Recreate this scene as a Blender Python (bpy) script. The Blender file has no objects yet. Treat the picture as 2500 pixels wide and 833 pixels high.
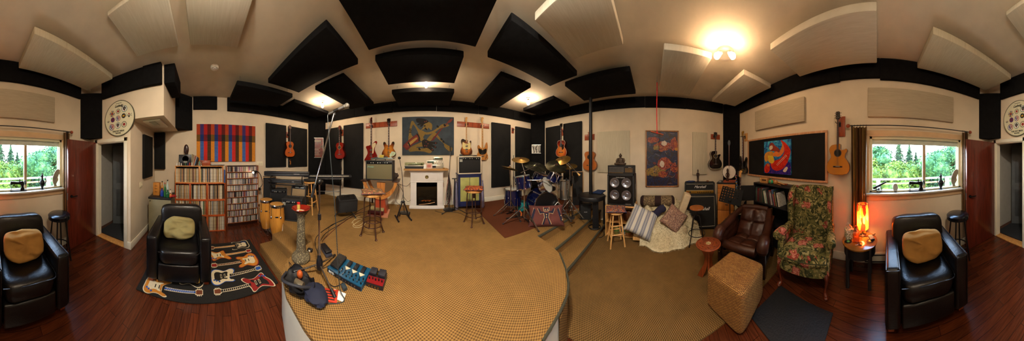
import bpy,bmesh,math,random
from math import sin,cos,tan,pi,radians as R,atan2,sqrt
from mathutils import Matrix,Vector,noise
random.seed(7)
SC=bpy.context.scene
COL=SC.collection
CAMZ=1.65
K=349.16
def az(px):return(px-1044.0)/K
def ray(px):a=az(px); return sin(a),cos(a)
def at(px,py,rho):
 s,c=ray(px); return(s*rho,c*rho,CAMZ+(390-py)/K*rho)
def gp(px,py,z=0.0):
 rho=(CAMZ-z)*K/(py-390); s,c=ray(px); return(s*rho,c*rho)
def zat(py,x,y):return CAMZ+(390-py)/K*math.hypot(x,y)
YF,XL,XR,YB,XD,YR,CEIL,STG=3.85,-3.65,3.65,-2.3,-2.3,-1.277,3.25,0.42
def onx(px,x):return x/tan(az(px))
def ony(px,y):return y*tan(az(px))
# ------------------------------------------------------------------ materials
def _c(c):
 if isinstance(c,str):
  c=c.lstrip('#'); v=[int(c[i:i+2],16)/255 for i in(0,2,4)]
  return tuple((x/12.92 if x<=.04045 else((x+.055)/1.055)**2.4)for x in v)+(1,)
 return tuple(c)+(1,)if len(c)==3 else c
MATS={}
def new(name):
 m=bpy.data.materials.new(name); m.use_nodes=True
 nt=m.node_tree; b=nt.nodes['Principled BSDF']; return m,nt,b
def N(nt,t,**k):
 n=nt.nodes.new(t)
 for a,v in k.items():
  if a.startswith('i_'):n.inputs[a[2:].replace('_',' ')].default_value=v
  else:setattr(n,a,v)
 return n
def ramp(nt,src,stops,interp='LINEAR'):
 r=nt.nodes.new('ShaderNodeValToRGB'); r.color_ramp.interpolation=interp
 el=r.color_ramp.elements
 while len(el)>1:el.remove(el[0])
 el[0].position=stops[0][0]; el[0].color=_c(stops[0][1])
 for p,c in stops[1:]:
  e=el.new(p); e.color=_c(c)
 nt.links.new(src,r.inputs[0]); return r
def coords(nt,scale=(1,1,1),rot=(0,0,0),kind='Object'):
 t=nt.nodes.new('ShaderNodeTexCoord'); m=nt.nodes.new('ShaderNodeMapping')
 m.inputs['Scale'].default_value=scale; m.inputs['Rotation'].default_value=rot
 nt.links.new(t.outputs[kind],m.inputs[0]); return m.outputs[0]
def bump(nt,b,src,strength=.3,dist=.01):
 n=N(nt,'ShaderNodeBump'); n.inputs['Strength'].default_value=strength; n.inputs['Distance'].default_value=dist
 nt.links.new(src,n.inputs['Height']); nt.links.new(n.outputs[0],b.inputs['Normal'])
def plain(col,rough=.5,metal=0,var=.12,scale=8,bmp=0,spec=.5,coat=0,name='paint'):
 key=(col,rough,metal,var,scale,bmp,spec,coat)
 if key in MATS:return MATS[key]
 m,nt,b=new(name)
 c=_c(col); co=coords(nt)
 n=N(nt,'ShaderNodeTexNoise'); n.inputs['Scale'].default_value=scale; n.inputs['Detail'].default_value=4
 nt.links.new(co,n.inputs[0])
 lo=tuple(x*(1-var)for x in c[:3]); hi=tuple(min(1,x*(1+var))for x in c[:3])
 r=ramp(nt,n.outputs[0],[(.3,lo),(.7,hi)])
 nt.links.new(r.outputs[0],b.inputs['Base Color'])
 b.inputs['Roughness'].default_value=rough; b.inputs['Metallic'].default_value=metal
 b.inputs['Specular IOR Level'].default_value=spec
 if coat:b.inputs['Coat Weight'].default_value=coat; b.inputs['Coat Roughness'].default_value=.12
 if bmp:bump(nt,b,n.outputs[0],bmp)
 MATS[key]=m; return m
def wood(c1,c2,rough=.4,scale=6,axis=2,coat=0):
 key=('wood',c1,c2,rough,scale,axis,coat)
 if key in MATS:return MATS[key]
 m,nt,b=new('wood')
 s=[scale*4]*3; s[axis]=scale*.35
 n=N(nt,'ShaderNodeTexNoise'); n.inputs['Scale'].default_value=1.5; n.inputs['Detail'].default_value=6; n.inputs['Distortion'].default_value=.6
 nt.links.new(coords(nt,tuple(s)),n.inputs[0])
 r=ramp(nt,n.outputs[0],[(.3,c1),(.7,c2)])
 nt.links.new(r.outputs[0],b.inputs['Base Color']); b.inputs['Roughness'].default_value=rough
 if coat:b.inputs['Coat Weight'].default_value=coat; b.inputs['Coat Roughness'].default_value=.1
 bump(nt,b,n.outputs[0],.08)
 MATS[key]=m; return m
def emis(col,s,name='lit'):
 m,nt,b=new(name)
 b.inputs['Base Color'].default_value=_c(col)
 b.inputs['Emission Color'].default_value=_c(col); b.inputs['Emission Strength'].default_value=s; return m
def see_glass(tint='#ffffff',mixv=.93,rough=.02):
 m,nt,b=new('clear glass'); nt.nodes.remove(b)
 t=N(nt,'ShaderNodeBsdfTransparent'); t.inputs[0].default_value=_c(tint)
 g=N(nt,'ShaderNodeBsdfGlossy'); g.inputs['Roughness'].default_value=rough
 f=N(nt,'ShaderNodeMixShader'); f.inputs[0].default_value=1-mixv
 nt.links.new(t.outputs[0],f.inputs[1]); nt.links.new(g.outputs[0],f.inputs[2])
 nt.links.new(f.outputs[0],nt.nodes['Material Output'].inputs[0]); return m
def leather(col,rough=.35,sc=60):
 m,nt,b=new('leather'); c=_c(col); co=coords(nt)
 v=N(nt,'ShaderNodeTexVoronoi'); v.inputs['Scale'].default_value=sc; nt.links.new(co,v.inputs[0])
 n=N(nt,'ShaderNodeTexNoise'); n.inputs['Scale'].default_value=5; n.inputs['Detail'].default_value=5; nt.links.new(co,n.inputs[0])
 r=ramp(nt,n.outputs[0],[(.3,tuple(x*.6 for x in c[:3])),(.7,tuple(min(1,x*1.5)for x in c[:3]))])
 nt.links.new(r.outputs[0],b.inputs['Base Color']); b.inputs['Roughness'].default_value=rough
 a=N(nt,'ShaderNodeMath',operation='ADD'); mm=N(nt,'ShaderNodeMath',operation='MULTIPLY'); mm.inputs[1].default_value=.12
 nt.links.new(v.outputs[0],mm.inputs[0]); nt.links.new(mm.outputs[0],a.inputs[0]); nt.links.new(n.outputs[0],a.inputs[1])
 bump(nt,b,a.outputs[0],.4,.014); return m
def carpet(c1,c2,c3,w=.029,h=.021,rotz=0,bs=.5):
 """sisal weave: a diamond lattice of plump grains"""
 m,nt,b=new('woven carpet'); co=coords(nt,rot=(0,0,rotz)); sp=N(nt,'ShaderNodeSeparateXYZ'); nt.links.new(co,sp.inputs[0])
 M=lambda op,x,y=None:(lambda n:([nt.links.new(v,n.inputs[i])if hasattr(v,'links')else setattr(n.inputs[i],'default_value',v)for i,v in enumerate((x,y))if v is not None],n.outputs[0])[1])(N(nt,'ShaderNodeMath',operation=op))
 X=M('MULTIPLY',sp.outputs[0],2*pi/w); Y=M('MULTIPLY',M('ADD',sp.outputs[1],sp.outputs[2]),2*pi/h)
 l=M('ADD',M('MULTIPLY',M('MULTIPLY',M('SINE',X),M('SINE',Y)),.5),.5)
 n=N(nt,'ShaderNodeTexNoise'); n.inputs['Scale'].default_value=3; n.inputs['Detail'].default_value=8; n.inputs['Roughness'].default_value=.75; nt.links.new(co,n.inputs[0])
 r=ramp(nt,l,[(.12,c3),(.42,c2),(.8,c1)]); r2=ramp(nt,n.outputs[0],[(.3,(.8,.8,.8)),(.7,(1.15,1.12,1.08))])
 x=N(nt,'ShaderNodeMix',data_type='RGBA',blend_type='MULTIPLY'); x.inputs[0].default_value=1
 nt.links.new(r.outputs[0],x.inputs[6]); nt.links.new(r2.outputs[0],x.inputs[7]); nt.links.new(x.outputs[2],b.inputs['Base Color']); b.inputs['Roughness'].default_value=.9
 b.inputs['Specular IOR Level'].default_value=.15; bump(nt,b,l,bs,.006); return m
def planks(c1,c2,c3,w=1.1,h=.085,rotz=0,rough=.25):
 m,nt,b=new('floor boards'); co=coords(nt,rot=(0,0,rotz))
 k=N(nt,'ShaderNodeTexBrick'); k.offset=.37; k.inputs['Scale'].default_value=1
 k.inputs['Brick Width'].default_value=w; k.inputs['Row Height'].default_value=h
 k.inputs['Mortar Size'].default_value=.0018
 k.inputs['Color1'].default_value=_c(c1); k.inputs['Color2'].default_value=_c(c2); k.inputs['Mortar'].default_value=_c(c3)
 nt.links.new(co,k.inputs[0])
 n=N(nt,'ShaderNodeTexNoise'); n.inputs['Scale'].default_value=3; n.inputs['Detail'].default_value=8
 nt.links.new(coords(nt,(1.5,22,1),(0,0,rotz)),n.inputs[0])
 r=ramp(nt,n.outputs[0],[(.3,(.6,.55,.5)),(.7,(1.25,1.15,1.1))])
 x=N(nt,'ShaderNodeMix',data_type='RGBA',blend_type='MULTIPLY'); x.inputs[0].default_value=1
 nt.links.new(k.outputs[0],x.inputs[6]); nt.links.new(r.outputs[0],x.inputs[7])
 nt.links.new(x.outputs[2],b.inputs['Base Color']); b.inputs['Roughness'].default_value=rough
 bump(nt,b,n.outputs[0],.05); return m
def pattern(kind,cols,scale=20,rough=.85,rot=(0,0,0),sc3=(1,1,1),bmp=.2):
 """cloth patterns: voronoi cells, waves or noise mapped onto constant colour stops"""
 m,nt,b=new('patterned cloth'); co=coords(nt,sc3,rot)
 if kind=='cells':
  n=N(nt,'ShaderNodeTexVoronoi'); n.inputs['Scale'].default_value=scale; out=n.outputs['Color']
  s=N(nt,'ShaderNodeSeparateColor'); nt.links.new(out,s.inputs[0]); out=s.outputs[0]
 elif kind=='rings':
  n=N(nt,'ShaderNodeTexVoronoi'); n.inputs['Scale'].default_value=scale; out=n.outputs[0]
 elif kind=='wave':
  n=N(nt,'ShaderNodeTexWave'); n.inputs['Scale'].default_value=scale; n.inputs['Distortion'].default_value=0; out=n.outputs['Fac']
 elif kind=='swirl':
  n=N(nt,'ShaderNodeTexWave'); n.inputs['Scale'].default_value=scale; n.inputs['Distortion'].default_value=9; n.inputs['Detail'].default_value=3; n.inputs['Detail Scale'].default_value=1.6; out=n.outputs['Fac']
 else:
  n=N(nt,'ShaderNodeTexNoise'); n.inputs['Scale'].default_value=scale; n.inputs['Detail'].default_value=6; n.inputs['Distortion'].default_value=1.5; out=n.outputs[0]
 nt.links.new(co,n.inputs[0])
 r=ramp(nt,out,cols,'CONSTANT' if kind in('cells','rings','swirl','wave')else 'LINEAR')
 nt.links.new(r.outputs[0],b.inputs['Base Color']); b.inputs['Roughness'].default_value=rough
 b.inputs['Specular IOR Level'].default_value=.2
 if bmp:bump(nt,b,out,bmp,.004)
 return m
 # ------------------------------------------------------------------ geometry collector
def crom(pts,n=6,closed=False):
 P=[Vector(p)for p in pts]; out=[]; L=len(P)
 rng=range(L)if closed else range(L-1)
 for i in rng:
  p0=P[(i-1)%L]if closed or i>0 else P[0]
  p1=P[i]; p2=P[(i+1)%L]
  p3=P[(i+2)%L]if closed or i+2<L else P[-1]
  for k in range(n):
   t=k/n
   out.append(.5*((2*p1)+(p2-p0)*t+(2*p0-5*p1+4*p2-p3)*t*t+(3*p1-p0-3*p2+p3)*t**3))
 if not closed:out.append(P[-1].copy())
 return out
_bc={}
def _bevbox(sx,sy,sz,bev,seg):
 k=(round(sx,4),round(sy,4),round(sz,4),bev,seg)
 if k not in _bc:
  bm=bmesh.new(); bmesh.ops.create_cube(bm,size=1)
  for v in bm.verts:v.co=Vector((v.co.x*sx,v.co.y*sy,v.co.z*sz))
  bmesh.ops.bevel(bm,geom=bm.edges[:],offset=min(bev,.49*min(sx,sy,sz)),segments=seg,profile=.5,affect='EDGES')
  bm.verts.index_update()
  _bc[k]=([v.co.copy()for v in bm.verts],[[v.index for v in f.verts]for f in bm.faces]); bm.free()
 return _bc[k]
class G:
 def __init__(s):s.v=[]; s.f=[]; s.mi=[]; s.m=0; s.M=Matrix.Identity(4)
 def add(s,vs,fs):
  b=len(s.v)
  for p in vs:s.v.append(s.M@Vector(p))
  for f in fs:s.f.append([b+i for i in f]); s.mi.append(s.m)
  return s
 def at(s,loc=(0,0,0),rx=0,ry=0,rz=0,sc=(1,1,1)):
  s.M=Matrix.Translation(loc)@Matrix.Rotation(rz,4,'Z')@Matrix.Rotation(ry,4,'Y')@Matrix.Rotation(rx,4,'X')@Matrix.Diagonal((*sc,1)); return s
 def box(s,x0,x1,y0,y1,z0,z1,bev=0,seg=2):
  if bev:
   vs,fs=_bevbox(abs(x1-x0),abs(y1-y0),abs(z1-z0),bev,seg)
   c=Vector(((x0+x1)/2,(y0+y1)/2,(z0+z1)/2)); return s.add([v+c for v in vs],fs)
  vs=[(x,y,z)for x in(x0,x1)for y in(y0,y1)for z in(z0,z1)]
  return s.add(vs,[(0,1,3,2),(4,6,7,5),(0,4,5,1),(2,3,7,6),(0,2,6,4),(1,5,7,3)])
 def lathe(s,prof,n=24,c=(0,0,0),cap=True,sx=1,sy=1):
  vs=[]; fs=[]; L=len(prof)
  for r,z in prof:
   for k in range(n):
    a=2*pi*k/n; vs.append((c[0]+r*cos(a)*sx,c[1]+r*sin(a)*sy,c[2]+z))
  for i in range(L-1):
   for k in range(n):fs.append((i*n+k,i*n+(k+1)%n,(i+1)*n+(k+1)%n,(i+1)*n+k))
  if cap:
   if prof[0][0]>1e-5:fs.append(list(range(n))[::-1])
   if prof[-1][0]>1e-5:fs.append([(L-1)*n+k for k in range(n)])
  return s.add(vs,fs)
 def tube(s,pts,r,n=8,smooth=0,closed=False,r1=None):
  P=[Vector(p)for p in pts]
  if smooth:P=crom(P,smooth,closed)
  L=len(P); vs=[]; fs=[]; up=None
  for i,p in enumerate(P):
   if closed:t=P[(i+1)%L]-P[i-1]
   else:t=P[min(i+1,L-1)]-P[max(i-1,0)]
   if t.length<1e-9:t=Vector((0,0,1))
   t.normalize()
   if up is None:up=Vector((0,0,1))if abs(t.z)<.9 else Vector((1,0,0))
   a=t.cross(up)
   if a.length<1e-6:a=t.orthogonal()
   a.normalize(); b=a.cross(t).normalized(); up=b
   rr=r if r1 is None else r+(r1-r)*i/max(L-1,1)
   if isinstance(r,(list,tuple)):rr=r[min(i,len(r)-1)]
   for k in range(n):
    q=2*pi*k/n; vs.append(p+a*cos(q)*rr+b*sin(q)*rr)
  for i in range(L if closed else L-1):
   j=(i+1)%L
   for k in range(n):fs.append((i*n+k,i*n+(k+1)%n,j*n+(k+1)%n,j*n+k))
  if not closed:fs.append(list(range(n))); fs.append([(L-1)*n+k for k in range(n)][::-1])
  return s.add(vs,fs)
 def cyl(s,p0,p1,r0,r1=None,n=16):
  r1=r0 if r1 is None else r1
  P0,P1=Vector(p0),Vector(p1); t=(P1-P0).normalized(); a=t.orthogonal().normalized(); b=t.cross(a)
  vs=[P0+(a*cos(2*pi*k/n)+b*sin(2*pi*k/n))*r0 for k in range(n)]+[P1+(a*cos(2*pi*k/n)+b*sin(2*pi*k/n))*r1 for k in range(n)]
  fs=[(k,(k+1)%n,n+(k+1)%n,n+k)for k in range(n)]+[list(range(n))[::-1],list(range(n,2*n))]
  return s.add(vs,fs)
 def prism(s,poly,y0,y1,inset=0):
  """polygon of (x, z) points extruded from y0 (front) to y1 (back)"""
  n=len(poly)
  if inset:
   cx=sum(p[0]for p in poly)/n; cz=sum(p[1]for p in poly)/n
   inn=[(p[0]+(cx-p[0])*inset/max(math.hypot(cx-p[0],cz-p[1]),.01),p[1]+(cz-p[1])*inset/max(math.hypot(cx-p[0],cz-p[1]),.01))for p in poly]
   d=min(inset,abs(y1-y0)*.4)
   rows=[(inn,y0),(poly,y0+d),(poly,y1-d),(inn,y1)]
  else:rows=[(poly,y0),(poly,y1)]
  vs=[(x,y,z)for pl,y in rows for x,z in pl]; fs=[]
  for i in range(len(rows)-1):
   for k in range(n):fs.append((i*n+k,(i+1)*n+k,(i+1)*n+(k+1)%n,i*n+(k+1)%n))
  fs.append(list(range(n))); fs.append([(len(rows)-1)*n+k for k in range(n)][::-1])
  return s.add(vs,fs)
 def slab(s,poly,z0,z1):
  """polygon of (x, y) points extruded vertically"""
  n=len(poly); vs=[(x,y,z)for z in(z0,z1)for x,y in poly]
  fs=[(k,(k+1)%n,n+(k+1)%n,n+k)for k in range(n)]+[list(range(n))[::-1],list(range(n,2*n))]
  return s.add(vs,fs)
 def ball(s,c,r,nu=16,nv=10,e=1,jit=0,seed=0):
  """ellipsoid; e<1 squares it up into a cushion"""
  if not isinstance(r,(tuple,list)):r=(r,r,r)
  pw=lambda x:math.copysign(abs(x)**e,x)
  vs=[]; fs=[]
  for i in range(nv+1):
   ph=-pi/2+pi*i/nv
   for k in range(nu):
    th=2*pi*k/nu
    x,y,z=pw(cos(ph))*pw(cos(th)),pw(cos(ph))*pw(sin(th)),pw(sin(ph))
    q=1+(noise.noise(Vector((x*2.2+seed,y*2.2,z*2.2)))*jit if jit else 0)
    vs.append((c[0]+x*r[0]*q,c[1]+y*r[1]*q,c[2]+z*r[2]*q))
  for i in range(nv):
   for k in range(nu):fs.append((i*nu+k,i*nu+(k+1)%nu,(i+1)*nu+(k+1)%nu,(i+1)*nu+k))
  return s.add(vs,fs)
 def pillow(s,w,d,h,n=14,crease=.0,seed=0):
  """pillow lying in the xy plane, centred, pinched at its corners"""
  vs=[]; fs=[]
  for side in(1,-1):
   for i in range(n+1):
    for j in range(n+1):
     u=-1+2*i/n; v=-1+2*j/n
     e=max(0,(1-u**4)*(1-v**4))**.45
     px=u*(1-.07*(1-abs(v)**2)*abs(u)**3); py=v*(1-.07*(1-abs(u)**2)*abs(v)**3)
     z=side*h/2*e*(1+crease*noise.noise(Vector((u*2.5+seed,v*2.5,side))))
     vs.append((px*w/2,py*d/2,z))
  m=(n+1)**2
  for i in range(n):
   for j in range(n):
    a=i*(n+1)+j; q=(a,a+n+1,a+n+2,a+1); fs.append(q); fs.append(tuple(m+t for t in q[::-1]))
  return s.add(vs,fs)
 def surf(s,fn,nu,nv,closed_u=False,closed_v=False,thick=0):
  vs=[fn(i/nu,j/nv)for i in range(nu+1)for j in range(nv+1)]
  fs=[(i*(nv+1)+j,(i+1)*(nv+1)+j,(i+1)*(nv+1)+j+1,i*(nv+1)+j+1)for i in range(nu)for j in range(nv)]
  return s.add(vs,fs)
 def build(s,name,mat,parent=None,sharp=38,loc=None,rot=None):
  me=bpy.data.meshes.new(name)
  me.from_pydata([tuple(v)for v in s.v],[],s.f)
  mats=mat if isinstance(mat,(list,tuple))else[mat]
  for m in mats:me.materials.append(m)
  if len(mats)>1:me.polygons.foreach_set('material_index',s.mi)
  bm=bmesh.new(); bm.from_mesh(me)
  bmesh.ops.remove_doubles(bm,verts=bm.verts,dist=1e-5); bmesh.ops.recalc_face_normals(bm,faces=bm.faces)
  bm.to_mesh(me); bm.free()
  me.polygons.foreach_set('use_smooth',[True]*len(me.polygons))
  me.set_sharp_from_angle(angle=R(sharp))
  o=bpy.data.objects.new(name,me); COL.objects.link(o)
  if parent is not None:o.parent=parent
  if loc:o.location=loc
  if rot:o.rotation_euler=rot
  return o
def tag(o,label=None,cat=None,group=None,kind=None):
 if label:o['label']=label
 if cat:o['category']=cat
 if group:o['group']=group
 if kind:o['kind']=kind
 return o
def thing(name,label,cat,loc=(0,0,0),rz=0,group=None,rx=0,ry=0):
 o=bpy.data.objects.new(name,None); COL.objects.link(o)
 o.empty_display_size=.1; o.location=loc; o.rotation_euler=(rx,ry,rz)
 return tag(o,label,cat,group)
def struct(o):o['kind']='structure'; return o
def clone(root,loc,rz,label=None,group=None,mats=None):
 r=root.copy(); COL.objects.link(r); r.location=loc; r.rotation_euler=(0,0,rz)
 if label:r['label']=label
 if group:r['group']=group
 for ch in list(root.children):
  c=ch.copy(); COL.objects.link(c); c.parent=r
  for g in list(ch.children):
   d=g.copy(); COL.objects.link(d); d.parent=c
 return r
def text(body,size,mat,parent,loc,rot=(pi/2,0,0),name='lettering',ext=.001,shear=0,sx=1,bold=0,align='CENTER'):
 cu=bpy.data.curves.new(name,'FONT'); cu.body=body; cu.size=size; cu.extrude=ext; cu.shear=shear
 cu.align_x=align; cu.align_y='CENTER'; cu.offset=bold; cu.resolution_u=3
 t=bpy.data.objects.new('tmp',cu); COL.objects.link(t)
 dg=bpy.context.evaluated_depsgraph_get(); me=bpy.data.meshes.new_from_object(t.evaluated_get(dg))
 bpy.data.objects.remove(t); me.materials.clear(); me.materials.append(mat)
 o=bpy.data.objects.new(name,me); COL.objects.link(o); o.parent=parent
 o.location=loc; o.rotation_euler=rot; o.scale=(sx,1,1); return o
def face(x,y):return-atan2(x,y)
# palette
BLK=plain('#121213',.55,var=.2); BLKM=plain('#0d0d0e',.35,name='black metal'); BLKP=plain('#17171a',.4)
CHROME=plain('#c9ccd2',.15,1,name='chrome'); STEEL=plain('#8b8d92',.35,1,name='steel')
WHITE=plain('#efeee8',.5,var=.04); IVORY=plain('#e9dfc0',.5,var=.05); GOLD=plain('#b58b34',.3,1)
FOAM=plain('#141415',.95,var=.25,scale=14,bmp=.15,spec=.1,name='black cloth')
OAK=wood('#b9803f','#d9a765'); PINE=wood('#c98f4b','#e5b878'); WALNUT=wood('#3a1a0d','#6a3519'); DARKW=wood('#1c0d08','#3c1c10',.3)
REDW=wood('#7a2f14','#a9502a',.35)
# ------------------------------------------------------------------ room
def wallmat(c='#d9c8a6'):
 m=plain(c,.85,var=.05,scale=3,bmp=.06,spec=.2,name='wall paint'); return m
WALL=wallmat('#dccdb4'); CEILM=plain('#d8ccb6',.9,var=.05,scale=5,bmp=.12,spec=.2,name='ceiling plaster')
TRIM=plain('#e3dcc6',.5,var=.04,name='trim paint')
WOODFL=planks('#4a2413','#5f2f1a','#1c0b06',rotz=R(8))
CARP=carpet('#9f7c47','#826238','#5c4427')
def W(name,boxes,mat=WALL):
 g=G()
 for b in boxes:g.box(*b)
 return struct(g.build(name,mat,sharp=30))
T=.14
W('wall_front',[(XL-T,XR+T,YF,YF+T,0,CEIL)])
W('wall_left',[(XL-T,XL,YR-T,YF,0,CEIL)])
W('wall_right',[(XR,XR+T,YB,YF,0,CEIL)])
wx0,wx1,wz0,wz1=-1.53,.12,1.12,2.03
W('wall_back',[(wx1,XR+T,YB-T,YB,0,CEIL),(XD-T,wx0,YB-T,YB,0,CEIL),(wx0,wx1,YB-T,YB,0,wz0),(wx0,wx1,YB-T,YB,wz1,CEIL)])
dy0,dy1,dz=-2.08,-1.41,2.0
W('wall_doorway',[(XD-.1,XD,YB,dy0,0,CEIL),(XD-.1,XD,dy1,YR,0,CEIL),(XD-.1,XD,dy0,dy1,dz,CEIL)])
W('wall_return',[(XL,XD-.1,YR-.1,YR,0,2.39)])
W('wall_soffit',[(XL,XD,YR,-.646,2.39,CEIL),(XL,XD-.1,YR-.1,YR,2.39,CEIL)])
W('ceiling',[(XL-T,XR+T,YB-T,YF+T,CEIL,CEIL+.12)],CEILM)
g=G(); g.box(XL-T,1.36,YB-T,YF,-.1,0); struct(g.build('floor',WOODFL))
g=G(); g.slab([(1.44,YB),(XR,YB),(XR,2),(1.1,2),(1.1,.75),(1.3,-1.1)],-.05,.012)
struct(g.build('floor_carpeted',carpet('#8a6c40','#6c522e','#453319',rotz=R(6))))
# raised stage with carpeted steps either side of a rounded tongue
sp=[(XL,1.47),(-1.56,1.47),(-1.53,1.2),(-1.46,.98),(-1.3,.80),(-1.08,.71),(-.8,.68),(.8,.68),(1.08,.74),(1.3,.9),(1.5,1.15),(1.58,1.4),(1.6,1.65),(XR,1.65),(XR,YF),(XL,YF)]
g=G(); g.slab(sp,0,STG-.03); st=g.build('floor_stage',TRIM); struct(st)
g=G(); g.slab(sp,STG-.03,STG); struct(g.build('floor_stage_carpet',CARP,parent=st))
NOSE=plain('#3c3b2d',.8)
g=G(); g.slab([(.9,.675),(1.09,.733),(1.315,.89),(1.52,1.14),(1.6,1.4),(1.62,1.643),(XR,1.643),(XR,1.7),(1.5,1.7),(1.0,.8)],0,STG-.031); struct(g.build('floor_stage_riser',CARP))
def step(name,x0,x1,y0,y1,z,nose):
 g=G(); g.box(x0,x1,y0,y1,0,z-.02); o=struct(g.build(name,CARP if nose else TRIM))
 g=G(); g.box(x0-.01,x1+.01,y0-.015,y1,z-.06,z,.008); struct(g.build('step_carpet',CARP,parent=o))
 if nose:
  g=G(); g.box(x0-.01,x1+.01,y0-.022,y0+.012,z-.03,z+.004,.008); struct(g.build('step_nosing',NOSE,parent=o))
g=G(); g.box(-2.33,-1.56,1.455,1.47,.27,STG-.03); struct(g.build('floor_riser',CARP))
g=G(); g.box(-2.33,-1.5,1.225,1.25,.13,.262); g.box(-2.36,-1.42,.99,1.012,.0,.122); struct(g.build('floor_riser',CARP))
step('floor_step',-2.33,-1.48,1.245,1.48,.28,0)
step('floor_step',-2.36,-1.40,1.01,1.25,.14,0)
step('floor_step',1.5,XR,1.38,1.66,.28,1)
step('floor_step',1.2,3.2,1.1,1.39,.14,1)
g=G(); g.box(1.6,XR,1.632,1.665,STG-.03,STG+.004,.008); struct(g.build('trim_1',NOSE))
g=G(); g.tube([(.7,.672,STG-.004),(1.08,.73,STG-.004),(1.31,.9,STG-.004),(1.5,1.13,STG-.004)],.012,6,5); struct(g.build('trim_2',NOSE))
# baseboards
def bb(side,x0,x1,y0,y1,z=0):
 g=G(); g.box(x0,x1,y0,y1,z,z+.13,.005); struct(g.build('baseboard_'+side,TRIM))
bb('front',XL,XR,YF-.02,YF-.001,STG); bb('right',XR-.02,XR-.001,YB,1.1); bb('stage_right',XR-.02,XR-.001,1.66,YF,STG)
bb('left',XL+.001,XL+.02,YR,1.47); bb('return',XL,XD+.01,YR+.001,YR+.02); bb('back',-2.2,XR,YB+.001,YB+.02)
bb('doorway',XD+.001,XD+.02,dy1+.07,YR+.02)
# doorway, its frame, the landing behind it
g=G()
for a,b in((dy0-.07,dy0),(dy1,dy1+.07)):g.box(XD,XD+.02,a,b,0,dz+.07,.004)
g.box(XD,XD+.02,dy0-.07,dy1+.07,dz,dz+.07,.004)
g.box(XD-.1,XD,dy0,dy0+.015,0,dz); g.box(XD-.1,XD,dy1-.015,dy1,0,dz); g.box(XD-.1,XD,dy0,dy1,dz-.015,dz)
struct(g.build('trim_3',TRIM))
g=G(); g.box(XD-.12,XD+.02,dy0,dy1,0,.02,.005); struct(g.build('trim_4',OAK))
VEST=plain('#a8a59c',.8,var=.05)
W('wall_landing',[(XL-.4,XD-.1,YB-T,YB,0,2.4),(XL-.5,XL-.4,YB-T,YR,0,2.4),(XL-.5,XD-.1,YB,YR-.1,2.3,2.4)],VEST)
W('wall_landing_side',[(XL-.5,XL-T,YR-.24,YR-.1,0,2.4)],VEST)
W('floor_landing',[(XL-.5,XL-T,YB,YR,-.1,0)],WOODFL)
g=G(); g.box(XD-.95,XD-.16,-2.2,-1.5,.0,.012,.004); tag(g.build('door_mat',plain('#20242a',.95,bmp=.3)),'dark doormat on the landing behind the doorway','mat')
o=thing('door_2',None,None,(XD-1.0,-1.52,0),R(-62)); o['kind']='structure'
g=G(); g.box(0,.72,-.04,0,.02,2.0,.004); g.box(.08,.64,-.046,0,.2,.9,.004); g.box(.08,.64,-.046,0,1.05,1.85,.004); g.build('door_leaf',plain('#5c6266',.5),o)
g=G();
for z in(.3,1.0,1.75):g.cyl((0,-.045,z-.05),(0,-.045,z+.05),.01,n=8)
g.build('hinge',STEEL,o)
# open wooden door folded back against the window wall
o=thing('door_1',None,None,(-2.27,-2.13,0),R(2.5)); o['kind']='structure'
DOORW=wood('#4a1a10','#6e2a1a',.3,coat=.3)
g=G(); g.box(0,.76,-.02,.02,.015,2.02,.004); g.build('door_leaf',DOORW,o)
for yy in(-.02,.02):
 g=G(); s=-1 if yy<0 else 1
 s=1
 g.at((.69,.02,.98)); g.cyl((0,0,0),(0,.012,0),.028,n=20); g.cyl((0,.01,0),(0,.05,0),.012); g.box(-.11,.01,.04,.055,-.01,.01,.005)
 if yy>0:g.build('door_handle',plain('#2c2a28',.3,.8),o)
g=G(); g.at((.762,0,.98)); g.box(-.002,.002,-.012,.012,-.06,.06); g.build('latch_plate',STEEL,o)
# window
o=thing('window_1',None,None,(0,YB,0)); o['kind']='structure'
FR=plain('#d9d2ae',.45,var=.04)
g=G(); t=.045
for yy0,yy1,e in((-.12,-.08,0),(-.06,-.02,-.03)):
 g.box(wx0+e*0,wx0+t,yy0,yy1,wz0,wz1,.004); g.box(wx1-t,wx1,yy0,yy1,wz0,wz1,.004)
 g.box(wx0,wx1,yy0,yy1,wz1-t,wz1,.004); g.box(wx0,wx1,yy0,yy1,wz0,wz0+t*.6,.004)
g.build('window_frame',FR,o)
mx=ony(2255,YB-.1)
g=G(); g.box(mx-.025,mx+.025,-.12,-.07,wz0,wz1,.004); g.build('mullion',plain('#b59a78',.5),o)
g=G()
for a,b in((wx0-.07,wx0),(wx1,wx1+.07)):g.box(a,b,0,.02,wz0-.06,wz1+.07,.004)
g.box(wx0-.09,wx1+.09,0,.022,wz1,wz1+.09,.005); g.box(wx0-.07,wx1+.07,0,.02,wz0-.12,wz0-.02,.004)
g.build('window_casing',plain('#d8b58a',.5,var=.05),o)
g=G(); g.box(wx0-.09,wx1+.09,-.13,.085,wz0-.03,wz0,.008); g.build('window_sill',plain('#c9c4b4',.3,var=.05),o)
g=G(); g.box(wx0+t,wx1-t,-.1,-.096,wz0+.02,wz1-t); g.build('pane',see_glass(),o)
g=G(); g.box(wx0+.03,wx1-.03,-.075,-.065,wz1-.12,wz1-.03,.01); g.cyl((wx0+.04,-.07,wz1-.12),(wx1-.04,-.07,wz1-.12),.01,n=8); g.build('blind_headrail',plain('#c9cfc2',.5),o)
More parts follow.
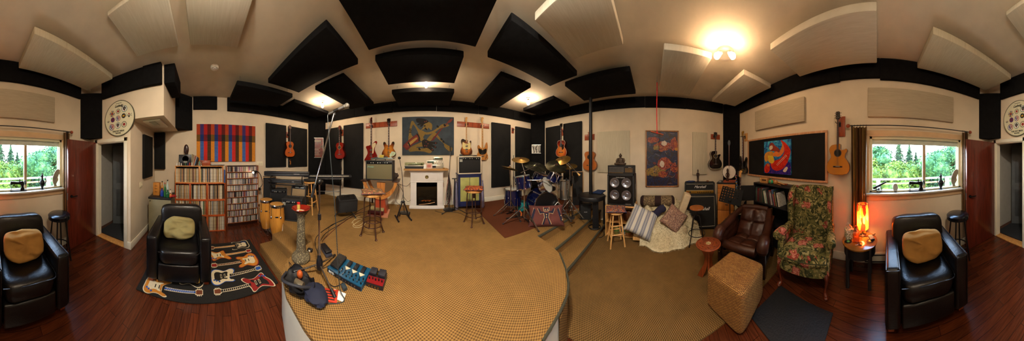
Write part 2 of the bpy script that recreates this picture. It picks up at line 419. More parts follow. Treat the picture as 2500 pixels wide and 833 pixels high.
# baseboard heater
o=thing('baseboard_heater','low cream baseboard heater along the wall under the window','heater',(-.55,YB+.022,0))
g=G(); g.box(-.75,.75,0,.06,.04,.19,.012); g.build('housing',TRIM,o)
g=G(); g.box(-.74,.74,.058,.064,.055,.075); g.box(-.74,.74,.058,.064,.16,.175); g.build('grille',BLKP,o)
# ducted air vent under the soffit
o=thing('ceiling_vent','white register vent on the underside of the boxed soffit','vent',(-2.75,-.93,2.388))
g=G(); g.box(-.3,.3,-.17,.17,-.03,0,.008); g.build('frame',TRIM,o)
g=G(); g.box(-.05,.25,-.06,.06,-.034,-.028)
g.build('grille',plain('#6b6558',.6),o)
g=G()
for k in range(9):g.box(-.05+k*.035,-.04+k*.035,-.06,.06,-.038,-.03)
g.build('slat',TRIM,o)
# ------------------------------------------------------------------ camera
cd=bpy.data.cameras.new('camera'); cam=bpy.data.objects.new('camera',cd); COL.objects.link(cam); SC.camera=cam
cd.type='PANO'; cd.panorama_type='CENTRAL_CYLINDRICAL'
cd.central_cylindrical_radius=1.0
cd.central_cylindrical_range_u_min=az(0); cd.central_cylindrical_range_u_max=az(2500)
cd.central_cylindrical_range_v_min=(390-833)/K; cd.central_cylindrical_range_v_max=390/K
cd.clip_start=.02; cd.clip_end=300
cam.location=(0,0,CAMZ); cam.rotation_euler=(pi/2,0,0)
SC.view_settings.view_transform='Standard'; SC.view_settings.look='None'; SC.view_settings.gamma=1
SC.view_settings.use_curve_mapping=False
SC.cycles.max_bounces=8; SC.cycles.diffuse_bounces=4; SC.cycles.transparent_max_bounces=12
# ------------------------------------------------------------------ acoustic clouds hanging under the ceiling
PALE=pattern('noise',[(.3,'#c2bba8'),(.7,'#cfc9b8')],3,.9,sc3=(1,14,1),bmp=.1); PALE.name='pale linen'
PALEV=pattern('noise',[(.3,'#bdb49b'),(.7,'#cac2aa')],3,.9,sc3=(14,1,1),bmp=.1); PALEV.name='pale linen'
PALER=pattern('noise',[(.3,'#b0a38c'),(.7,'#bdb199')],3,.9,sc3=(1,1,14),bmp=.1); PALER.name='pale linen'
def cloud(x0,x1,y0,y1,label,mat=FOAM,z=3.08,th=.09,grp=None):
 cx,cy=(x0+x1)/2,(y0+y1)/2; a,b=(x1-x0)/2,(y1-y0)/2
 o=thing('acoustic_cloud',label,'acoustic panel',(cx,cy,z),group=grp)
 g=G(); g.box(-a,a,-b,b,0,th,.012,2); g.build('panel',mat,o)
 for sx in(-1,1):
  for sy in(-1,1):
   if z+th>CEIL-.02:continue
   px,py=sx*(a-.1),sy*(b-.08)
   g=G(); g.tube([(px,py,th),(px,py,CEIL-z-.02)],.002,5)
   g.tube([(px,py,CEIL-z-.03),(px+.012,py,CEIL-z-.02),(px+.008,py,CEIL-z-.005),(px,py,CEIL-z)],.003,5,3)
   g.tube([(px,py,th),(px+.01,py,th+.015),(px-.006,py,th+.025),(px,py,th+.03)],.0025,5,2)
   g.build('hook_wire',STEEL,o)
BG='black acoustic clouds over the stage'
cloud(-2.4,-1.0,1.17,1.9,'large black acoustic cloud over the left stage steps',grp=BG)
cloud(-2.08,-1.38,2.07,3.5,'long black cloud pointing at the front wall, left of the middle clouds',grp=BG)
cloud(-3.45,-2.86,2.12,3.45,'small black cloud left of the left bare bulb, nearest the left corner',grp=BG)
cloud(-3.25,-2.55,.62,1.85,'black cloud above the striped wall weaving',z=3.02,grp=BG)
cloud(-.745,.5,1.93,2.64,'wide black cloud behind the middle bulb, facing the woven figure picture',grp=BG)
cloud(-.76,.56,2.96,3.75,'black cloud between the middle bulb and the front wall',z=3.06,grp=BG)
cloud(-.75,.6,.98,1.72,'black cloud nearest the middle of the room',grp=BG)
cloud(1.2,1.88,2.13,3.55,'long black cloud pointing at the front wall, left of the right bulb',grp=BG)
cloud(.81,2.11,1.22,1.83,'large black cloud over the right side of the stage',grp=BG)
cloud(2.6,3.3,2.15,3.3,'small black cloud right of the right bulb, nearest the drum corner',grp=BG)
cloud(2.28,3.1,.36,1.6,'black cloud around the stove pipe near the right wall',grp=BG)
PG='pale acoustic clouds'
cloud(1.85,3.05,-.82,-.15,'pale linen cloud beside the red rope',PALE,grp=PG)
cloud(1.92,3.22,-2.1,-1.43,'pale linen cloud between the twin spot lamp and the corner above the banjo',PALE,grp=PG)
cloud(0.0,1.27,-2.12,-1.37,'pale linen cloud above the wing chair',PALE,grp=PG)
cloud(-2.05,-.62,-2.15,-1.5,'pale linen cloud above the window and the open door',PALEV,grp=PG)
cloud(1.0,1.75,.36,1.08,'pale linen cloud right of the middle of the room',PALE,grp=PG)
cloud(-1.92,-1.2,-.95,-.33,'thin pale panel close to the ceiling by the boxed soffit',PALE,z=3.19,th=.05,grp=PG)
cloud(-1.92,-1.2,-.17,.47,'thin pale panel close to the ceiling left of the smoke detector',PALE,z=3.19,th=.05,grp=PG)
# black bass traps along the wall tops and up the corners
def trap(name,label,boxes,grp='black bass traps at the wall tops'):
 o=thing(name,label,'bass trap',(0,0,0),group=grp)
 x=[v for b in boxes for v in b[:2]]; y=[v for b in boxes for v in b[2:4]]; z0=min(b[4]for b in boxes)
 c=((min(x)+max(x))/2,(min(y)+max(y))/2,z0); o.location=c
 for b in boxes:
  g=G(); g.box(b[0]-c[0],b[1]-c[0],b[2]-c[1],b[3]-c[1],b[4]-z0,b[5]-z0,.01); g.build('panel',FOAM,o)
 return o
e=.06
trap('bass_trap','long black trap along the top of the front wall',[(-3.31+1.18*k+.004*k,-3.31+1.18*(k+1),YF-e,YF-.002,2.96-.006*(k%2),CEIL-.004)for k in range(5)]+[(2.60,3.36,YF-e,YF-.002,2.96,CEIL-.004)])
trap('bass_trap','black trap along the top of the right wall',[(XR-e,XR-.002,-1.94+1.064*k,-1.94+1.064*(k+1)-.004,2.98-.006*(k%2),CEIL-.004)for k in range(5)])
trap('bass_trap','black trap along the top of the window wall',[(x0,x1,YB+.002,YB+e,2.93+dz_,CEIL-.004)for x0,x1,dz_ in((.6,3.24,0),(-.05,.6,.02),(-1.97,-.05,-.01))])
trap('bass_trap','black trap over the doorway along the soffit face',[(XD+.002,XD+e,-1.93,-1.0,2.9,CEIL-.004),(XD+.002,XD+e+.02,-1.0,-.67,2.9,CEIL-.004)])
trap('bass_trap','short black block on the stub side of the boxed soffit',[(-2.92,-2.31,-.644,-.46,2.93,CEIL-.004)])
trap('bass_trap','short black trap at the wall top left of the hanging black cloud',[(XL+.002,XL+e,-.25,.36,2.92,CEIL-.004)])
trap('bass_trap','long black trap at the wall top above the tapestry and classical guitar',[(XL+.002,XL+e,.62,2.1,2.9,CEIL-.004),(XL+.002,XL+e,2.1,3.28,2.9,CEIL-.004)])
def corner(label,p,q,z0,z1,wall):
 """slab across a corner from p to q; wall = the corner point behind it"""
 cx,cy=(p[0]+q[0])/2,(p[1]+q[1])/2
 o=thing('corner_trap',label,'bass trap',(cx,cy,z0),group='black corner traps')
 g=G(); k=.96
 pts=[(p[0]-cx,p[1]-cy),(q[0]-cx,q[1]-cy),(q[0]+(wall[0]-q[0])*.25-cx,q[1]+(wall[1]-q[1])*.25-cy),(wall[0]*1-cx,wall[1]-cy),(p[0]+(wall[0]-p[0])*.25-cx,p[1]+(wall[1]-p[1])*.25-cy)]
 g.slab(pts,0,z1-z0); g.build('column',FOAM,o); return o
i=.004
corner('full height black corner trap behind the keyboards',(XL+i,3.3),(-3.33,YF-i),STG+.001,CEIL-i,(XL+i,YF-i))
corner('full height black corner trap behind the drum kit',(3.38,YF-i),(XR-i,3.4),STG+.001,CEIL-i,(XR-i,YF-i))
corner('full height black corner trap behind the banjo',(XR-i,-1.97),(3.27,YB+i),.02,CEIL-i,(XR-i,YB+i))
corner('black corner trap hung above the open wooden door',(-1.99,YB+i),(XD+i,-1.95),2.1,3.05,(XD+i,YB+i))
corner('black trap in the corner between soffit and weaving wall',(-3.28,-.642),(XL+i,-.27),2.4,CEIL-i,(XL+i,-.642))
# flat absorbers on the walls
def wallpanel(wall,u0,u1,z0,z1,label,mat,th=.05,grp=None,name='wall_absorber',cat='acoustic panel'):
 loc,rz={'front':(((u0+u1)/2,YF,z0),0),'left':((XL,(u0+u1)/2,z0),pi/2),'right':((XR,(u0+u1)/2,z0),-pi/2),'back':(((u0+u1)/2,YB,z0),pi),'return':(((u0+u1)/2,YR,z0),pi)}[wall]
 o=thing(name,label,cat,loc,rz,group=grp); w=abs(u1-u0)/2
 g=G(); g.box(-w,w,-th,-.001,0,z1-z0,.01); g.build('panel',mat,o); return o
CL=pattern('noise',[(.3,'#0f0f10'),(.65,'#1b1b1b'),(.8,'#2b261c')],1.2,.8,bmp=.5); CL.name='black fabric'
BGP='tall black panels behind the hanging guitars'
wallpanel('front',-3.3,-2.64,.8,2.72,'tall black panel left of the red acoustic guitar, beside the poster corner',CL,grp=BGP)
wallpanel('front',-2.54,-1.85,.78,2.74,'tall black panel right of the red acoustic guitar',CL,grp=BGP)
wallpanel('front',1.83,2.5,.82,2.76,'tall black panel right of the natural bass guitar',CL,grp=BGP)
wallpanel('front',2.69,3.36,.82,2.74,'tall black panel at the drum corner, left of the corner trap',CL,grp=BGP)
wallpanel('right',2.68,3.33,.86,2.74,'tall black panel left of the sunburst acoustic guitar',CL,grp=BGP)
wallpanel('right',1.94,2.59,.86,2.76,'tall black panel right of the sunburst acoustic guitar',CL,grp=BGP)
wallpanel('left',onx(648,XL),onx(697,XL),1.43,2.68,'black panel left of the classical guitar',CL,grp=BGP)
wallpanel('left',onx(703,XL),onx(748,XL),1.42,2.68,'black panel right of the classical guitar',CL,grp=BGP)
wallpanel('return',-3.33,-2.82,1.24,2.2,'black panel beside the light switch under the soffit',CL,.06,'black panels by the fridge')
wallpanel('left',-1.26,-.98,1.4,2.36,'black panel in the corner above the fridge bottles',CL,.1,'black panels by the fridge')
wallpanel('right',onx(1538,XR),onx(1459,XR),1.3,2.4,'square pale absorber behind the bass amplifier stack',PALEV,.04,'pale wall absorbers')
wallpanel('right',onx(1725,XR),onx(1690,XR),1.25,2.38,'narrow pale absorber above the guitar amplifier stack',PALEV,.06,'pale wall absorbers')
wallpanel('back',1.25,2.57,2.34,2.79,'pale absorber above the black display board',PALER,.06,'pale wall absorbers')
wallpanel('back',-1.34,.145,2.33,2.79,'pale absorber above the window',PALER,.05,'pale wall absorbers')
# ------------------------------------------------------------------ lights
BULB=emis('#ffe0bc',280,'lit bulb')
CER=plain('#e6e0d2',.4)
def bulb_fixture(x,y,label):
 o=thing('ceiling_light',label,'light',(x,y,CEIL),group='bare bulbs in porcelain holders')
 g=G(); g.lathe([(.055,0),(.055,-.02),(.03,-.035),(.028,-.07),(.02,-.075)],20); g.build('holder',CER,o)
 g=G(); g.lathe([(.012,-.07),(.02,-.095),(.031,-.12),(.033,-.14),(.027,-.162),(.012,-.176),(.0,-.178)],20); g.build('bulb',BULB,o)
bulb_fixture(*(lambda p:p)((-2.62,2.9)),'bare bulb hanging above the keyboards, left of the microphone')
bulb_fixture(-.03,2.82,'bare bulb in the middle, between the two wide black clouds')
bulb_fixture(2.4,2.83,'bare bulb above the drum kit')
o=thing('spot_light','round white ceiling fixture with two lit spot heads','light',(1.86,-1.04,CEIL))
g=G(); g.lathe([(.13,0),(.13,-.03),(.12,-.045),(.0,-.048)],32); g.build('canopy',plain('#c9bfb0',.4),o)
SPOT=emis('#ffd2a4',80,'lit lamp')
for px,sx in((1751,-1),(1788,1)):
 hx,hy,hz=at(px,158,1.98); v=Vector((hx-1.86,hy+1.04,-.16)); base=Vector((v.x*.45,v.y*.45,-.05))
 d=(v-base).normalized()
 g=G(); g.tube([base+Vector((0,0,.02)),base+Vector((0,0,-.03)),base+d*.04],.008,8)
 g.cyl(base+d*.02,base+d*.1,.026,.034,20)
 h=g.build('spot_head',CER,o)
 g=G(); g.cyl(base+d*.098,base+d*.165,.033,.042,20); g.ball(base+d*.165,.04,16,8); g.build('lamp',SPOT,h)
 # overhead fixture in the middle of the ceiling: it throws the stool shadows on the stage carpet
o=thing('spot_light','white ceiling fixture with three spot heads above the middle of the room','light',(-.05,.1,CEIL))
g=G(); g.lathe([(.14,0),(.14,-.03),(.12,-.045),(.0,-.048)],32); g.build('canopy',CER,o)
for tx_,ty_,pw_ in((.25,1.0,38),(-1.0,.1,26),(1.0,.35,14)):
 d=Vector((tx_,ty_,-1.1)).normalized(); base=Vector((d.x*.16,d.y*.16,-.04))
 g=G(); g.tube([base+Vector((0,0,.02)),base,base+d*.04],.008,8); g.cyl(base+d*.02,base+d*.12,.03,.045,20); h=g.build('spot_head',CER,o)
 g=G(); g.cyl(base+d*.119,base+d*.122,.04,.04,20); g.build('lamp',emis('#ffd0a0',30),h)
 l=bpy.data.lights.new('spot','SPOT'); l.energy=pw_*4; l.spot_size=R(150); l.spot_blend=1; l.shadow_soft_size=.045; l.color=(1,.88,.72)
 lo=bpy.data.objects.new('spot_beam',l); COL.objects.link(lo); lo.parent=h; lo.location=base+d*.16; lo.rotation_euler=d.to_track_quat('-Z','Y').to_euler()
o=thing('added_fill_globe','added fill globe hanging unseen overhead to brighten the ceiling','light',(-.3,-.12,CEIL))  # glowing globe added out of view only to lift the ceiling's brightness
g=G(); g.lathe([(.05,0),(.05,-.02),(.01,-.03),(.006,-.04),(.006,-.40),(.03,-.41),(.03,-.44)],20); g.build('cord',CER,o)
g=G(); g.ball((0,0,-.55),.12,28,16); g.build('globe',emis('#ffe6c8',28,'added fill glow'),o)
o=thing('smoke_detector','round white smoke detector on the ceiling','smoke detector',(-2.45,.2,CEIL))
g=G(); g.lathe([(.07,0),(.07,-.02),(.062,-.035),(0,-.037)],28); g.build('body',CER,o)
g=G(); g.lathe([(.03,-.036),(.03,-.042),(0,-.043)],20); g.build('cap',WHITE,o)
# red rope with a wooden bar
o=thing('rope_swing','red rope loop hanging from the ceiling with a wooden bar','rope',(*ray(1604),2.1))
s,c=ray(1604); o.location=(s*2.72,c*2.72,2.1); RED=plain('#c8141a',.7,bmp=.3,scale=80)
g=G()
for dx in(-.012,.012):g.tube([(0,0,1.02),(dx,0,.8),(dx*1.3,.005,.5),(dx,0,.06)],.008,8,6)
g.ball((0,0,.06),.022); g.build('rope',RED,o)
g=G(); g.cyl((-.03,.12,.08),(.03,-.12,.03),.014); g.build('bar',REDW,o)
g=G(); g.tube([(0,0,1.15),(0,0,1.0)],.003,6); g.tube([(0,-.012,1.03),(0,0,1.045),(0,.012,1.03),(0,0,1.01)],.004,6,3,True); g.cyl((0,0,.86),(0,0,.93),.013); g.build('hook',STEEL,o)
# ------------------------------------------------------------------ guitars
# body outlines in a unit where the whole instrument is 1 m; x across, z up from the body's end
def mirror(h):return[(x,z)for x,z in h]+[(-x,z)for x,z in h[::-1]]
def smooth2(p,n=5):return[(v.x,v.z)for v in crom([(x,0,z)for x,z in p],n,True)]
ACO=[(0,0),(.10,.008),(.17,.05),(.195,.13),(.17,.21),(.125,.27),(.118,.31),(.14,.37),(.145,.42),(.11,.475),(.04,.487)]
CLA=[(0,0),(.10,.006),(.165,.045),(.185,.12),(.165,.2),(.118,.265),(.115,.3),(.138,.37),(.138,.42),(.10,.468),(.03,.48)]
def sym(h):return smooth2([h[0]]+h[1:]+[(-x,z)for x,z in h[1:][::-1]])
def cutaway(h):return smooth2([h[0]]+h[1:7]+[(.125,.335),(.15,.375),(.135,.41),(.095,.395),(.04,.40),(.035,.485)]+[(-x,z)for x,z in h[1:][::-1]])
SHAPES={'acoustic':sym(ACO),'classical':sym(CLA),'nylon_cut':cutaway(CLA),'roundback':cutaway(ACO),'semi':smooth2([(0,0),(.10,.006),(.175,.05),(.19,.12),(.15,.2),(.125,.245),(.135,.3),(.15,.35),(.145,.395),(.115,.41),(.085,.39),(.065,.345),(.03,.325),(-.03,.325),(-.065,.345),(-.085,.39),(-.115,.41),(-.145,.395),(-.15,.35),(-.135,.3),(-.125,.245),(-.15,.2),(-.19,.12),(-.175,.05),(-.10,.006)]),'tele':smooth2([(0,0),(.09,.004),(.15,.04),(.165,.11),(.14,.18),(.115,.235),(.125,.3),(.135,.36),(.12,.395),(.10,.375),(.085,.33),(.035,.325),(.03,.40),(-.04,.405),(-.09,.43),(-.135,.41),(-.145,.35),(-.12,.28),(-.115,.23),(-.145,.17),(-.165,.10),(-.15,.04),(-.09,.004)]),'bass':smooth2([(0,0),(.08,.0),(.14,.04),(.15,.10),(.125,.16),(.115,.22),(.14,.3),(.135,.38),(.115,.42),(.09,.38),(.07,.31),(.03,.28),(-.03,.28),(-.06,.30),(-.09,.345),(-.115,.335),(-.12,.28),(-.1,.21),(-.13,.14),(-.15,.08),(-.12,.02),(-.06,-.005)]),'firebird':smooth2([(-.17,-.02),(-.05,-.005),(.05,.05),(.13,.06),(.155,.10),(.12,.17),(.09,.24),(.1,.32),(.15,.40),(.14,.445),(.10,.44),(.045,.395),(.02,.36),(-.03,.36),(-.07,.345),(-.13,.335),(-.145,.30),(-.11,.23),(-.1,.16),(-.14,.08),(-.185,.01)],4),'strat':smooth2([(0,0),(.1,.004),(.15,.045),(.155,.11),(.12,.18),(.115,.25),(.14,.34),(.125,.385),(.10,.36),(.075,.3),(.03,.29),(-.03,.29),(-.07,.33),(-.11,.41),(-.14,.40),(-.145,.33),(-.115,.24),(-.12,.18),(-.155,.11),(-.15,.045),(-.1,.004)]),}
SHADE_C={}
def burst(c0,c1,c2,cz,r=5.2,rough=.18):
 """lacquer that runs from a light centre to a dark rim - painted on real sunburst guitars"""
 m,nt,b=new('sunburst lacquer'); t=N(nt,'ShaderNodeTexCoord'); mp=N(nt,'ShaderNodeMapping')
 mp.inputs['Location'].default_value=(0,0,-cz*r); mp.inputs['Scale'].default_value=(r,.01,r*.85)
 nt.links.new(t.outputs['Object'],mp.inputs[0]); g=N(nt,'ShaderNodeTexGradient',gradient_type='SPHERICAL'); nt.links.new(mp.outputs[0],g.inputs[0])
 rr=ramp(nt,g.outputs[0],[(.0,c2),(.22,c1),(.6,c0)]); nt.links.new(rr.outputs[0],b.inputs['Base Color'])
 b.inputs['Roughness'].default_value=rough; b.inputs['Coat Weight'].default_value=.5; return m
ROSE=wood('#2a130b','#4a2415',.4,10); MAPLE=wood('#c98f45','#dba658',.35,6,coat=.3); PEARL=plain('#e4dfd0',.3,var=.03)
def lacquer(c,rough=.15):return plain(c,rough,coat=.6,var=.1,scale=3,name='lacquer')
def scale_poly(p,k,cz):return[(x*k,cz+(z-cz)*k)for x,z in p]
def guitar(label,shape,L,body,loc,rz,kind='electric',neck=MAPLE,board=ROSE,head=None,headshape='slot',side=None,bind=None,guard=None,hard=CHROME,scalex=1,name='electric_guitar',cat='guitar',group=None,tilt=0,strings=6,neckw=.026,pickups=2,hole=True,dots=True,depth=None,rosette='#3a2412',holder=True):
 o=thing(name,label,cat,loc,rz,group)
 P=[(x*scalex,z)for x,z in SHAPES[shape]]; top=max(z for x,z in P if abs(x)<.05)
 if depth is None:depth=.095 if kind=='acoustic' else.045
 y1=-.055; y0=y1-depth; nz=.875 if kind!='bass' else.86
 S=lambda p:[(x*L,z*L)for x,z in p]
 g=G(); g.prism(S(P),y0,y1,.006); b=g.build('body',[body],o)
 if side:
  g=G(); g.prism(S(scale_poly(P,1.004,.22)),y0+.006,y1-.002); g.build('body_side',side,b)
 if bind:
  g=G(); g.tube([(x*L*1.0,y0+.004,z*L)for x,z in P],.0035,5,0,True); g.build('binding',bind,b)
  # neck, fretboard with frets
 g=G(); g.prism([(-neckw/2*1.15*L,(top-.02)*L),(neckw/2*1.15*L,(top-.02)*L),(neckw/2*.9*L,nz*L),(-neckw/2*.9*L,nz*L)],y0+.002,y0+.026,.002); nk=g.build('neck',neck,o)
 fb=top-.09 if kind=='acoustic' else top-.055
 g=G(); g.prism([(-neckw/2*1.2*L,fb*L),(neckw/2*1.2*L,fb*L),(neckw/2*.92*L,nz*L),(-neckw/2*.92*L,nz*L)],y0-.006,y0+.002); g.m=1
 for k in range(1,20):
  z=(nz-(nz-.12)*(1-2**(-k/12)))*L
  if z<fb*L+.004:break
  g.box(-neckw/2*L,neckw/2*L,y0-.0075,y0-.005,z-.0012,z+.0012)
 if dots:
  g.m=2
  for k in(3,5,7,9,12,15):
   z=(nz-(nz-.12)*(1-2**(-(k-.5)/12)))*L
   if z>fb*L+.01:g.box(-.006*L,.006*L,y0-.0074,y0-.005,z-.006*L,z+.006*L)
 g.build('fretboard',[board,STEEL,PEARL],nk)
 # headstock
 hs={'slot':[(-.024,0),(.024,0),(.036,.025),(.036,.115),(.018,.125),(-.018,.125),(-.036,.115),(-.036,.025)],'wing':[(-.02,0),(.02,0),(.04,.03),(.045,.10),(.03,.115),(.022,.108),(0,.12),(-.022,.108),(-.03,.115),(-.045,.10),(-.04,.03)],'fender':[(.018,0),(-.018,0),(-.035,.02),(-.03,.12),(-.012,.14),(.02,.138),(.035,.122),(.03,.105),(.012,.09),(.01,.03)],'bird':[(-.02,0),(.02,0),(.03,.03),(.02,.1),(.03,.13),(.0,.145),(-.02,.12),(-.03,.03)]}[headshape]
 g=G(); g.prism([(x*L,(nz+z)*L)for x,z in hs],y0+.004,y0+.02,.002); h=g.build('headstock',head or neck,o)
 n=strings
 for k in range(n):
  one=headshape in('fender','bird'); sx=-1 if(one or k%2==0)else 1
  z=(nz+(.02+.1*k/(n-1)if one else.03+.035*(k//2)*(1 if n>4 else 1.4)))*L; big=1.7 if kind=='bass' else 1
  g=G(); g.cyl((sx*.028*L,y0+.012,z),(sx*.052*L,y0+.012,z),.003*big,n=6); g.ball((sx*.055*L,y0+.012,z),(.006*big,.004*big,.008*big),8,6)
  g.cyl((sx*.016*L,y0-.002,z),(sx*.016*L,y0+.008,z),.004*big,n=8); g.build('tuning_peg',hard,h)
  # top furniture
 bz=.13 if kind=='acoustic' else.09
 if kind=='acoustic':
  hz=top-.145
  if hole:
   g=G(); g.cyl((0,y0-.0008,hz*L),(0,y0+.004,hz*L),.062*L,n=28); ro=g.build('rosette',plain(rosette,.5),o)
   g=G(); g.cyl((0,y0-.0016,hz*L),(0,y0+.004,hz*L),.05*L,n=28); g.build('sound_hole',plain('#0a0705',.9),o)
  g=G(); g.box(-.075*L,.075*L,y0-.008,y0+.002,(bz-.012)*L,(bz+.012)*L,.003); br=g.build('bridge',ROSE,o)
  g=G(); g.box(-.035*L,.035*L,y0-.011,y0-.007,bz*L,(bz+.005)*L); g.build('saddle',PEARL,br)
 else:
  for k in range(pickups):
   z=(bz+.055+k*.095)*L
   g=G(); g.box(-.036*L,.036*L,y0-.008,y0+.002,z-.016*L,z+.016*L,.003); pk=g.build('pickup',hard if kind!='bass' else BLKP,o)
   g=G()
   for q in range(6):g.cyl(((-.027+q*.0108)*L,y0-.0095,z),((-.027+q*.0108)*L,y0-.007,z),.0022,n=6)
   g.build('pole_piece',STEEL,pk)
  g=G(); g.box(-.034*L,.034*L,y0-.012,y0+.002,(bz-.013)*L,(bz+.013)*L,.003); g.build('bridge',hard,o)
  for kx,kz in((.10,.07),(.115,.11),(.085,.035)):
   g=G(); g.lathe([(.011*L,0),(.009*L,.012),(0,.0125)],12); g.at()
   g.v=[Vector((v.x+kx*L*scalex,y0-v.z,v.y+kz*L))for v in g.v]; g.build('knob',GOLD if hard is GOLD else BLKP,o)
 if guard:
  pts,gm=guard
  g=G(); g.prism(S(smooth2(pts,3)),y0-.003,y0+.001); g.build('pickguard',gm,o)
 g=G()
 for k in range(strings):
  u=(k/(strings-1)-.5); g.tube([(u*neckw*.8*L*1.5 if kind!='acoustic' else u*neckw*1.2*L,y0-.011,bz*L),(u*neckw*.75*L,y0-.0085,nz*L),(u*neckw*.9*L,y0-.003,(nz+.04)*L)],.0007 if kind!='bass' else.0012,4)
 g.build('string',STEEL,o)
 if tilt:o.rotation_euler=(0,tilt,rz)
 return o
 # wooden hanger boards with yokes
def hanger(wall,u0,u1,z0,z1,label,yokes,mat=REDW,grp=None):
 loc,rz={'front':(((u0+u1)/2,YF,z0),0),'left':((XL,(u0+u1)/2,z0),pi/2),'right':((XR,(u0+u1)/2,z0),-pi/2),'back':(((u0+u1)/2,YB,z0),pi)}[wall]
 o=thing('guitar_hanger',label,'guitar hanger',loc,rz,group=grp); w=abs(u1-u0)/2
 g=G(); g.box(-w,w,-.02,-.001,0,z1-z0,.004); g.build('board',mat,o)
 for u,dz_ in yokes:
  d={'front':u-(u0+u1)/2,'left':u-(u0+u1)/2,'right':(u0+u1)/2-u,'back':(u0+u1)/2-u}[wall]
  g=G(); g.box(d-.02,d+.02,-.03,-.018,dz_-.05,dz_+.03,.003)
  g.tube([(d,-.03,dz_),(d,-.06,dz_)],.006,8)
  for s in(-1,1):g.tube([(d,-.06,dz_),(d+s*.032,-.07,dz_),(d+s*.034,-.135,dz_),(d+s*.034,-.14,dz_+.01)],.006,8,4)
  g.build('yoke',BLKM,o)
 return o
def wall_guitar(wall,px,ytop,ybot,label,shape,body,off=.1,**k):
 if wall=='front':x=ony(px,YF-off); p=(x,YF); q=(x,YF-off); rz=0
 elif wall=='left':y=onx(px,XL+off); p=(XL,y); q=(XL+off,y); rz=pi/2
 elif wall=='right':y=onx(px,XR-off); p=(XR,y); q=(XR-off,y); rz=-pi/2
 else:x=ony(px,YB+off); p=(x,YB); q=(x,YB+off); rz=pi
 z0,z1=zat(ybot,*q),zat(ytop,*q); L=z1-z0
 return guitar(label,shape,L,body,(p[0],p[1],z0),rz,**k),p,z0,z1
AC=dict(kind='acoustic',name='acoustic_guitar')
u=ony(906,YF-.1); u2=ony(949,YF-.1)
hanger('front',-1.77,-.83,2.57,2.715,'long wooden hanger board above the dark red and semi-hollow guitars',[(u,.05),(u2,.05)])
hanger('front',.80,1.76,2.56,2.70,'long wooden hanger board above the two blond-necked guitars',[(ony(1139,YF-.1),.06),(ony(1178,YF-.1),.06)])
wall_guitar('left',707,306,383,'orange classical guitar hanging between two black panels','classical',lacquer('#b4561c'),off=.12,**AC,neck=WALNUT,side=lacquer('#3c1a0c'),dots=False,head=WALNUT)
wall_guitar('front',830,307,388,'red acoustic guitar hanging between two tall black panels','acoustic',lacquer('#8f2317'),off=.12,**AC,neck=wood('#4a1a10','#6e2a1a'),side=lacquer('#4c120c'),rosette='#c9a05a',scalex=.92)
wall_guitar('front',906,288,391,'dark red angular electric guitar with a cream pickguard','firebird',lacquer('#7c120e'),neck=wood('#4a120c','#6a1c12'),headshape='bird',head=lacquer('#3a0d0a'),guard=([(.02,.36),(.1,.41),(.12,.36),(.075,.27),(.06,.17),(.03,.16),(.035,.26)],lacquer('#e3d3a8')),scalex=.95)
wall_guitar('front',949,288,386,'sunburst semi-hollow guitar with gold hardware, left of the figure picture','semi',burst('#c87a22','#6b2f0d','#1a0c07',.17,4.6),neck=WALNUT,head=lacquer('#15100d'),headshape='wing',hard=GOLD,bind=IVORY,guard=([(.03,.02),(.15,.07),(.17,.14),(.08,.16),(.05,.11),(.03,.12)],lacquer('#c4d8b8')),scalex=.98)
wall_guitar('front',1139,287,379,'sunburst single-cutaway electric guitar with a pale yellow pickguard','tele',burst('#b8692a','#5a2610','#1e0f09',.15,5),board=MAPLE,headshape='fender',guard=([(-.105,.34),(-.11,.22),(-.08,.16),(-.03,.165),(.02,.15),(.1,.17),(.11,.25),(.1,.35),(.045,.31),(-.03,.31)],lacquer('#d9c88a')))
wall_guitar('front',1178,286,391,'natural wood bass guitar with a black pickguard','bass',lacquer('#b5773a'),kind='bass',name='bass_guitar',board=MAPLE,headshape='fender',strings=4,pickups=1,neckw=.03,guard=([(-.1,.27),(-.07,.14),(.06,.14),(.1,.2),(.09,.27),(.04,.25),(-.04,.25)],plain('#15110f',.2)),scalex=.95)
wall_guitar('right',1371,301,383,'cherry sunburst acoustic guitar hanging above the cymbals','acoustic',burst('#d97b2a','#a2361a','#5e120c',.15,4.2),off=.12,**AC,neck=WALNUT,bind=IVORY,side=lacquer('#4a1a0c'),guard=([(.03,.33),(.1,.36),(.1,.25),(.05,.2),(.035,.24)],plain('#120c0a',.2)),headshape='wing',head=lacquer('#15100d'))
wall_guitar('right',1440,322,416,'plain orange acoustic guitar hanging behind the stove pipe','acoustic',lacquer('#b8672c',.3),off=.12,**AC,neck=REDW,side=lacquer('#8c4a1e'))
wall_guitar('right',1747,322,413,'black round-back acoustic guitar with a cutaway, left of the banjo','roundback',burst('#2c241c','#141210','#060606',.15,4.5),off=.14,**AC,neck=ROSE,head=BLKP,bind=IVORY,rosette='#a89a70',headshape='wing')
wall_guitar('back',2046,273,427,'golden nylon-string cutaway guitar hanging between the black board and curtain','nylon_cut',lacquer('#c07a22'),off=.13,**AC,neck=WALNUT,head=lacquer('#1c120d'),dots=False,side=lacquer('#8a4a16'))
HG='small wooden guitar hanger blocks'
hanger('left',onx(707,XL+.12)-.05,onx(707,XL+.12)+.05,2.32,2.5,'small hanger block behind the classical guitar',[(onx(707,XL+.12),.1)],grp=HG)
hanger('front',ony(830,YF-.12)-.03,ony(830,YF-.12)+.06,2.42,2.62,'small hanger block behind the red acoustic guitar',[(ony(830,YF-.12),.12)],grp=HG)
hanger('front',2.555,2.64,2.5,2.68,'empty wooden hanger block between tall black panels by the drums',[(2.6,.12)],grp=HG)
hanger('right',2.6,2.7,2.4,2.62,'small hanger block behind the cherry sunburst guitar',[(onx(1371,XR-.12),.14)],grp=HG)
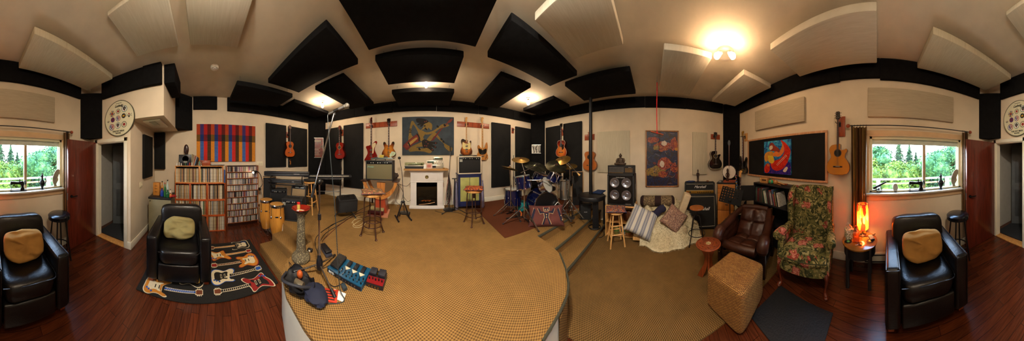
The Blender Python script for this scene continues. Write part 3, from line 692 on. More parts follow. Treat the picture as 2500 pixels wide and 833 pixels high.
hanger('right',onx(1452,XR),onx(1428,XR),2.2,2.36,'wooden hanger board behind the stove pipe',[(onx(1440,XR-.1),.08)],REDW,HG)
hanger('right',onx(1757,XR),onx(1735,XR),2.22,2.36,'wooden hanger board of the black round-back guitar',[(onx(1747,XR-.12),.09)],REDW,HG)
hanger('back',ony(2054,YB)-.07,ony(2054,YB)+.06,2.03,2.36,'tall wooden hanger block beside the golden nylon-string guitar head',[(ony(2046,YB+.12),.21)],REDW,HG)
# long carved bass on the window wall next to the corner, in profile
wall_guitar('back',1813,320,424,'black bass guitar hanging by the corner, right of the banjo','strat',lacquer('#15120f'),off=.1,kind='bass',name='bass_guitar',strings=4,neckw=.03,headshape='fender',head=GOLD,neck=WALNUT,pickups=1,hard=GOLD)
hanger('back',ony(1822,YB)-.06,ony(1822,YB)+.06,2.13,2.34,'orange wood hanger block of the black bass',[(ony(1813,YB+.1),.12)],OAK,HG)
# two instruments' straps hanging below the guitars
for wl,px,y0,y1,lb in(('left',708,386,406,'patterned strap hanging below the classical guitar'),('front',833,389,416,'black strap hanging below the red acoustic guitar'),('right',1371,384,402,'dark strap end below the cherry sunburst guitar')):
 if wl=='front':x,y,rz=ony(px,YF-.04),YF-.05,0
 elif wl=='left':x,y,rz=XL+.05,onx(px,XL+.04),pi/2
 else:x,y,rz=XR-.05,onx(px,XR-.04),-pi/2
 z1,z0=zat(y0,x,y),zat(y1,x,y)
 g=G(); g.surf(lambda a,b:((b-.5)*.05+.006*sin(a*9),.012*sin(a*7),z1+.12-(z1+.12-z0)*a-z0),20,3); g.surf(lambda a,b:((b-.5)*.05+.006*sin(a*9),.004+.012*sin(a*7),z1+.12-(z1+.12-z0)*a-z0),20,3)
 o=g.build('guitar_strap',plain('#221710',.8)if wl!='left' else pattern('cells',[(.0,'#6b2c14'),(.5,'#c98a3a'),(.7,'#1e140e')],60),loc=(x,y,z0),rot=(0,0,rz)); tag(o,lb,'strap','guitar straps')
 # banjo on a stand by the corner
bx,by=ray(1780); rr=3.62; bx*=rr; by*=rr; bz0=zat(434,bx,by); rz=face(bx,by)
o=thing('banjo','banjo with a white drum head standing behind the drawer cabinet','banjo',(bx,by,bz0-.02),rz,rx=0)
def ring_y(g,r0,prof,cz):
 n=40; vs=[]; fs=[]
 for r,y in prof:
  for k in range(n):a=2*pi*k/n; vs.append((r*cos(a),y,cz+r*sin(a)))
 for i in range(len(prof)-1):
  for k in range(n):fs.append((i*n+k,i*n+(k+1)%n,(i+1)*n+(k+1)%n,(i+1)*n+k))
 g.add(vs,fs)
rb=.165
g=G(); ring_y(g,rb,[(rb,-.05),(rb+.006,-.045),(rb+.006,.02),(rb*.9,.03),(0.001,.035)],rb); g.build('rim',WALNUT,o)
g=G(); ring_y(g,rb,[(.001,-.052),(rb-.004,-.052),(rb,-.048)],rb); g.build('drum_head',plain('#ddd3c4',.5,var=.05),o)
g=G(); ring_y(g,rb,[(rb-.004,-.057),(rb+.005,-.057),(rb+.005,-.042),(rb-.002,-.042)],rb); g.build('tension_hoop',CHROME,o)
for k in range(16):
 a=2*pi*k/16; g=G(); g.cyl(((rb+.01)*cos(a),-.055,rb+(rb+.01)*sin(a)),((rb+.01)*cos(a),.0,rb+(rb+.01)*sin(a)),.003,n=6); g.ball(((rb+.01)*cos(a),-.02,rb+(rb+.01)*sin(a)),.007,8,6); g.build('bracket',CHROME,o)
g=G(); g.box(-.014,.014,-.062,-.04,2*rb-.02,2*rb+.5,.004); nk=g.build('neck',WALNUT,o)
g=G(); g.prism([(-.02,2*rb+.5),(.02,2*rb+.5),(.035,2*rb+.56),(.02,2*rb+.63),(-.02,2*rb+.63),(-.035,2*rb+.56)],-.06,-.045,.003); g.build('headstock',BLKP,o)
g=G(); g.box(-.03,.03,-.066,-.052,rb*.55,rb*.6); g.build('bridge',MAPLE,o)
g=G()
for k in range(5):g.tube([((k-2)*.006,-.068,rb*.58),((k-2)*.004,-.064,2*rb+.5)],.0007,4)
g.build('string',STEEL,o)
# ------------------------------------------------------------------ left side: records, CDs, fridge, armchair, rug, congas
SHF=wood('#a8481a','#c9622a',.4); SHFT=wood('#c07a38','#d99a52',.4)
SX=-3.28
ya=[onx(p,SX)for p in(427,487,546)]; yb=[onx(p,SX)for p in(427,464,506,551)]
LP_COL=['#cdbf9c','#b59f78','#8c7450','#d9cdb0','#6a4a30','#4a2f20','#c29a68','#a07448','#2b2420','#9c2c1c','#c0602c','#3d4f6b','#5d7350','#d0b060','#93887a','#ddd8cc']
LPN=['cream','sand','drab grey','off-white','brown','dark brown','tan','light brown','black','brick red','orange','slate blue','sage green','yellow','grey','white']
lpm=[plain(c,.7,var=.35,scale=40,name='record sleeve')for c in LP_COL]
W_LP=[10,8,6,9,4,3,7,5,4,1.2,1,1.2,1,1,6,8]
def crate(label,y0,y1,z0,z1,mat,holds,cols=1):
 o=thing('record_crate',label,'shelf',(SX,(y0+y1)/2,z0),pi/2,'wooden record shelves')
 w=(y1-y0)/2-.002; h=z1-z0-.002; t=.018; d=.34
 g=G(); g.box(-w,w,0,d,0,t,.002); g.build('bottom_board',mat,o)
 g=G(); g.box(-w,w,0,d,h-t,h,.002); g.build('top_board',mat,o)
 for s in(-1,1):
  g=G(); g.box(s*w,s*(w-t),0,d,t,h-t,.002); g.build('side_panel',mat,o)
 g=G(); g.box(-w+t,w-t,d-.008,d,t,h-t); g.build('back_panel',DARKW,o)
 return o
lp_jobs=[]
zz=[1.51,1.11,.72,.36,0.0]
for i in range(2):
 crate(['open wooden record crate at the top left, under the small black speaker','open wooden record crate at the top right, under the flat stack'][i],ya[i],ya[i+1],zz[1],zz[0],SHFT,0)
 lp_jobs.append((ya[i],ya[i+1],zz[1],'top '+['left','right'][i]))
nm=['second','third','bottom']
for r in range(3):
 for c in range(3):
  crate(f"orange wood record shelf in the {nm[r]} row, {['left', 'middle', 'right'][c]} column",yb[c],yb[c+1],zz[r+2],zz[r+1],SHF,0)
  if r==2 and c<2:continue
  lp_jobs.append((yb[c],yb[c+1],zz[r+2],f"{nm[r]} row {['left', 'middle', 'right'][c]}"))
hl=.312
lpmesh={}
def lp(y,z,th,tilt,ci,where):
 k=(ci,round(th,4))
 if k not in lpmesh:
  g=G(); g.box(0,.30,0,th,0,hl,.0008,1); o=g.build('record_sleeve',lpm[ci])
  lpmesh[k]=o.data
 else:
  o=bpy.data.objects.new('record_sleeve',lpmesh[k]); COL.objects.link(o)
 o.location=(SX-.315+random.uniform(-.006,.006),y,z); o.rotation_euler=(tilt,0,0)
 tag(o,f'{LPN[ci]} record sleeve standing in the {where} shelf compartment','record','records in the wooden shelves')
for y0,y1,z,where in lp_jobs:
 y=y0+.024; hid=where.startswith('third row')and 'right' not in where
 nlp=0
 while y<y1-.034:
  th=random.choice((.007,.009,.009,.012,.012,.014))if not hid else.014
  ci=random.choices(range(16),W_LP)[0]; lp(y,z+.0185,th,random.choice((0,0,0,R(-.5),R(.4))),ci,where); y+=th+.0012+(random.random()<.04)*.012; nlp+=1
  # things on top of the shelves
topz=zz[0]
o=thing('desktop_speaker','small square black speaker box standing on the record shelves','speaker',(SX-.17,onx(453,SX-.1),topz),pi/2)
g=G(); g.box(-.16,.16,-.1,.1,0,.26,.008); g.build('cabinet',BLKP,o)
g=G(); g.at((0,-.1,.15),rx=pi/2); g.lathe([(.1,0),(.1,.004),(.09,.006),(.05,-.01),(.0,-.02)],28); g.build('driver_ring',plain('#2a2a2c',.4),o)
g=G(); g.box(-.045,.045,-.104,-.1,.06,.11); g.build('badge',plain('#8c8a80',.5),o)
o=thing('wooden_mask','dark oval wooden mask standing on the small black speaker','mask',(SX-.17,onx(454,SX-.1),topz+.262),pi/2)
g=G(); g.ball((0,0,.125),(.062,.03,.125),20,14); g.build('face',DARKW,o)
g=G(); g.box(-.007,.007,-.038,-.02,.1,.15,.004)
for s in(-1,1):g.ball((s*.025,-.027,.15),(.014,.006,.006),8,6)
g.ball((0,-.028,.07),(.018,.006,.007),8,6); g.build('features',plain('#120907',.5),o)
g=G(); g.cyl((0,0,0),(0,0,.02),.03,.02); g.build('foot',BLKP,o)
def leaning(y,z,w,h,th,tilt,mat,lb,d=.3,grp='sleeves leaning beside the small speaker'):
 g=G(); g.box(-d/2,d/2,-th/2,th/2,0,h,.001,1); o=g.build('record_sleeve',mat,loc=(SX-.16,y,z+.003),rot=(tilt,0,0)); return tag(o,lb,'record',grp)
for k,(c,t)in enumerate((('#cdbd94',0),('#b8a888',-4),('#d8c8a8',-8),('#c0583a',-12),('#d9d2c4',-15),('#345a8a',-19),('#222222',-24))):
 yk=onx(468,SX-.15)+.015+k*.013; leaning(yk,topz,0,.27-.012*k,.008,R(-t if 0 else t)*1.0,plain(c,.6),['cream','beige','sand','red','white','blue','black'][k]+' sleeve leaning beside the small black speaker')
o=thing('jewellery_box','reddish carved wooden box on top of the record shelves','box',(SX-.2,onx(502,SX-.15),topz),pi/2)
g=G(); g.box(-.12,.12,-.08,.08,0,.1,.006); g.build('body',REDW,o); g=G(); g.box(-.123,.123,-.083,.083,.1,.125,.006); g.build('lid',REDW,o)
o=thing('flat_box_stack','flat black case lying on the right end of the record shelves','case',(SX-.17,onx(530,SX-.1),topz),pi/2)
g=G(); g.box(-.17,.17,-.14,.14,0,.02,.004); g.build('case',BLKP,o)
g=G(); g.box(-.14,.15,-.12,.12,.02,.032,.003); g.build('sleeve',plain('#cfcabc',.5),o)
rnd=random.Random(3)
for k in range(9):
 px=432+k*5.2; y=onx(px,SX-.03); col=['#e8e4da','#dcd8d0','#e8e4da','#1c1c20','#3a6a4a','#303a6a','#b03028','#e9e2d6','#3b7a50'][k]; h=(.07,.085,.06,.05,.07,.06,.075,.08,.05)[k]
 g=G(); g.lathe([(.012,0),(.016,h*.25),(.010,h*.55),(.014,h*.7),(.012,h*.9),(0,h)],12)
 if k%3==0:g.ball((0,-.012,h*.4),(.008,.012,.006),8,6)
 tag(g.build('figurine',plain(col,.4),loc=(SX-.04-.012*(k%2),y,topz)),['white','off-white','white','black','green','navy','red','cream','dark green'][k]+f' little figurine on the shelf edge, number {["one","two","three","four","five","six","seven","eight","nine"][k]} from the left','figurine','figurines in front of the small speaker')
g=G(); g.lathe([(.014,0),(.014,.06),(.008,.07),(.008,.085)],14); tag(g.build('small_bottle',see_glass('#cfe8e0',.8),loc=(SX-.04,onx(492,SX-.03),topz)),'tiny clear bottle in front of the carved wooden box','bottle')
g=G(); g.lathe([(.01,0),(.01,.11),(.0,.12)],14); tag(g.build('small_bottle',plain('#3f8a78',.4),loc=(SX-.05,onx(487,SX-.03),topz)),'slim teal tube standing beside the carved wooden box','bottle')
# narrow upright shelf of tapes between the crates and the CD rack
g=G(); g.box(-.28,.0,0,.03,0,.3,.002); tag(g.build('video_case',pattern('wave',[(0,'#39508a'),(.4,'#c96a38'),(.7,'#6a4a8a')],40),loc=(SX,ya[2]+.006,zz[1]+.001)),'blue and orange boxed set beside the top right record crate','box')
# CD rack
CX=-3.46; cy0=onx(553,CX); cy1=onx(631,CX)
o=thing('cd_rack','tall slim wooden rack packed with CDs, nine rows','shelf',(CX,(cy0+cy1)/2,0),pi/2)
cw=(cy1-cy0)/2; ch=1.50; NR=9; CW=wood('#8a4a22','#a8602e',.4)
for s in(-1,1):g=G(); g.box(s*cw,s*(cw-.018),0,.16,0,ch,.003); g.build('side_panel',CW,o)
g=G(); g.box(-cw,cw,.152,.16,.05,ch); g.build('back_panel',DARKW,o)
rows=[.09+k*.157 for k in range(NR)]
for z in rows:g=G(); g.box(-cw+.018,cw-.018,-.004,.15,z-.014,z,.002); g.build('shelf_board',CW,o)
g=G(); g.box(-cw+.018,cw-.018,.01,.03,0,.07); g.build('kick_board',DARKW,o)
CDC=['#b9b2a6','#8b8478','#3a3836','#d8d2c8','#5b4a6a','#6a2c2c','#a8762c','#38506a','#4a5a4a','#c8b89a','#9c4a5a','#222224','#7c6a8c','#e0dcd4']
cdm=[plain(c,.35,var=.5,scale=90,name='cd spine')for c in CDC]; CDN=['light grey','grey','charcoal','pale','purple','maroon','amber','blue','green','beige','pink','black','lilac','white']
cdmesh={}
def cdbox(ci,th):
 k=(ci,th)
 if k not in cdmesh:
  g=G(); g.box(0,.125,0,th,0,.124,.0006,1); me=g.build('x',cdm[ci]); cdmesh[k]=me.data; bpy.data.objects.remove(me)
 return cdmesh[k]
stuffg=G(); slots=[]; n_cd=0
for r in range(NR-1,-1,-1):
 y=cy0+.02
 while y<cy1-.031:
  th=random.choice((.0102,.0102,.0102,.0102,.018)); ci=random.choices(range(14),[6,5,5,6,2,2,1.5,2,1.5,4,1.5,4,3,4])[0]
  if n_cd<295:
   c=bpy.data.objects.new('cd_case',cdbox(ci,th)); COL.objects.link(c); c.location=(CX-.128+random.uniform(-.003,.004),y,rows[r]+.001)
   tag(c,f"{CDN[ci]} CD case in the {['bottom', 'second lowest', 'third lowest', 'fourth lowest', 'middle', 'fourth highest', 'third highest', 'second highest', 'top'][r]} row of the rack",'CD','CDs in the tall rack'); n_cd+=1
  else:
   stuffg.m=ci; q=random.uniform(-.003,.004); stuffg.box(CX-.128+q,CX-.003+q,y,y+th,rows[r]+.001,rows[r]+.125)
  y+=th+.0006
c=stuffg.build('cd_cases',cdm); tag(c,'remaining CD cases filling the lower rows of the tall rack','CD',kind='stuff')
# clamp lamp on the rack
o=thing('clamp_lamp','black gooseneck lamp clipped to the right side of the CD rack','lamp',(CX+.02,cy1+.02,.9),0)
g=G(); g.tube([(0,0,0),(.02,.08,.12),(.0,.05,.3),(.03,-.03,.42),(.06,-.12,.45)],.009,8,6); g.build('neck',BLKM,o)
g=G(); g.box(-.03,.03,-.02,.03,-.05,.02,.006); g.build('clamp',BLKM,o)
g=G(); g.cyl((.055,-.1,.455),(.075,-.2,.43),.022,.05,18); h=g.build('lamp_head',BLKM,o)
g=G(); g.ball((.073,-.195,.427),.026,12,8); g.build('bulb',emis('#ffdcae',45),h)
g=G(); g.tube([(0,.01,0),(.02,.08,-.25),(0,.05,-.5),(.05,.09,-.85),(.12,.2,-.89)],.004,6,6); g.build('cord',BLKP,o)
# striped weaving
y0,y1=onx(480,XL+.04),onx(623,XL+.04); z0,z1=1.6,2.55; w=y1-y0; h=z1-z0
o=thing('wall_weaving','large striped weaving in red, orange, purple and blue','wall hanging',(XL,(y0+y1)/2,z0),pi/2)
g=G(); cols=['#a83c12','#3f2a66','#a51512','#5a0f0c']; mid=['#6a4a10','#0a2a6a','#6a0f1a','#1c1a18']; low=['#c87a1c','#4a6aa8','#c0241c','#5a3a12']; stripe2=['#d08a24','#1e4a8c','#c8281c','#2c2010']
mats=[plain(c,.9,bmp=.3,scale=60,name='woven wool')for c in cols+mid+low+stripe2]; n=17
for k in range(n):
 a=-w/2+w*k/n; b=-w/2+w*(k+1)/n; q=k%4
 g.m=q; g.box(a,b,-.04,-.02,h*.72,h)
 g.m=4+q; g.box(a,b,-.04,-.02,h*.54,h*.72)
 g.m=8+q; g.box(a,b,-.04,-.02,0,h*.54)
 g.m=12+q
 for j in range(13):g.box(a,b,-.0405,-.03,h*.02+j*h*.04,h*.02+j*h*.04+h*.016)
g.build('cloth',mats,o)
g=G(); g.box(-w/2+.01,w/2-.01,-.02,-.002,.01,h-.01); g.build('stretcher',PINE,o)
g=G(); g.box(w/2,w/2+.006,-.04,-.015,0,h); g.build('edge_braid',plain('#1e3a7a',.8),o)
def plate(x,y,z,rz,lb,sw=1,name='light_switch',cat='switch',w=.075):
 o=thing(name,lb,cat,(x,y,z),rz)
 g=G(); g.box(-w,w,-.008,-.001,0,.12,.003); g.build('plate',IVORY,o)
 for s in(-1,0,1):
  g=G(); g.box(s*w*.6-.008,s*w*.6+.008,-.013,-.006,.035,.085,.003); g.build('toggle' if name=='light_switch' else 'socket',plain('#d8cdb0',.4),o)
plate(XL,onx(634,XL),zat(405,XL,onx(634,XL)),pi/2,'cream wall outlet plate right of the striped weaving',name='wall_outlet',cat='outlet',w=.09)
plate(ony(344,YR),YR,zat(458,ony(344,YR),YR),pi,'cream light switch plate above the baseboard stub wall')
# drum head sign by the doorway
yd=onx(292,XD); o=thing('drum_head_sign','round cream drum head covered in coloured emblems above the doorway','sign',(XD,yd,2.44),pi/2)
DR=.335
def disc(g,x,z,r,y0,y1,n=32,sx=1):g.prism([(x+r*sx*cos(2*pi*k/n),z+r*sin(2*pi*k/n))for k in range(n)],y0,y1)
g=G(); disc(g,0,0,DR-.004,-.03,-.002,64); g.build('head',plain('#d9d4b4',.5,var=.04),o)
g=G(); ring_y(g,DR,[(DR-.006,-.034),(DR+.004,-.034),(DR+.004,-.003),(DR-.006,-.003),(DR-.006,-.034)],0); g.build('hoop',plain('#6a6a5a',.3,.7),o)
g=G(); em=[plain(c,.5,var=.02,name='print')for c in('#8f1a1c','#1c2c6c','#0f6a70','#e8e4d8','#15151a','#c89a2a','#2a5a3a')]
def ly(k):return-.031-.0004*k
def emb(cx,cz,r,kind):
 if kind==0:
  g.m=1; disc(g,cx,cz,r,ly(1),-.03); g.m=0; g.prism([(cx+r*cos(t),cz+r*sin(t))for t in[(-1.2+3.14*k/16)for k in range(17)]],ly(2),-.03)
  g.m=3; disc(g,cx,cz,r*.8,ly(3),-.03); g.m=1; disc(g,cx,cz+r*.12,r*.58,ly(4),-.03); g.m=0; g.prism([(cx+r*.55*cos(t),cz+r*.12+r*.55*sin(t))for t in[(-1.2+3.14*k/12)for k in range(13)]],ly(5),-.03)
  g.m=3; g.prism([(cx+r*.1,cz+r*.6),(cx+r*.25,cz+r*.2),(cx+r*.05,cz+r*.15),(cx+r*.15,cz-r*.35),(cx-r*.2,cz+r*.05),(cx,cz+r*.1),(cx-r*.1,cz+r*.45)],ly(6),-.03)
  g.m=4
  for s in(-1,1):disc(g,cx+s*r*.25,cz-r*.48,r*.12,ly(7),-.03,12)
 elif kind==1:
  g.m=2; disc(g,cx,cz,r,ly(1),-.03); g.m=3; disc(g,cx,cz,r*.85,ly(2),-.03); g.m=4
  for k in range(5):disc(g,cx+r*.35*cos(1.26*k),cz+r*.15+r*.35*sin(1.26*k),r*.25,ly(3),-.03,12)
  g.m=0; disc(g,cx,cz-r*.5,r*.2,ly(3),-.03,12)
 elif kind==2:
  g.m=0; disc(g,cx,cz,r,ly(1),-.03); g.m=1; disc(g,cx,cz,r*.85,ly(2),-.03); g.m=0; disc(g,cx,cz,r*.5,ly(3),-.03); g.m=4; disc(g,cx,cz,r*.25,ly(4),-.03)
 elif kind==3:
  for k in range(12):
   t=2*pi*k/12; g.m=(4,5,1)[k%3]; g.prism([(cx+r*.35*cos(t-.2),cz+r*.35*sin(t-.2)),(cx+r*.35*cos(t+.2),cz+r*.35*sin(t+.2)),(cx+r*1.05*cos(t+.12),cz+r*1.05*sin(t+.12)),(cx+r*1.05*cos(t-.12),cz+r*1.05*sin(t-.12))],ly(1),-.03)
  g.m=0; disc(g,cx,cz,r*.35,ly(2),-.03)
 elif kind==4:
  g.m=4; disc(g,cx,cz,r,ly(1),-.03); g.m=5; g.prism([(cx-r*.5,cz-r*.4),(cx,cz-r*.2),(cx+r*.3,cz-r*.5),(cx+r*.5,cz+r*.1),(cx+r*.2,cz+r*.6),(cx,cz+r*.2),(cx-r*.5,cz+r*.3)],ly(2),-.03)
 elif kind==5:
  for k in range(20):t=2*pi*k/20; g.m=4; disc(g,cx+r*.85*cos(t),cz+r*.85*sin(t),r*.12,ly(1),-.03,8)
  g.m=0; disc(g,cx,cz,r*.45,ly(2),-.03)
 elif kind==6:
  g.m=4
  for s in(-1,1):
   for j in range(3):g.prism([(cx,cz-r*.1*j),(cx+s*r*1.1,cz+r*(.5-.4*j)),(cx+s*r*1.1,cz+r*(.4-.4*j)),(cx,cz-r*.1*j-r*.08)],ly(1),-.03)
  g.m=0; disc(g,cx,cz+r*.4,r*.25,ly(2),-.03,12); g.m=4; disc(g,cx,cz-r*.5,r*.3,ly(2),-.03,12)
for(cx,cz,r,k)in((-.155,.11,.06,3),(-.015,.135,.05,5),(.125,.16,.06,1),(-.14,-.01,.048,2),(-.015,0,.052,0),(.11,.03,.045,4),(.225,.03,.055,6),(-.165,-.15,.062,0),(-.02,-.135,.06,1),(.12,-.13,.06,5),(-.25,-.03,.03,6)):emb(cx,cz,r,k)
g.build('emblem',em,o)
inkb=plain('#1c1812',.6)
text('Ludwig',.062,inkb,o,(.0,-.032,.235),(pi/2,0,0),shear=.3,bold=.002); text('WEATHERMASTER',.016,inkb,o,(0,-.032,.285)); text('THE FAT MAN',.042,inkb,o,(-.01,-.032,-.245),bold=.0015); text('ROCKS',.036,inkb,o,(-.01,-.032,-.283),bold=.0015)
# fridge and what stands on it
o=thing('mini_fridge','squat grey-green fridge with a black top in the corner','fridge',(-2.79,-.87,0),pi/2+.03)
g=G(); g.box(-.235,.235,.03,.5,.02,.84,.01); g.build('cabinet',plain('#5f5a48',.5),o)
g=G(); g.box(-.235,.235,-.02,.03,.03,.84,.01); g.build('door',plain('#8a8468',.45,.3),o)
g=G(); g.box(-.245,.245,-.03,.52,.84,.875,.008); g.build('top',BLKP,o)
g=G(); g.cyl((-.2,-.024,.8),(-.2,-.018,.8),.012,n=14); g.build('lock',CHROME,o)
g=G(); g.box(-.22,.22,0,.45,0,.03); g.build('foot',BLKP,o)
ft=.876
o=thing('wine_box','light wooden bottle box standing on the fridge','box',(-3.0,-1.0,ft),pi/2)
g=G(); g.box(-.07,.07,-.06,.06,0,.27,.004); g.build('body',wood('#b9752c','#cf9040',.5),o);
for z in(.07,.14,.2):g=G(); g.box(-.03,.03,-.063,-.06,z,z+.008); g.build('slot',DARKW,o)
for k,(dx,dy,h,r,c,lb)in enumerate(((-3.02,-.885,.3,.035,'#b5803a','slim brown wooden bottle carrier beside the box'),(-2.92,-.86,.17,.038,'#1c3c9a','blue tin on the fridge'),(-2.9,-.79,.29,.028,'#2a6a34','green bottle with a red cap on the fridge'),(-3.05,-.77,.33,.03,'#b8cac0','tall pale bottle at the back of the fridge'),(-2.86,-.72,.15,.04,'#1c5a3a','short green tin near the fridge edge'),(-2.98,-.69,.14,.03,'#c9b9a8','clear jar on the fridge'),(-2.87,-.66,.09,.03,'#c06a2c','small orange jar at the fridge corner'))):
 o=thing('bottle' if k else 'bottle_carrier',lb,'bottle',(dx,dy,ft),0,'bottles on the fridge')
 g=G(); g.lathe([(r*.95,0),(r,.01),(r,h*.55),(r*.85,h*.64),(r*.4,h*.75),(r*.36,h*.92)],18); g.build('body',plain(c,.2,coat=.4),o)
 g=G(); g.lathe([(r*.4,h*.92),(r*.42,h),(0,h)],14); g.build('cap',plain('#a8241c' if k==2 else '#222222',.4),o)
g=G(); g.ball((0,0,.02),(.09,.08,.022),18,10,jit=.5); tag(g.build('red_cloth',plain('#a01c1c',.8),loc=(-2.9,-.56-.07,ft)),'crumpled red cloth at the right of the fridge top','cloth')
# armchair
LEA=leather('#0c0b0c',.33); SUEDE=plain('#8f8252',.95,var=.15,scale=6,bmp=.4)
PIPE=leather('#1c1a1c',.25)
def armchair(label,x,y,rz,back_h=.86,cushion_rot=0):
 o=thing('armchair',label,'armchair',(x,y,0),rz,'black leather armchairs')
 W2=.427; F=-.42; B=.42
 for s in(-1,1):
  g=G(); g.box(s*W2,s*(W2-.15),F,B-.06,.07,.64,.04,4); a=g.build('arm',LEA,o)
  x0,x1=s*W2-s*.012,s*(W2-.15)+s*.012
  g=G(); g.tube([(x0,F+.005,.1),(x0,F+.005,.627),(x1,F+.005,.627),(x1,F+.005,.4)],.005,6); g.tube([(x0,F+.01,.632),(x0,B-.1,.632)],.005,6); g.tube([(x1,F+.01,.632),(x1,B-.2,.632)],.005,6); g.build('piping',PIPE,a)
 g=G(); g.box(-W2+.16,W2-.16,F+.01,B-.1,.07,.29,.02,3); g.build('base',LEA,o)
 g=G()
 n=14
 def seatf(u,v):pass
 g.at((0,-.08,.385)); g.ball((0,0,0),(.282,.345,.1),32,14,e=.32,jit=.06,seed=3); g.at(); sc=g.build('seat_cushion',LEA,o,sharp=60)
 g=G(); g.tube([(-.27,-.40,.44),(-.1,-.418,.45),(.1,-.418,.45),(.265,-.405,.445),(.272,-.2,.46),(.268,.12,.46)],.005,6,6); g.build('piping',PIPE,sc)
 g=G(); g.at((0,.3,.10),rx=R(-7)); g.box(-W2+.1,W2-.1,-.04,.12,0,back_h-.2,.05,4); g.at((0,.205,.635),rx=R(-9)); g.ball((0,0,0),(.348,.10,.25),28,14,e=.36,jit=.05,seed=9); g.at(); bk=g.build('backrest',LEA,o,sharp=60)
 pass
 for sx in(-1,1):
  for sy in(F+.05,B-.1):g=G(); g.box(sx*(W2-.03),sx*(W2-.09),sy,sy+.05,.014,.075,.005); g.build('foot',REDW,o)
 return o
A1=armchair('black leather armchair on the guitar rug in front of the record shelves',-2.205,-.35,R(95))
A2=armchair('black leather armchair under the window, between lamp table and wooden door',-.53,-1.69,R(175.7),.9)
def softpillow(label,o,loc,w,d,h,rx,rz,mat,ry=0,crease=.7,seed=1,grp=None,name='cushion',n=18,cat='cushion',pipe=None,slump=0):
 t=thing(name,label,cat,loc,0,grp); t.rotation_euler=(rx,ry,rz)
 g=G()
 if slump:
  g.ball((0,0,0),(w/2,d/2,h/2),48,30,e=.5)
  for v in g.v:
   u_,q_=v.x/w*2,v.y/d*2; a=noise.noise(Vector((u_*1.4+seed,q_*2.6,v.z*6)))
   v.z+=(.05*a-.018*abs(sin(5*q_+2.2*u_+seed+2*a)))*(1-.3*abs(u_)); v.y+=.028*noise.noise(Vector((u_*1.7,seed,2)))-.02*q_*abs(u_)
 else:g.pillow(w,d,h,n,crease,seed)
 g.build('cover',mat,t,sharp=70)
 if pipe:
  e=lambda a,b:(a*w/2*(1-.07*(1-abs(b)**2)*abs(a)**3),b*d/2*(1-.07*(1-abs(a)**2)*abs(b)**3),0)
  pts=[e(-1+2*k/8,-1)for k in range(8)]+[e(1,-1+2*k/8)for k in range(8)]+[e(1-2*k/8,1)for k in range(8)]+[e(-1,1-2*k/8)for k in range(8)]
  g=G(); g.tube(pts,.004,6,0,True); g.build('piping',pipe,t)
 return t
softpillow('olive suede cushion on the armchair by the records',A1,(-2.13,-.355,.62),.47,.32,.2,R(66),R(95),SUEDE,slump=1,seed=4,grp='suede cushions')
softpillow('tan suede cushion on the armchair under the window',A2,(-.535,-1.63,.63),.48,.34,.23,R(64),R(175.7),plain('#a5793a',.95,var=.15,scale=6,bmp=.4),slump=1,seed=2,grp='suede cushions')
# guitar rug
o=thing('guitar_rug','black rug with colourful electric guitars on the hardwood','rug',(-2.2,.06,.002),R(1))
RW,RH=1.14,1.78
RUGB=plain('#17140f',1,bmp=.6,scale=120,var=.4); g=G(); g.box(-RW/2,RW/2,-RH/2,RH/2,0,.014,.006); g.build('pile',RUGB,o)
rc={'w':plain('#d9cba8',.95,bmp=.3,scale=90),'r':plain('#8c1a14',.95),'o':plain('#c07a22',.95),'b':plain('#1f4fa0',.95),'k':RUGB,'y':plain('#c9a050',.95),'n':plain('#6a3416',.95)}
keys=list(rc)
def rugguitar(cx,cy,d,shape,c_out,c_body,c_guard,c_neck):
 """d=+1: head towards +y"""
 g=G(); S=.74; P=SHAPES[shape]
 f=lambda x,z:(cx+x*S*1.0*d,cy+(z-.5)*S*d)
 def pl(poly,key,k):g.m=keys.index(key); g.slab([f(x,z)for x,z in poly],.013,.0148+.0005*k)
 pl(scale_poly(P,1.12,.2),c_out,1); pl(scale_poly(P,1.04,.2),c_body,2); pl([(x*.62-.01,.17+(z-.2)*.62)for x,z in P],c_guard,3)
 pl([(-.03,.34),(.03,.34),(.025,.87),(-.025,.87)],'w' if c_neck!='w' else 'y',2); pl([(-.02,.34),(.02,.34),(.018,.86),(-.018,.86)],c_neck,3)
 for k in range(14):pl([(-.02,.38+k*.034),(.02,.38+k*.034),(.02,.387+k*.034),(-.02,.387+k*.034)],'w',4)
 pl([(-.04,.86),(.04,.86),(.055,.9),(.045,.99),(-.045,.99),(-.055,.9)],'w',2); pl([(-.03,.875),(.03,.875),(.043,.9),(.035,.98),(-.035,.98),(-.043,.9)],c_out if c_out!='w' else 'n',3)
 for z in(.16,.23):pl([(-.045,z),(.045,z),(.045,z+.03),(-.045,z+.03)],'w',5); pl([(-.035,z+.006),(.035,z+.006),(.035,z+.024),(-.035,z+.024)],'k',6)
 for kx,kz in((.09,.08),(.11,.13),(.07,.04)):pl([(kx+.018*cos(t*pi/4),kz+.018*sin(t*pi/4))for t in range(8)],'b' if c_body!='b' else 'r',6)
 for k in range(3):
  for s in(-1,1):pl([(s*.06+.01*cos(t*pi/3),.9+k*.03+.01*sin(t*pi/3))for t in range(6)],'w',3)
 g.build('woven_guitar',[rc[q]for q in keys],o)
specs=[('strat','w','k','w','o'),('firebird','r','o','w','o'),('semi','r','o','w','n'),('tele','b','w','k','k'),('firebird','w','r','k','k')]
for k,sp_ in enumerate(specs):
 x=-.44+k*.22; rugguitar(x,.43,-1 if k%2==0 else 1,*sp_)
specs2=[('tele','w','r','w','k'),('semi','w','o','k','y'),('strat','b','w','k','k'),('semi','w','k','y','o'),('strat','w','o','w','b')]
for k,sp_ in enumerate(specs2):
 x=-.44+k*.22; rugguitar(x,-.43,1 if k%2==0 else-1,*sp_)
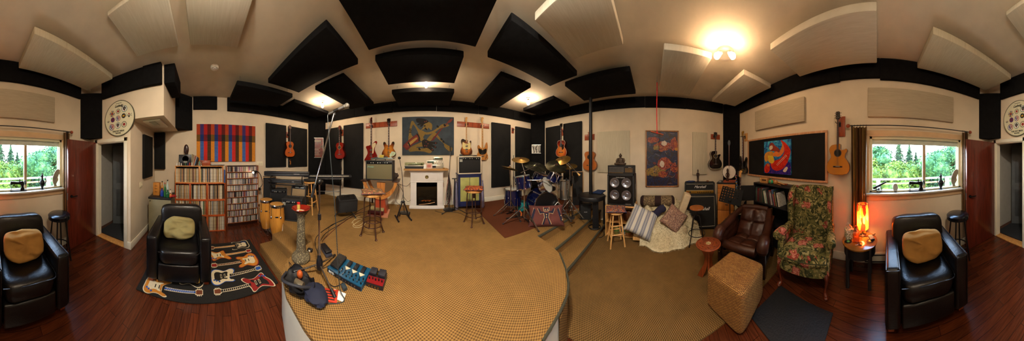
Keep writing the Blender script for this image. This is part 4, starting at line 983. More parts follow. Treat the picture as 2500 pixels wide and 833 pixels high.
 # congas
CON=wood('#b5762c','#d0923c',.25,3,coat=.5)
def conga(label,px,py,r,h):
 x,y=px,py
 o=thing('conga',label,'drum',(x,y,0),face(x,y),'congas by the steps')
 p=[(r*.62,.11),(r*.78,.2*h+.05),(r*1.0,.45*h),(r*1.06,.6*h),(r*1.0,.82*h),(r*.92,h-.01)]
 g=G(); pts=crom([(a,0,b)for a,b in p],4); g.lathe([(v.x,v.z)for v in pts],36); g.build('shell',CON,o)
 g=G(); g.lathe([(r*.93,h-.012),(r*.93,h+.002),(r*.5,h+.01),(0,h+.011)],36,cap=False); g.build('skin',plain('#b5823c',.6,var=.15),o)
 g=G(); g.lathe([(r*.94,h-.05),(r*.98,h-.05),(r*.985,h-.01),(r*.95,h+.004),(r*.94,h-.01)],36,cap=False); g.build('hoop',CHROME,o)
 for k in range(5):
  a=-pi/2+.5+2*pi*k/5; c_,s_=cos(a),sin(a); g=G()
  g.cyl((r*1.03*c_,r*1.03*s_,h*.66),(r*1.0*c_,r*1.0*s_,h-.02),.006,n=8); g.ball((r*1.05*c_,r*1.05*s_,h*.7),(.02,.02,.03),10,6); g.build('lug',CHROME,o)
 g=G(); g.lathe([(r*.62,.11),(r*.66,.11),(r*.68,.15),(r*.66,.155)],30,cap=False); g.build('bottom_band',CHROME,o)
 g=G(); g.lathe([(r*.5,.09),(r*.6,.1),(r*.62,.12)],30); g.build('base',DARKW,o)
 for k in range(3):
  a=-pi/2+.3+2*pi*k/3; g=G(); g.tube([(r*.62*cos(a),r*.62*sin(a),.16),(r*.75*cos(a),r*.75*sin(a),.1),(r*.85*cos(a),r*.85*sin(a),.012)],.007,8,4); g.ball((r*.85*cos(a),r*.85*sin(a),.014),.014,8,6); g.build('stand_leg',CHROME,o)
 g=G(); g.at((0,-r*1.04,h*.72),rx=pi/2); g.box(-.03,.03,-.012,.012,-.004,.004,.002); g.build('badge',plain('#3a3a3c',.3,.8),o)
x,y=at(650,487,3.2)[:2]; conga('rear natural wood conga beside the CD rack',x,y,.145,.76)
x,y=at(676,497,2.88)[:2]; conga('front natural wood conga at the foot of the stage steps',x,y,.148,.76)
# tree-trunk pedestal with a red dish
x,y=gp(735,632,STG)
o=thing('trunk_pedestal','textured tree trunk pedestal at the stage edge','pedestal',(x,y,STG))
BARK=pattern('rings',[(0,'#b5aa86'),(.2,'#857a5c'),(.4,'#5a5140')],110,.95,sc3=(1,1,.45),bmp=1)
g=G(); pts=crom([(.11,0,0),(.115,0,.03),(.09,0,.07),(.062,0,.11),(.052,0,.3),(.048,0,.45),(.055,0,.55),(.075,0,.585)],5)
rg=[(v.x,v.z)for v in pts]; g.surf(lambda u,v:(lambda i:(rg[i][0]*(1+.06*noise.noise(Vector((cos(v*2*pi)*5,sin(v*2*pi)*5,rg[i][1]*14))))*cos(v*2*pi),rg[i][0]*(1+.06*noise.noise(Vector((cos(v*2*pi)*5,sin(v*2*pi)*5,rg[i][1]*14))))*sin(v*2*pi),rg[i][1]))(min(int(u*(len(rg)-1)+.5),len(rg)-1)),len(rg)-1,40); g.slab([(.075*cos(k*pi/12),.075*sin(k*pi/12))for k in range(24)],.575,.586); g.build('trunk',BARK,o)
dz_=STG+.587
o2=thing('red_dish','glazed red terracotta dish on top of the trunk pedestal','dish',(x,y,dz_))
g=G(); g.lathe([(0,.0),(.06,0),(.085,.02),(.118,.042),(.116,.05),(.08,.03),(.05,.014),(0,.012)],36,cap=False); g.build('bowl',plain('#7d1f12',.15,coat=.5),o2)
o2=thing('spice_jar','small jar with a red cap in the red dish','jar',(x-.05,y+.0,dz_+.014))
g=G(); g.lathe([(.02,0),(.021,.01),(.021,.06),(.018,.068)],18); g.build('body',plain('#b59a4a',.3),o2); g=G(); g.lathe([(.0215,.066),(.0215,.088),(0,.09)],18); g.build('cap',plain('#b8201c',.4),o2)
g=G(); g.lathe([(0,0),(.045,.002),(.046,.004),(0,.006)],24,sx=1.2); g.m=1; g.box(-.02,.02,-.01,.01,.006,.008); tag(g.build('paper_coaster',[plain('#cfc8b0',.6),plain('#b8902a',.5)],loc=(x+.028,y-.03,dz_+.018),rot=(0,0,.4)),'round paper coaster lying in the red dish','coaster')
# ------------------------------------------------------------------ stage left: keyboards, stools, amplifiers
GRILLE=pattern('wave',[(0,'#8d8666'),(.5,'#5c563f')],220,.8,rot=(0,0,0)); GRILLE.name='silver grille cloth'
BGR=plain('#101011',.8,bmp=.5,scale=180,name='black grille cloth')
TOLEX=plain('#191a1c',.6,bmp=.4,scale=160,name='black vinyl'); WTOL=plain('#d2c6ac',.55,bmp=.3,scale=160,name='cream vinyl')
def front_px(px,rho):s,c=ray(px); return s*rho,c*rho
def keyboard(label,x,y,z,rz,w,d=.3,keys=True,name='keyboard',brand=None,h=.08,groups=None,tiltx=0):
 o=thing(name,label,'keyboard',(x,y,z),rz,rx=tiltx)
 g=G(); g.box(-w/2,w/2,-d/2,d/2,0,h*.55,.008); g.box(-w/2,w/2,-d/2+.16,d/2,h*.5,h,.01); g.box(-w/2,-w/2+.03,-d/2,d/2,0,h*.8,.008); g.box(w/2-.03,w/2,-d/2,d/2,0,h*.8,.008); g.build('case',BLKP,o)
 g=G(); n=int((w-.08)/.0235)
 for k in range(n):x0=-w/2+.035+k*.0235; g.box(x0,x0+.0222,-d/2+.004,-d/2+.155,h*.55,h*.72,.001,1)
 g.build('white_keys',plain('#d9d4c2',.3,var=.03),o)
 g=G()
 for k in range(n):
  if k%7 in(0,1,3,4,5):x0=-w/2+.035+(k+1)*.0235; g.box(x0-.006,x0+.006,-d/2+.06,-d/2+.155,h*.72,h*.86,.002,1)
 g.build('black_keys',BLKM,o)
 for k in range(6):g=G(); g.lathe([(.008,0),(.007,.012),(0,.0125)],10,(w/2-.08-k*.04,d/2-.07,h)); g.build('slider_knob',plain('#3a3c40',.4),o)
 g=G(); g.box(-w/2+.1,-w/2+.34,d/2-.08,d/2-.06,h,h+.004); g.build('button_strip',plain('#3a3c40',.4),o)
 if brand:text(brand,.035,plain('#bfc3c8',.3),o,(-w/2+.3,d/2+.0015,h*.5),(pi/2,0,pi)); text(brand,.03,plain('#bfc3c8',.3),o,(-w/2+.3,-d/2-.001,h*.28),(pi/2,0,0))
 return o
def xstand(label,x,y,z,rz,h,w,lean=.3):
 o=thing('keyboard_stand',label,'stand',(x,y,z),rz)
 for s in(-1,1):
  for t in(-1,1):g=G(); g.cyl((s*w/2,-t*lean,.02),(s*w/2,t*lean*.8,h-.02),.014,n=10); g.build('leg',BLKM,o)
  g=G(); g.cyl((s*w/2,-lean-.02,.02),(s*w/2,lean+.02,.02),.013,n=8); g.build('foot_bar',BLKM,o)
 for t in(-1,1):g=G(); g.cyl((-w/2-.05,t*lean*.8,h-.014),(w/2+.05,t*lean*.8,h-.014),.013,n=8); g.build('support_bar',BLKM,o)
 g=G(); g.cyl((-w/2,0,h*.48),(w/2,0,h*.48),.01,n=8); g.build('cross_bar',BLKM,o)
 return o
 # two-tier keyboards near the left wall (running along it, keys away from us)
kx,ky=front_px(702,3.55)
krz=R(44)+pi
xstand('black two-tier stand under the two keyboards by the speaker',kx,ky,STG,krz,.66,.7)
keyboard('black stage keyboard on the lower tier, seen from behind',kx,ky,STG+.665,krz,.92,.28,brand='P50')
for s in(-1,1):
 g=G(); c_,s_=cos(krz),sin(krz)
up=keyboard('long black digital piano on the upper tier of the stand',kx-.02,ky-.0,STG+.83,krz,1.12,.3,brand='YAMAHA',h=.11)
o=thing('tier_bracket','black upper tier brackets carrying the long digital piano','stand',(kx,ky,STG+.55),krz)
for s in(-1,1):g=G(); g.tube([(s*.38,.17,-.1),(s*.38,.17,.27),(s*.38,-.12,.27)],.012,8); g.build('arm',BLKM,o)
o['label']='black tubular upper tier brackets behind the stacked keyboards'
# right hand keyboard in front of the tall black panels
qx,qy=front_px(800,3.95)
xstand('black stand under the single keyboard by the poster',qx,qy,STG,R(37),.74,.7,.26)
keyboard('slim black keyboard with white keys facing us below the red acoustic guitar',qx,qy,STG+.745,R(37),1.3,.28,h=.06)
# speaker
def tower(label,px,rho,w,d,z0,z1,rz=None,side=OAK,grp=None,drv=2):
 x,y=front_px(px,rho); o=thing('tower_speaker',label,'speaker',(x,y,z0),face(x,y)if rz is None else rz,grp); h=z1-z0
 g=G(); g.box(-w/2,w/2,0,d,0,h,.006); g.build('cabinet',side,o)
 g=G(); g.box(-w/2+.012,w/2-.012,-.022,0,.012,h-.012,.006); g.build('grille',BGR,o)
 g=G(); g.box(-w/2+.004,w/2-.004,.002,d-.004,h,h+.004); g.build('top_panel',BLKP,o)
 return o
tower('tall black-fronted speaker with wooden sides behind the congas',658,3.62,.34,.26,STG,1.21,R(64))
tower('tall black-fronted speaker with an orange wood side beyond the drum kit',1410,3.85,.3,.2,STG,1.33,R(-58))
# black practice amp cube on the stage edge
def combo(label,x,y,z,rz,w,h,d,grille=BGR,tol=TOLEX,tilt=0,script=None,knobs=8,panel=True,name='guitar_amplifier',badge=None,piping=None,handle=True,grp=None,sc='#d8dcc8'):
 o=thing(name,label,'amplifier',(x,y,z),rz,grp,rx=tilt)
 g=G(); t=.025
 g.box(-w/2,w/2,.02,d,0,h,.012,3)
 g.box(-w/2,w/2,0,.03,0,t,.006); g.box(-w/2,w/2,0,.03,h-t,h,.006); g.box(-w/2,-w/2+t,0,.03,0,h,.006); g.box(w/2-t,w/2,0,.03,0,h,.006); g.build('cabinet',tol,o)
 ph=.065 if panel else 0
 g=G(); g.box(-w/2+t,w/2-t,.008,.022,t,h-t-ph,.003); g.build('grille',grille,o)
 if panel:
  g=G(); g.box(-w/2+t,w/2-t,.004,.022,h-t-ph+.004,h-t,.002); p=g.build('control_panel',plain('#1c1d20',.3,.4),o)
  for k in range(knobs):
   x0=-w/2+t+.05+k*(w-2*t-.1)/(knobs-1); g=G(); g.cyl((x0,-.012,h-t-ph/2),(x0,.004,h-t-ph/2),.009,.012,12); g.build('knob',plain('#c9cac4',.3,.3)if k%3 else BLKP,p)
 if piping:g=G(); g.tube([(-w/2+t,0,t),(w/2-t,0,t),(w/2-t,0,h-t-ph),(-w/2+t,0,h-t-ph)],.003,6,0,True); g.build('piping',piping,o)
 if handle:g=G(); g.tube([(-.12,d/2,h),(-.1,d/2,h+.022),(.1,d/2,h+.022),(.12,d/2,h)],.009,8,4); g.build('handle',BLKP,o)
 if badge:g=G(); g.box(*badge); g.build('badge',plain('#a8a89c',.4,.3),o)
 if script:text(script[0],script[1],plain(sc,.3),o,script[2],(pi/2,-.0,0),'logo',.002,.35,bold=script[1]*.02)
 for sx in(-1,1):
  for sz in(0,1):g=G(); g.ball((sx*(w/2-.008),.01,.012+sz*(h-.024)),.016,8,6); g.build('corner_cap',BLKP if tol is not WTOL else plain('#b0a284',.4),o)
 return o
x,y=gp(712,541,STG); combo('black cube amplifier at the stage edge behind the front conga',x,y+.0,STG,R(38),.42,.44,.3,script=None,badge=(-.19,-.13,-.001,.01,.31,.37))
x,y=front_px(727,3.25); combo('small tilted combo amplifier with a tan grille under the keyboards',x,y,STG+.35,R(32),.36,.3,.2,plain('#8c7656',.8,bmp=.4,scale=150),tilt=-.25,knobs=6)
o=thing('amp_crate','black crate carrying the tilted combo amplifier','case',(x,y,STG),R(32)); g=G(); g.box(-.2,.2,-.02,.24,0,.30,.01); g.build('case',BLKP,o); g=G(); g.prism([(-.02,.3),(.24,.3),(.24,.36),(.0,.35)],-.19,.19); g.M=Matrix.Identity(4); g.v=[Vector((v.y,v.x,v.z))for v in g.v]; g.build('wedge',BLKP,o)
# amplifier back with cables between speaker and stand
x,y=front_px(680,3.5); combo('black open-backed amplifier in the shadow between speaker and keyboard stand',x,y,STG,R(58),.42,.5,.26)
# wooden stools
def wood_stool(label,x,y,z,h,r,mat,rz=.3,top_mat=None,grp='plain wooden bar stools',spread=1.35,lr=.014):
 o=thing('wooden_stool',label,'stool',(x,y,z),rz,grp)
 g=G(); g.lathe([(r*.9,h-.035),(r,h-.028),(r,h-.008),(r*.94,h),(0,h)],28); g.build('seat',top_mat or mat,o)
 C4=[(cos(a),sin(a))for a in(pi/4,3*pi/4,5*pi/4,7*pi/4)]; t=r*.68; b=r*spread
 for c_,s_ in C4:g=G(); g.cyl((c_*b,s_*b,0),(c_*t,s_*t,h-.03),lr*1.1,lr,10); g.build('leg',mat,o)
 for k in range(4):
  for q,zz_ in enumerate((.28+.08*(k%2),.55+.06*(k%2))):
   f=b+(t-b)*zz_; a,bb_=C4[k],C4[(k+1)%4]; g=G(); g.cyl((a[0]*f,a[1]*f,zz_*h),(bb_[0]*f,bb_[1]*f,zz_*h),lr*.75,n=8); g.build('rung',mat,o)
 return o
x,y=front_px(757,3.35); wood_stool('light wooden stool beside the keyboards on the stage',x,y,STG,.72,.15,OAK)
g=G(); g.ball((0,0,.03),(.13,.13,.035),20,8,e=.6,jit=.2); tag(g.build('stool_pad',plain('#1c1a18',.7),loc=(x,y,STG+.722)),'black round pad on the stool by the keyboards','cushion')
def iron_stool(label,x,y,h,rz,pad_rz,padm,lb2):
 IRON=plain('#4a2f22',.45,.5,var=.3,scale=20)
 o=thing('iron_stool',label,'stool',(x,y,STG),rz,'iron bar stools with kilim cushions')
 g=G(); g.lathe([(.15,h-.04),(.165,h-.03),(.165,h-.005),(.15,h),(0,h)],32); g.build('seat',OAK,o)
 for k in range(4):
  a=pi/4+k*pi/2; c_,s_=cos(a),sin(a)
  g=G(); g.tube([(c_*.05,s_*.05,h-.05),(c_*.11,s_*.11,h-.05),(c_*.135,s_*.135,h-.1),(c_*.14,s_*.14,h*.5),(c_*.15,s_*.15,h*.25),(c_*.195,s_*.195,.015)],.0105,10,5); g.lathe([(.022,0),(.024,.008),(.014,.018)],14,(c_*.197,s_*.197,0)); g.build('leg',IRON,o)
 for z_,r_ in((h*.36,.155),(h*.24,.148)):
  g=G(); g.tube([(cos(2*pi*k/28)*r_,sin(2*pi*k/28)*r_,z_)for k in range(28)],.008,8,0,True); g.build('foot_ring',IRON,o)
 g=G(); g.cyl((0,0,h-.04),(0,0,h-.16),.018,n=12); g.build('swivel_post',IRON,o)
 t=softpillow(lb2,o,(x,y,STG+h+.028),.37,.37,.065,0,pad_rz,padm,crease=.25,grp='kilim stool cushions',name='stool_cushion',seed=5,pipe=plain('#3a3048',.8))
 return o
KILIM=pattern('rings',[(0,'#b5804a'),(.12,'#9a4a40'),(.22,'#b08a54'),(.32,'#6a5a3c'),(.45,'#84503c'),(.6,'#5a5438')],15,.95)
KILIM2=pattern('cells',[(0,'#8c3a24'),(.25,'#c06a34'),(.45,'#3a2c24'),(.6,'#a8502c'),(.8,'#5a3424')],60,.95)
KILIM3=pattern('cells',[(0,'#7a4a3a'),(.2,'#b0603a'),(.4,'#33405a'),(.55,'#8c7a5a'),(.75,'#4a3a44'),(.9,'#a04a30')],60,.95)
x,y=at(909,500,2.36)[:2]; iron_stool('iron bar stool with a floral kilim cushion in front of the silver amplifier',x,y,.675,-.1,R(28),KILIM,'floral pink and olive kilim cushion on the left iron stool')
x,y=at(1157,500,2.78)[:2]; iron_stool('iron bar stool with a rust kilim cushion in front of the blue cabinet',x,y,.645,.25,R(-22),KILIM2,'rust and black kilim cushion on the right iron stool')
# floor monitor on a low tripod
x,y=front_px(846,3.15)
o=thing('floor_monitor','black wedge monitor tilted back on a low stand','speaker',(x,y,STG+.24),R(50))
g=G(); g.prism([(-.12,-.12),(.12,-.16),(.19,.08),(.03,.2),(-.15,.13)],-.21,.21,.008); g.v=[Vector((v.y,v.x,v.z))for v in g.v]; g.build('cabinet',TOLEX,o)
g=G(); nrm=Vector((-.0,0,0)); g.at((0,-.145,.0),rx=R(-7)); g.box(-.19,.19,-.012,.004,-.11,.11,.005); g.build('grille',BGR,o)
g=G(); g.at((.0,-.06,.18),rx=R(-60)); g.box(-.17,.17,-.004,.004,-.07,.07)
for k in range(6):g.at((-.12+k*.05,-.075,.2),rx=R(30)); g.lathe([(.009,0),(.007,.014),(0,.015)],10)
g.build('control_panel',BLKM,o)
t=thing('monitor_stand','black low tripod stand under the wedge monitor','stand',(x,y,STG),R(50))
for a in(R(-60),R(60),R(180)):g=G(); g.tube([(0,0,.12),(.16*cos(a),.16*sin(a),.1),(.27*cos(a),.27*sin(a),.015)],.012,8,4); g.build('leg',BLKM,t)
g=G(); g.cyl((0,0,.06),(0,0,.1),.018); g.build('post',BLKM,t)
# curved wooden chair that carries the silver-grille amplifier
x,y=front_px(931,3.38); cz=STG
o=thing('curule_chair','wooden x-frame chair with curved arms carrying the silver amplifier','chair',(x,y,cz),R(8))
CW1=wood('#a8622c','#d09048',.35); CW2=wood('#8a2a18','#b04a28',.35,coat=.3)
for yy,nm_ in((-.18,'front'),(.18,'back')):
 pts=crom([(-.40,0,.735),(-.36,0,.62),(-.27,0,.47),(-.13,0,.37),(0,0,.34),(.13,0,.37),(.27,0,.47),(.36,0,.62),(.40,0,.735)],4)
 inn=[(v.x*.82,.735-(.735-v.z)*.86)for v in pts]; out=[(v.x,v.z)for v in pts]
 g=G(); g.prism(out+inn[::-1],yy-.025,yy+.025,.0); g.build('arm_frame',CW1,o)
for s in(-1,1):
 g=G(); g.box(s*.28,s*.44,-.24,.24,.735,.765,.012,3); g.build('arm_rest',DARKW,o)
g=G(); g.prism([(-.16,.0),(.16,.0),(.11,.34),(-.11,.34)],-.17,.2,.004); g.build('pedestal',CW2,o)
g=G(); g.prism([(-.26,0),(.2,0),(.2,.035),(-.26,.035)],-.34,.1,.0); g.build('base_board',plain('#c98a6a',.3,coat=.4),o)
g=G(); g.box(-.24,.1,-.32,-.06,.036,.12,.006); g.build('drawer_box',plain('#5c1214',.35),o); g=G(); g.box(-.22,.1,-.3,-.06,.121,.15,.006); g.build('box_lid',plain('#a8a070',.5),o)
g=G(); g.prism([(-.08,.34),(.08,.34),(.1,.70),(-.1,.70)],-.06,.0,.004); g.build('back_splat',CW1,o)
combo('silver-grilled combo amplifier in black vinyl on the curved wooden chair',x,y-.17,STG+.766,R(4),.64,.45,.27,GRILLE,TOLEX,script=('Fender',.055,(-.2,.002,.30)),knobs=10,sc='#8fc0a8')
mp=thing('effects_rail','long metal effects unit lying on top of the silver amplifier','effects pedal',(x+.02,y-.02,STG+1.217+.024),R(4))
g=G(); g.box(-.26,.26,-.05,.05,0,.035,.006); g.build('case',plain('#7d8a84',.35,.6),mp)
for b_ in((-.16,-.1,.055),(.05,.14,.06)):g=G(); g.box(b_[0],b_[1],-.04,.02,.035,b_[2],.004); g.build('switch_block',BLKP,mp)
g=G(); g.box(-.05,.05,-.03,.02,.035,.1,.004); g.build('tuner',plain('#c9b44a',.4),mp)
# fireplace with shelf
fx=ony(1042,3.57)
o=thing('electric_fireplace','white electric fireplace with a brass medallion and dark glass','fireplace',(fx,3.57,STG))
WH=plain('#e3ddd6',.4,var=.03)
g=G(); g.box(-.405,-.27,.03,.27,.01,.9); g.box(.27,.405,.03,.27,.01,.9); g.box(-.27,.27,.03,.27,.665,.9); g.box(-.27,.27,.225,.27,.01,.665); g.box(-.41,-.26,-.0,.04,.05,.665,.006); g.box(.26,.41,0,.04,.05,.665,.006); g.box(-.41,.41,0,.04,.66,.9,.006); g.box(-.44,.44,-.02,.27,0,.07,.01); g.box(-.44,.44,-.015,.27,.66,.675,.006)
g.box(-.43,.43,-.02,.27,.9,.93,.01); g.box(-.46,.46,-.04,.27,.93,.96,.012); g.build('surround',WH,o)
for s in(-1,1):
 g=G()
 for k in range(3):g.box(s*(.30+.035*k),s*(.31+.035*k),-.008,.0,.1,.63,.003)
 g.build('fluting',WH,o)
g=G(); g.box(-.24,.24,-.008,0,.72,.725); g.box(-.24,.24,-.008,0,.865,.87); g.box(-.24,-.235,-.008,0,.72,.87); g.box(.235,.24,-.008,0,.72,.87); g.build('moulding',WH,o)
g=G(); ring_y(g,.04,[(.001,-.016),(.03,-.02),(.042,-.012),(.045,0)],.795); g.build('medallion',plain('#8c7a4a',.4,.8),o)
g=G(); g.box(-.26,.26,.05,.22,.07,.66); g.v=g.v; fb=g.build('firebox',plain('#1a3244',.5),o)
g=G(); g.box(-.26,.26,.012,.018,.09,.66); g.build('glass',see_glass('#7d929c',.955,.02),o)
g=G()
for k in range(22):g.box(-.2+k*.018,-.195+k*.018,.028,.034,.12,.17)
g.build('grate',plain('#3a5a7a',.4,.5),o)
g=G();
for(a,b,z_,t_)in((-.18,.1,.2,.2),(-.05,.2,.22,-.25),(.0,.18,.27,.5),(-.2,0,.25,-.4)):g.tube([(a,.04,z_),((a+b)/2,.035,z_+.02+t_*.05),(b,.04,z_+t_*.12)],.016,8,3)
g.build('log',plain('#a89684',.8,bmp=.6),o)
g=G()
for k in range(9):g.ball((-.12+k*.03,.036,.19+.01*(k%3)),(.01,.004,.012),6,5)
g.build('ember',emis('#ff5a1c',6),o)
g=G(); g.tube([(-.2,.016,.1),(.05,.01,.13),(.2,.012,.16)],.006,6,4); g.build('poker',OAK,o)
sz_=STG+.962
o=thing('mantel_shelf','rough live-edge wooden shelf board on top of the white fireplace','shelf',(ony(1041,3.6),3.66,sz_))
g=G(); g.prism([(-.56,0),(.52,0),(.56,.03),(.54,.045),(-.55,.045)],-.2,.18,.004); g.build('board',wood('#9a6a34','#c99a58',.6,4,0),o)
mt=sz_+.047
tx=ony(1012,3.55)
o=thing('turntable','record player with a clear lid on the left of the mantel shelf','record player',(tx,3.64,mt))
g=G(); g.prism([(-.22,0),(.22,0),(.24,.06),(-.24,.06)],-.17,.15,.003); g.build('plinth',BLKP,o)
g=G(); g.box(-.24,.24,-.175,.155,.06,.08,.003); g.build('top_plate',plain('#c9c6b4',.3,.5),o)
g=G(); g.lathe([(.14,.082),(.14,.092),(0,.093)],32,(-.04,0,0)); g.build('platter',BLKP,o)
g=G(); g.tube([(.17,.1,.11),(.17,.0,.11),(.1,-.08,.1)],.005,6,3); g.cyl((.17,.1,.08),(.17,.1,.125),.02); g.build('tone_arm',CHROME,o)
g=G(); g.box(-.235,.235,-.17,.15,.082,.15,.004); g.build('dust_cover',see_glass('#e8f0e0',.86,.05),o)
o=thing('hifi_stack','stack of silver cassette deck and receiver on the mantel shelf','stereo',(ony(1061,3.55),3.64,mt))
SIL=plain('#b9b6a4',.3,.6); SIL2=plain('#d4d0bc',.35,.3)
g=G(); g.box(-.12,.22,-.12,.14,0,.095,.004); g.build('cassette_deck',SIL,o)
g=G(); g.box(-.2,.22,-.12,.14,.096,.2,.004); g.build('receiver',SIL2,o); g=G(); g.box(-.03,.2,-.11,.12,.201,.29,.004); g.build('tuner_unit',SIL,o)
g=G(); g.box(-.1,.03,-.124,-.118,.02,.075); g.build('cassette_window',BLKM,o)
g=G(); g.box(-.0,.2,-.124,-.119,.235,.26); g.box(-.18,-.02,-.124,-.118,.115,.18); g.build('display',plain('#2c4a34',.3),o)
for k in range(7):
 g=G(); g.cyl((.02+k*.028,-.135,.12+.05*(k%2)),(.02+k*.028,-.118,.12+.05*(k%2)),.008,n=10); g.build('knob',CHROME,o)
o=thing('postcard','pink picture card propped on the mantel shelf','card',(ony(1048,3.48),3.49,mt),rx=-.12)
g=G(); g.box(-.075,.075,0,.003,0,.14); g.m=1; g.box(-.05,.04,-.001,0,.03,.1); g.build('card',[plain('#c9a894',.6),plain('#b86a5a',.6)],o)
o=thing('small_carton','small white carton on the mantel shelf beside the record player','box',(ony(1037,3.48),3.5,mt)); g=G(); g.box(-.03,.03,-.03,.03,0,.1,.002); g.build('body',WHITE,o)
g=G(); g.ball((0,0,.012),(.03,.02,.012),10,6); tag(g.build('brass_pick_tin',GOLD,loc=(fx+.42,3.5,mt)),'little brass tin at the right end of the mantel','tin')
# woven figure picture
pz0,pz1=1.775,2.80; px0,px1=ony(982,YF-.03),ony(1108,YF-.03); PWd,PHt=px1-px0,pz1-pz0
o=thing('batik_picture','blue-grey batik picture of a seated horned figure playing a stringed instrument','picture',((px0+px1)/2,YF,pz0))
g=G(); g.box(-PWd/2,PWd/2,-.04,-.001,0,PHt,.004); g.build('canvas',plain('#303a42',.9,var=.25,scale=5),o)
GB=pattern('rings',[(0,'#8c7442'),(.3,'#7c6636'),(.5,'#665228')],130,.9); GB.name='speckled gold cloth'
am=[GB,plain('#14100e',.9),plain('#5c1c18',.9),plain('#96783a',.9),plain('#6a2c22',.9)]
g=G(); lay=[0]
def q(pts,m,smooth=True):
 lay[0]+=1; P=[((u/961*150+970),(v/833*130+270))for u,v in pts]
 P=[((a-982)/(126)*PWd-PWd/2,PHt*(379.5-b)/(379.5-285))for a,b in P]
 if smooth:P=smooth2(P,3)
 g.m=m; g.prism(P,-.0405-.00035*lay[0],-.04)
q([(225,165),(255,170),(300,240),(350,300),(420,330),(430,380),(405,420),(420,470),(370,480),(345,420),(320,330),(250,220),(220,330),(225,380),(250,420),(215,455),(175,470),(185,350),(205,230)],0)
q([(395,330),(470,345),(560,320),(640,260),(700,215),(770,205),(810,230),(780,250),(730,265),(660,285),(580,345),(480,380),(400,365)],0)
q([(460,460),(540,370),(590,345),(640,400),(700,470),(740,520),(860,590),(820,645),(740,580),(720,520),(640,450),(580,400),(530,470),(490,490)],0)
q([(180,610),(240,560),(330,520),(390,500),(410,560),(370,570),(290,580),(400,600),(470,590),(540,630),(510,675),(420,650),(300,640),(200,650)],0)
q([(420,200),(480,180),(540,215),(540,290),(525,310),(490,275),(470,300),(440,290),(400,300),(370,310),(410,260)],0)
q([(400,200),(310,190),(300,130),(370,125),(450,145),(490,180),(440,205),(420,215)],1); q([(410,205),(330,235),(320,215),(390,180)],1); q([(420,215),(375,260),(360,240),(400,205)],1)
q([(385,490),(430,455),(520,490),(620,500),(610,530),(540,530),(610,570),(600,600),(530,570),(570,630),(540,640),(470,590),(410,590)],1)
q([(100,540),(310,370),(350,420),(350,480),(250,530),(160,625),(120,590)],2); q([(120,540),(305,395),(330,440),(250,500),(165,590)],4); q([(170,520),(290,430),(310,450),(200,545)],3)
q([(300,370),(320,365),(358,430),(350,485),(330,475),(330,420)],1); q([(165,505),(185,500),(210,560),(195,570)],1)
q([(520,480),(690,275),(715,265),(560,475)],2,False); q([(720,255),(790,170),(800,185),(740,265)],4,False); q([(790,165),(860,115),(850,160),(810,190)],4)
for u,v in((205,295),(210,320),(205,345)):q([(u-15,v-6),(u+15,v-8),(u+18,v+2),(u-15,v+6)],1)
for u,v in((430,245),(440,285),(455,300)):q([(u-14,v),(u,v-14),(u+14,v),(u,v+14)],1)
for u,v in((690,455),(720,490),(350,610),(740,230),(630,255)):q([(u-22,v-8),(u,v-20),(u+18,v+8),(u-4,v+18)],1)
for u,v in((450,495),(480,525),(430,555),(460,560),(600,515),(590,575),(545,620),(430,180),(455,170)):q([(u-9,v),(u,v-9),(u+9,v),(u,v+9)],4)
g.build('figure',am,o)
# white-vinyl amplifier on the blue cabinet
x=ony(1147,3.4)
o=thing('blue_cabinet','blue cabinet with pale green panel doors and silver cone legs','cabinet',(x,3.39,STG),R(-4))
BLU=plain('#1a2350',.4,var=.15)
g=G(); g.box(-.29,.29,.02,.39,.08,.86,.006); g.box(-.29,.29,0,.03,.08,.2); g.box(-.29,.29,0,.03,.79,.86); g.box(-.29,-.24,0,.03,.08,.86); g.box(.24,.29,0,.03,.08,.86); g.build('carcass',BLU,o)
for s in(-1,1):g=G(); g.box(s*.006,s*.24,.004,.022,.2,.79,.004); d_=g.build('door',plain('#a3a25a',.6,var=.2,scale=5),o); g=G(); g.cyl((s*.02,-.008,.5),(s*.02,.004,.5),.006,n=8); g.build('knob',GOLD,d_)
g=G(); g.box(-.31,.31,-.01,.40,.86,.875,.004); g.build('top_board',BLU,o)
for sx in(-1,1):
 for sy in(.02,.34):g=G(); g.lathe([(.028,0),(.034,.01),(.034,.045),(.05,.05),(.045,.2),(.022,.62),(.016,.67)],18,(sx*.335,sy,0)); g.ball((sx*.335,sy,.69),.022,12,8); g.build('cone_leg',plain('#9a96b4',.3,.7),o)
combo('cream-vinyl combo amplifier with a black grille on the blue cabinet',x,3.38,STG+.876,R(-3),.6,.44,.28,BGR,WTOL,knobs=9,badge=(-.26,-.19,-.001,.006,.30,.365))
g=G(); g.box(-.04,.04,-.02,.02,0,.045,.006); tag(g.build('small_pedal',plain('#2c3430',.5),loc=(x-.2,3.5,STG+.876+.442)),'small dark pedal on the left of the cream amplifier','effects pedal')
g=G(); g.ball((0,0,.015),(.07,.03,.015),14,6,jit=.3); tag(g.build('cable_coil',BLKP,loc=(x+.17,3.5,STG+.876+.44)),'black cable heap on the right of the cream amplifier','cable')
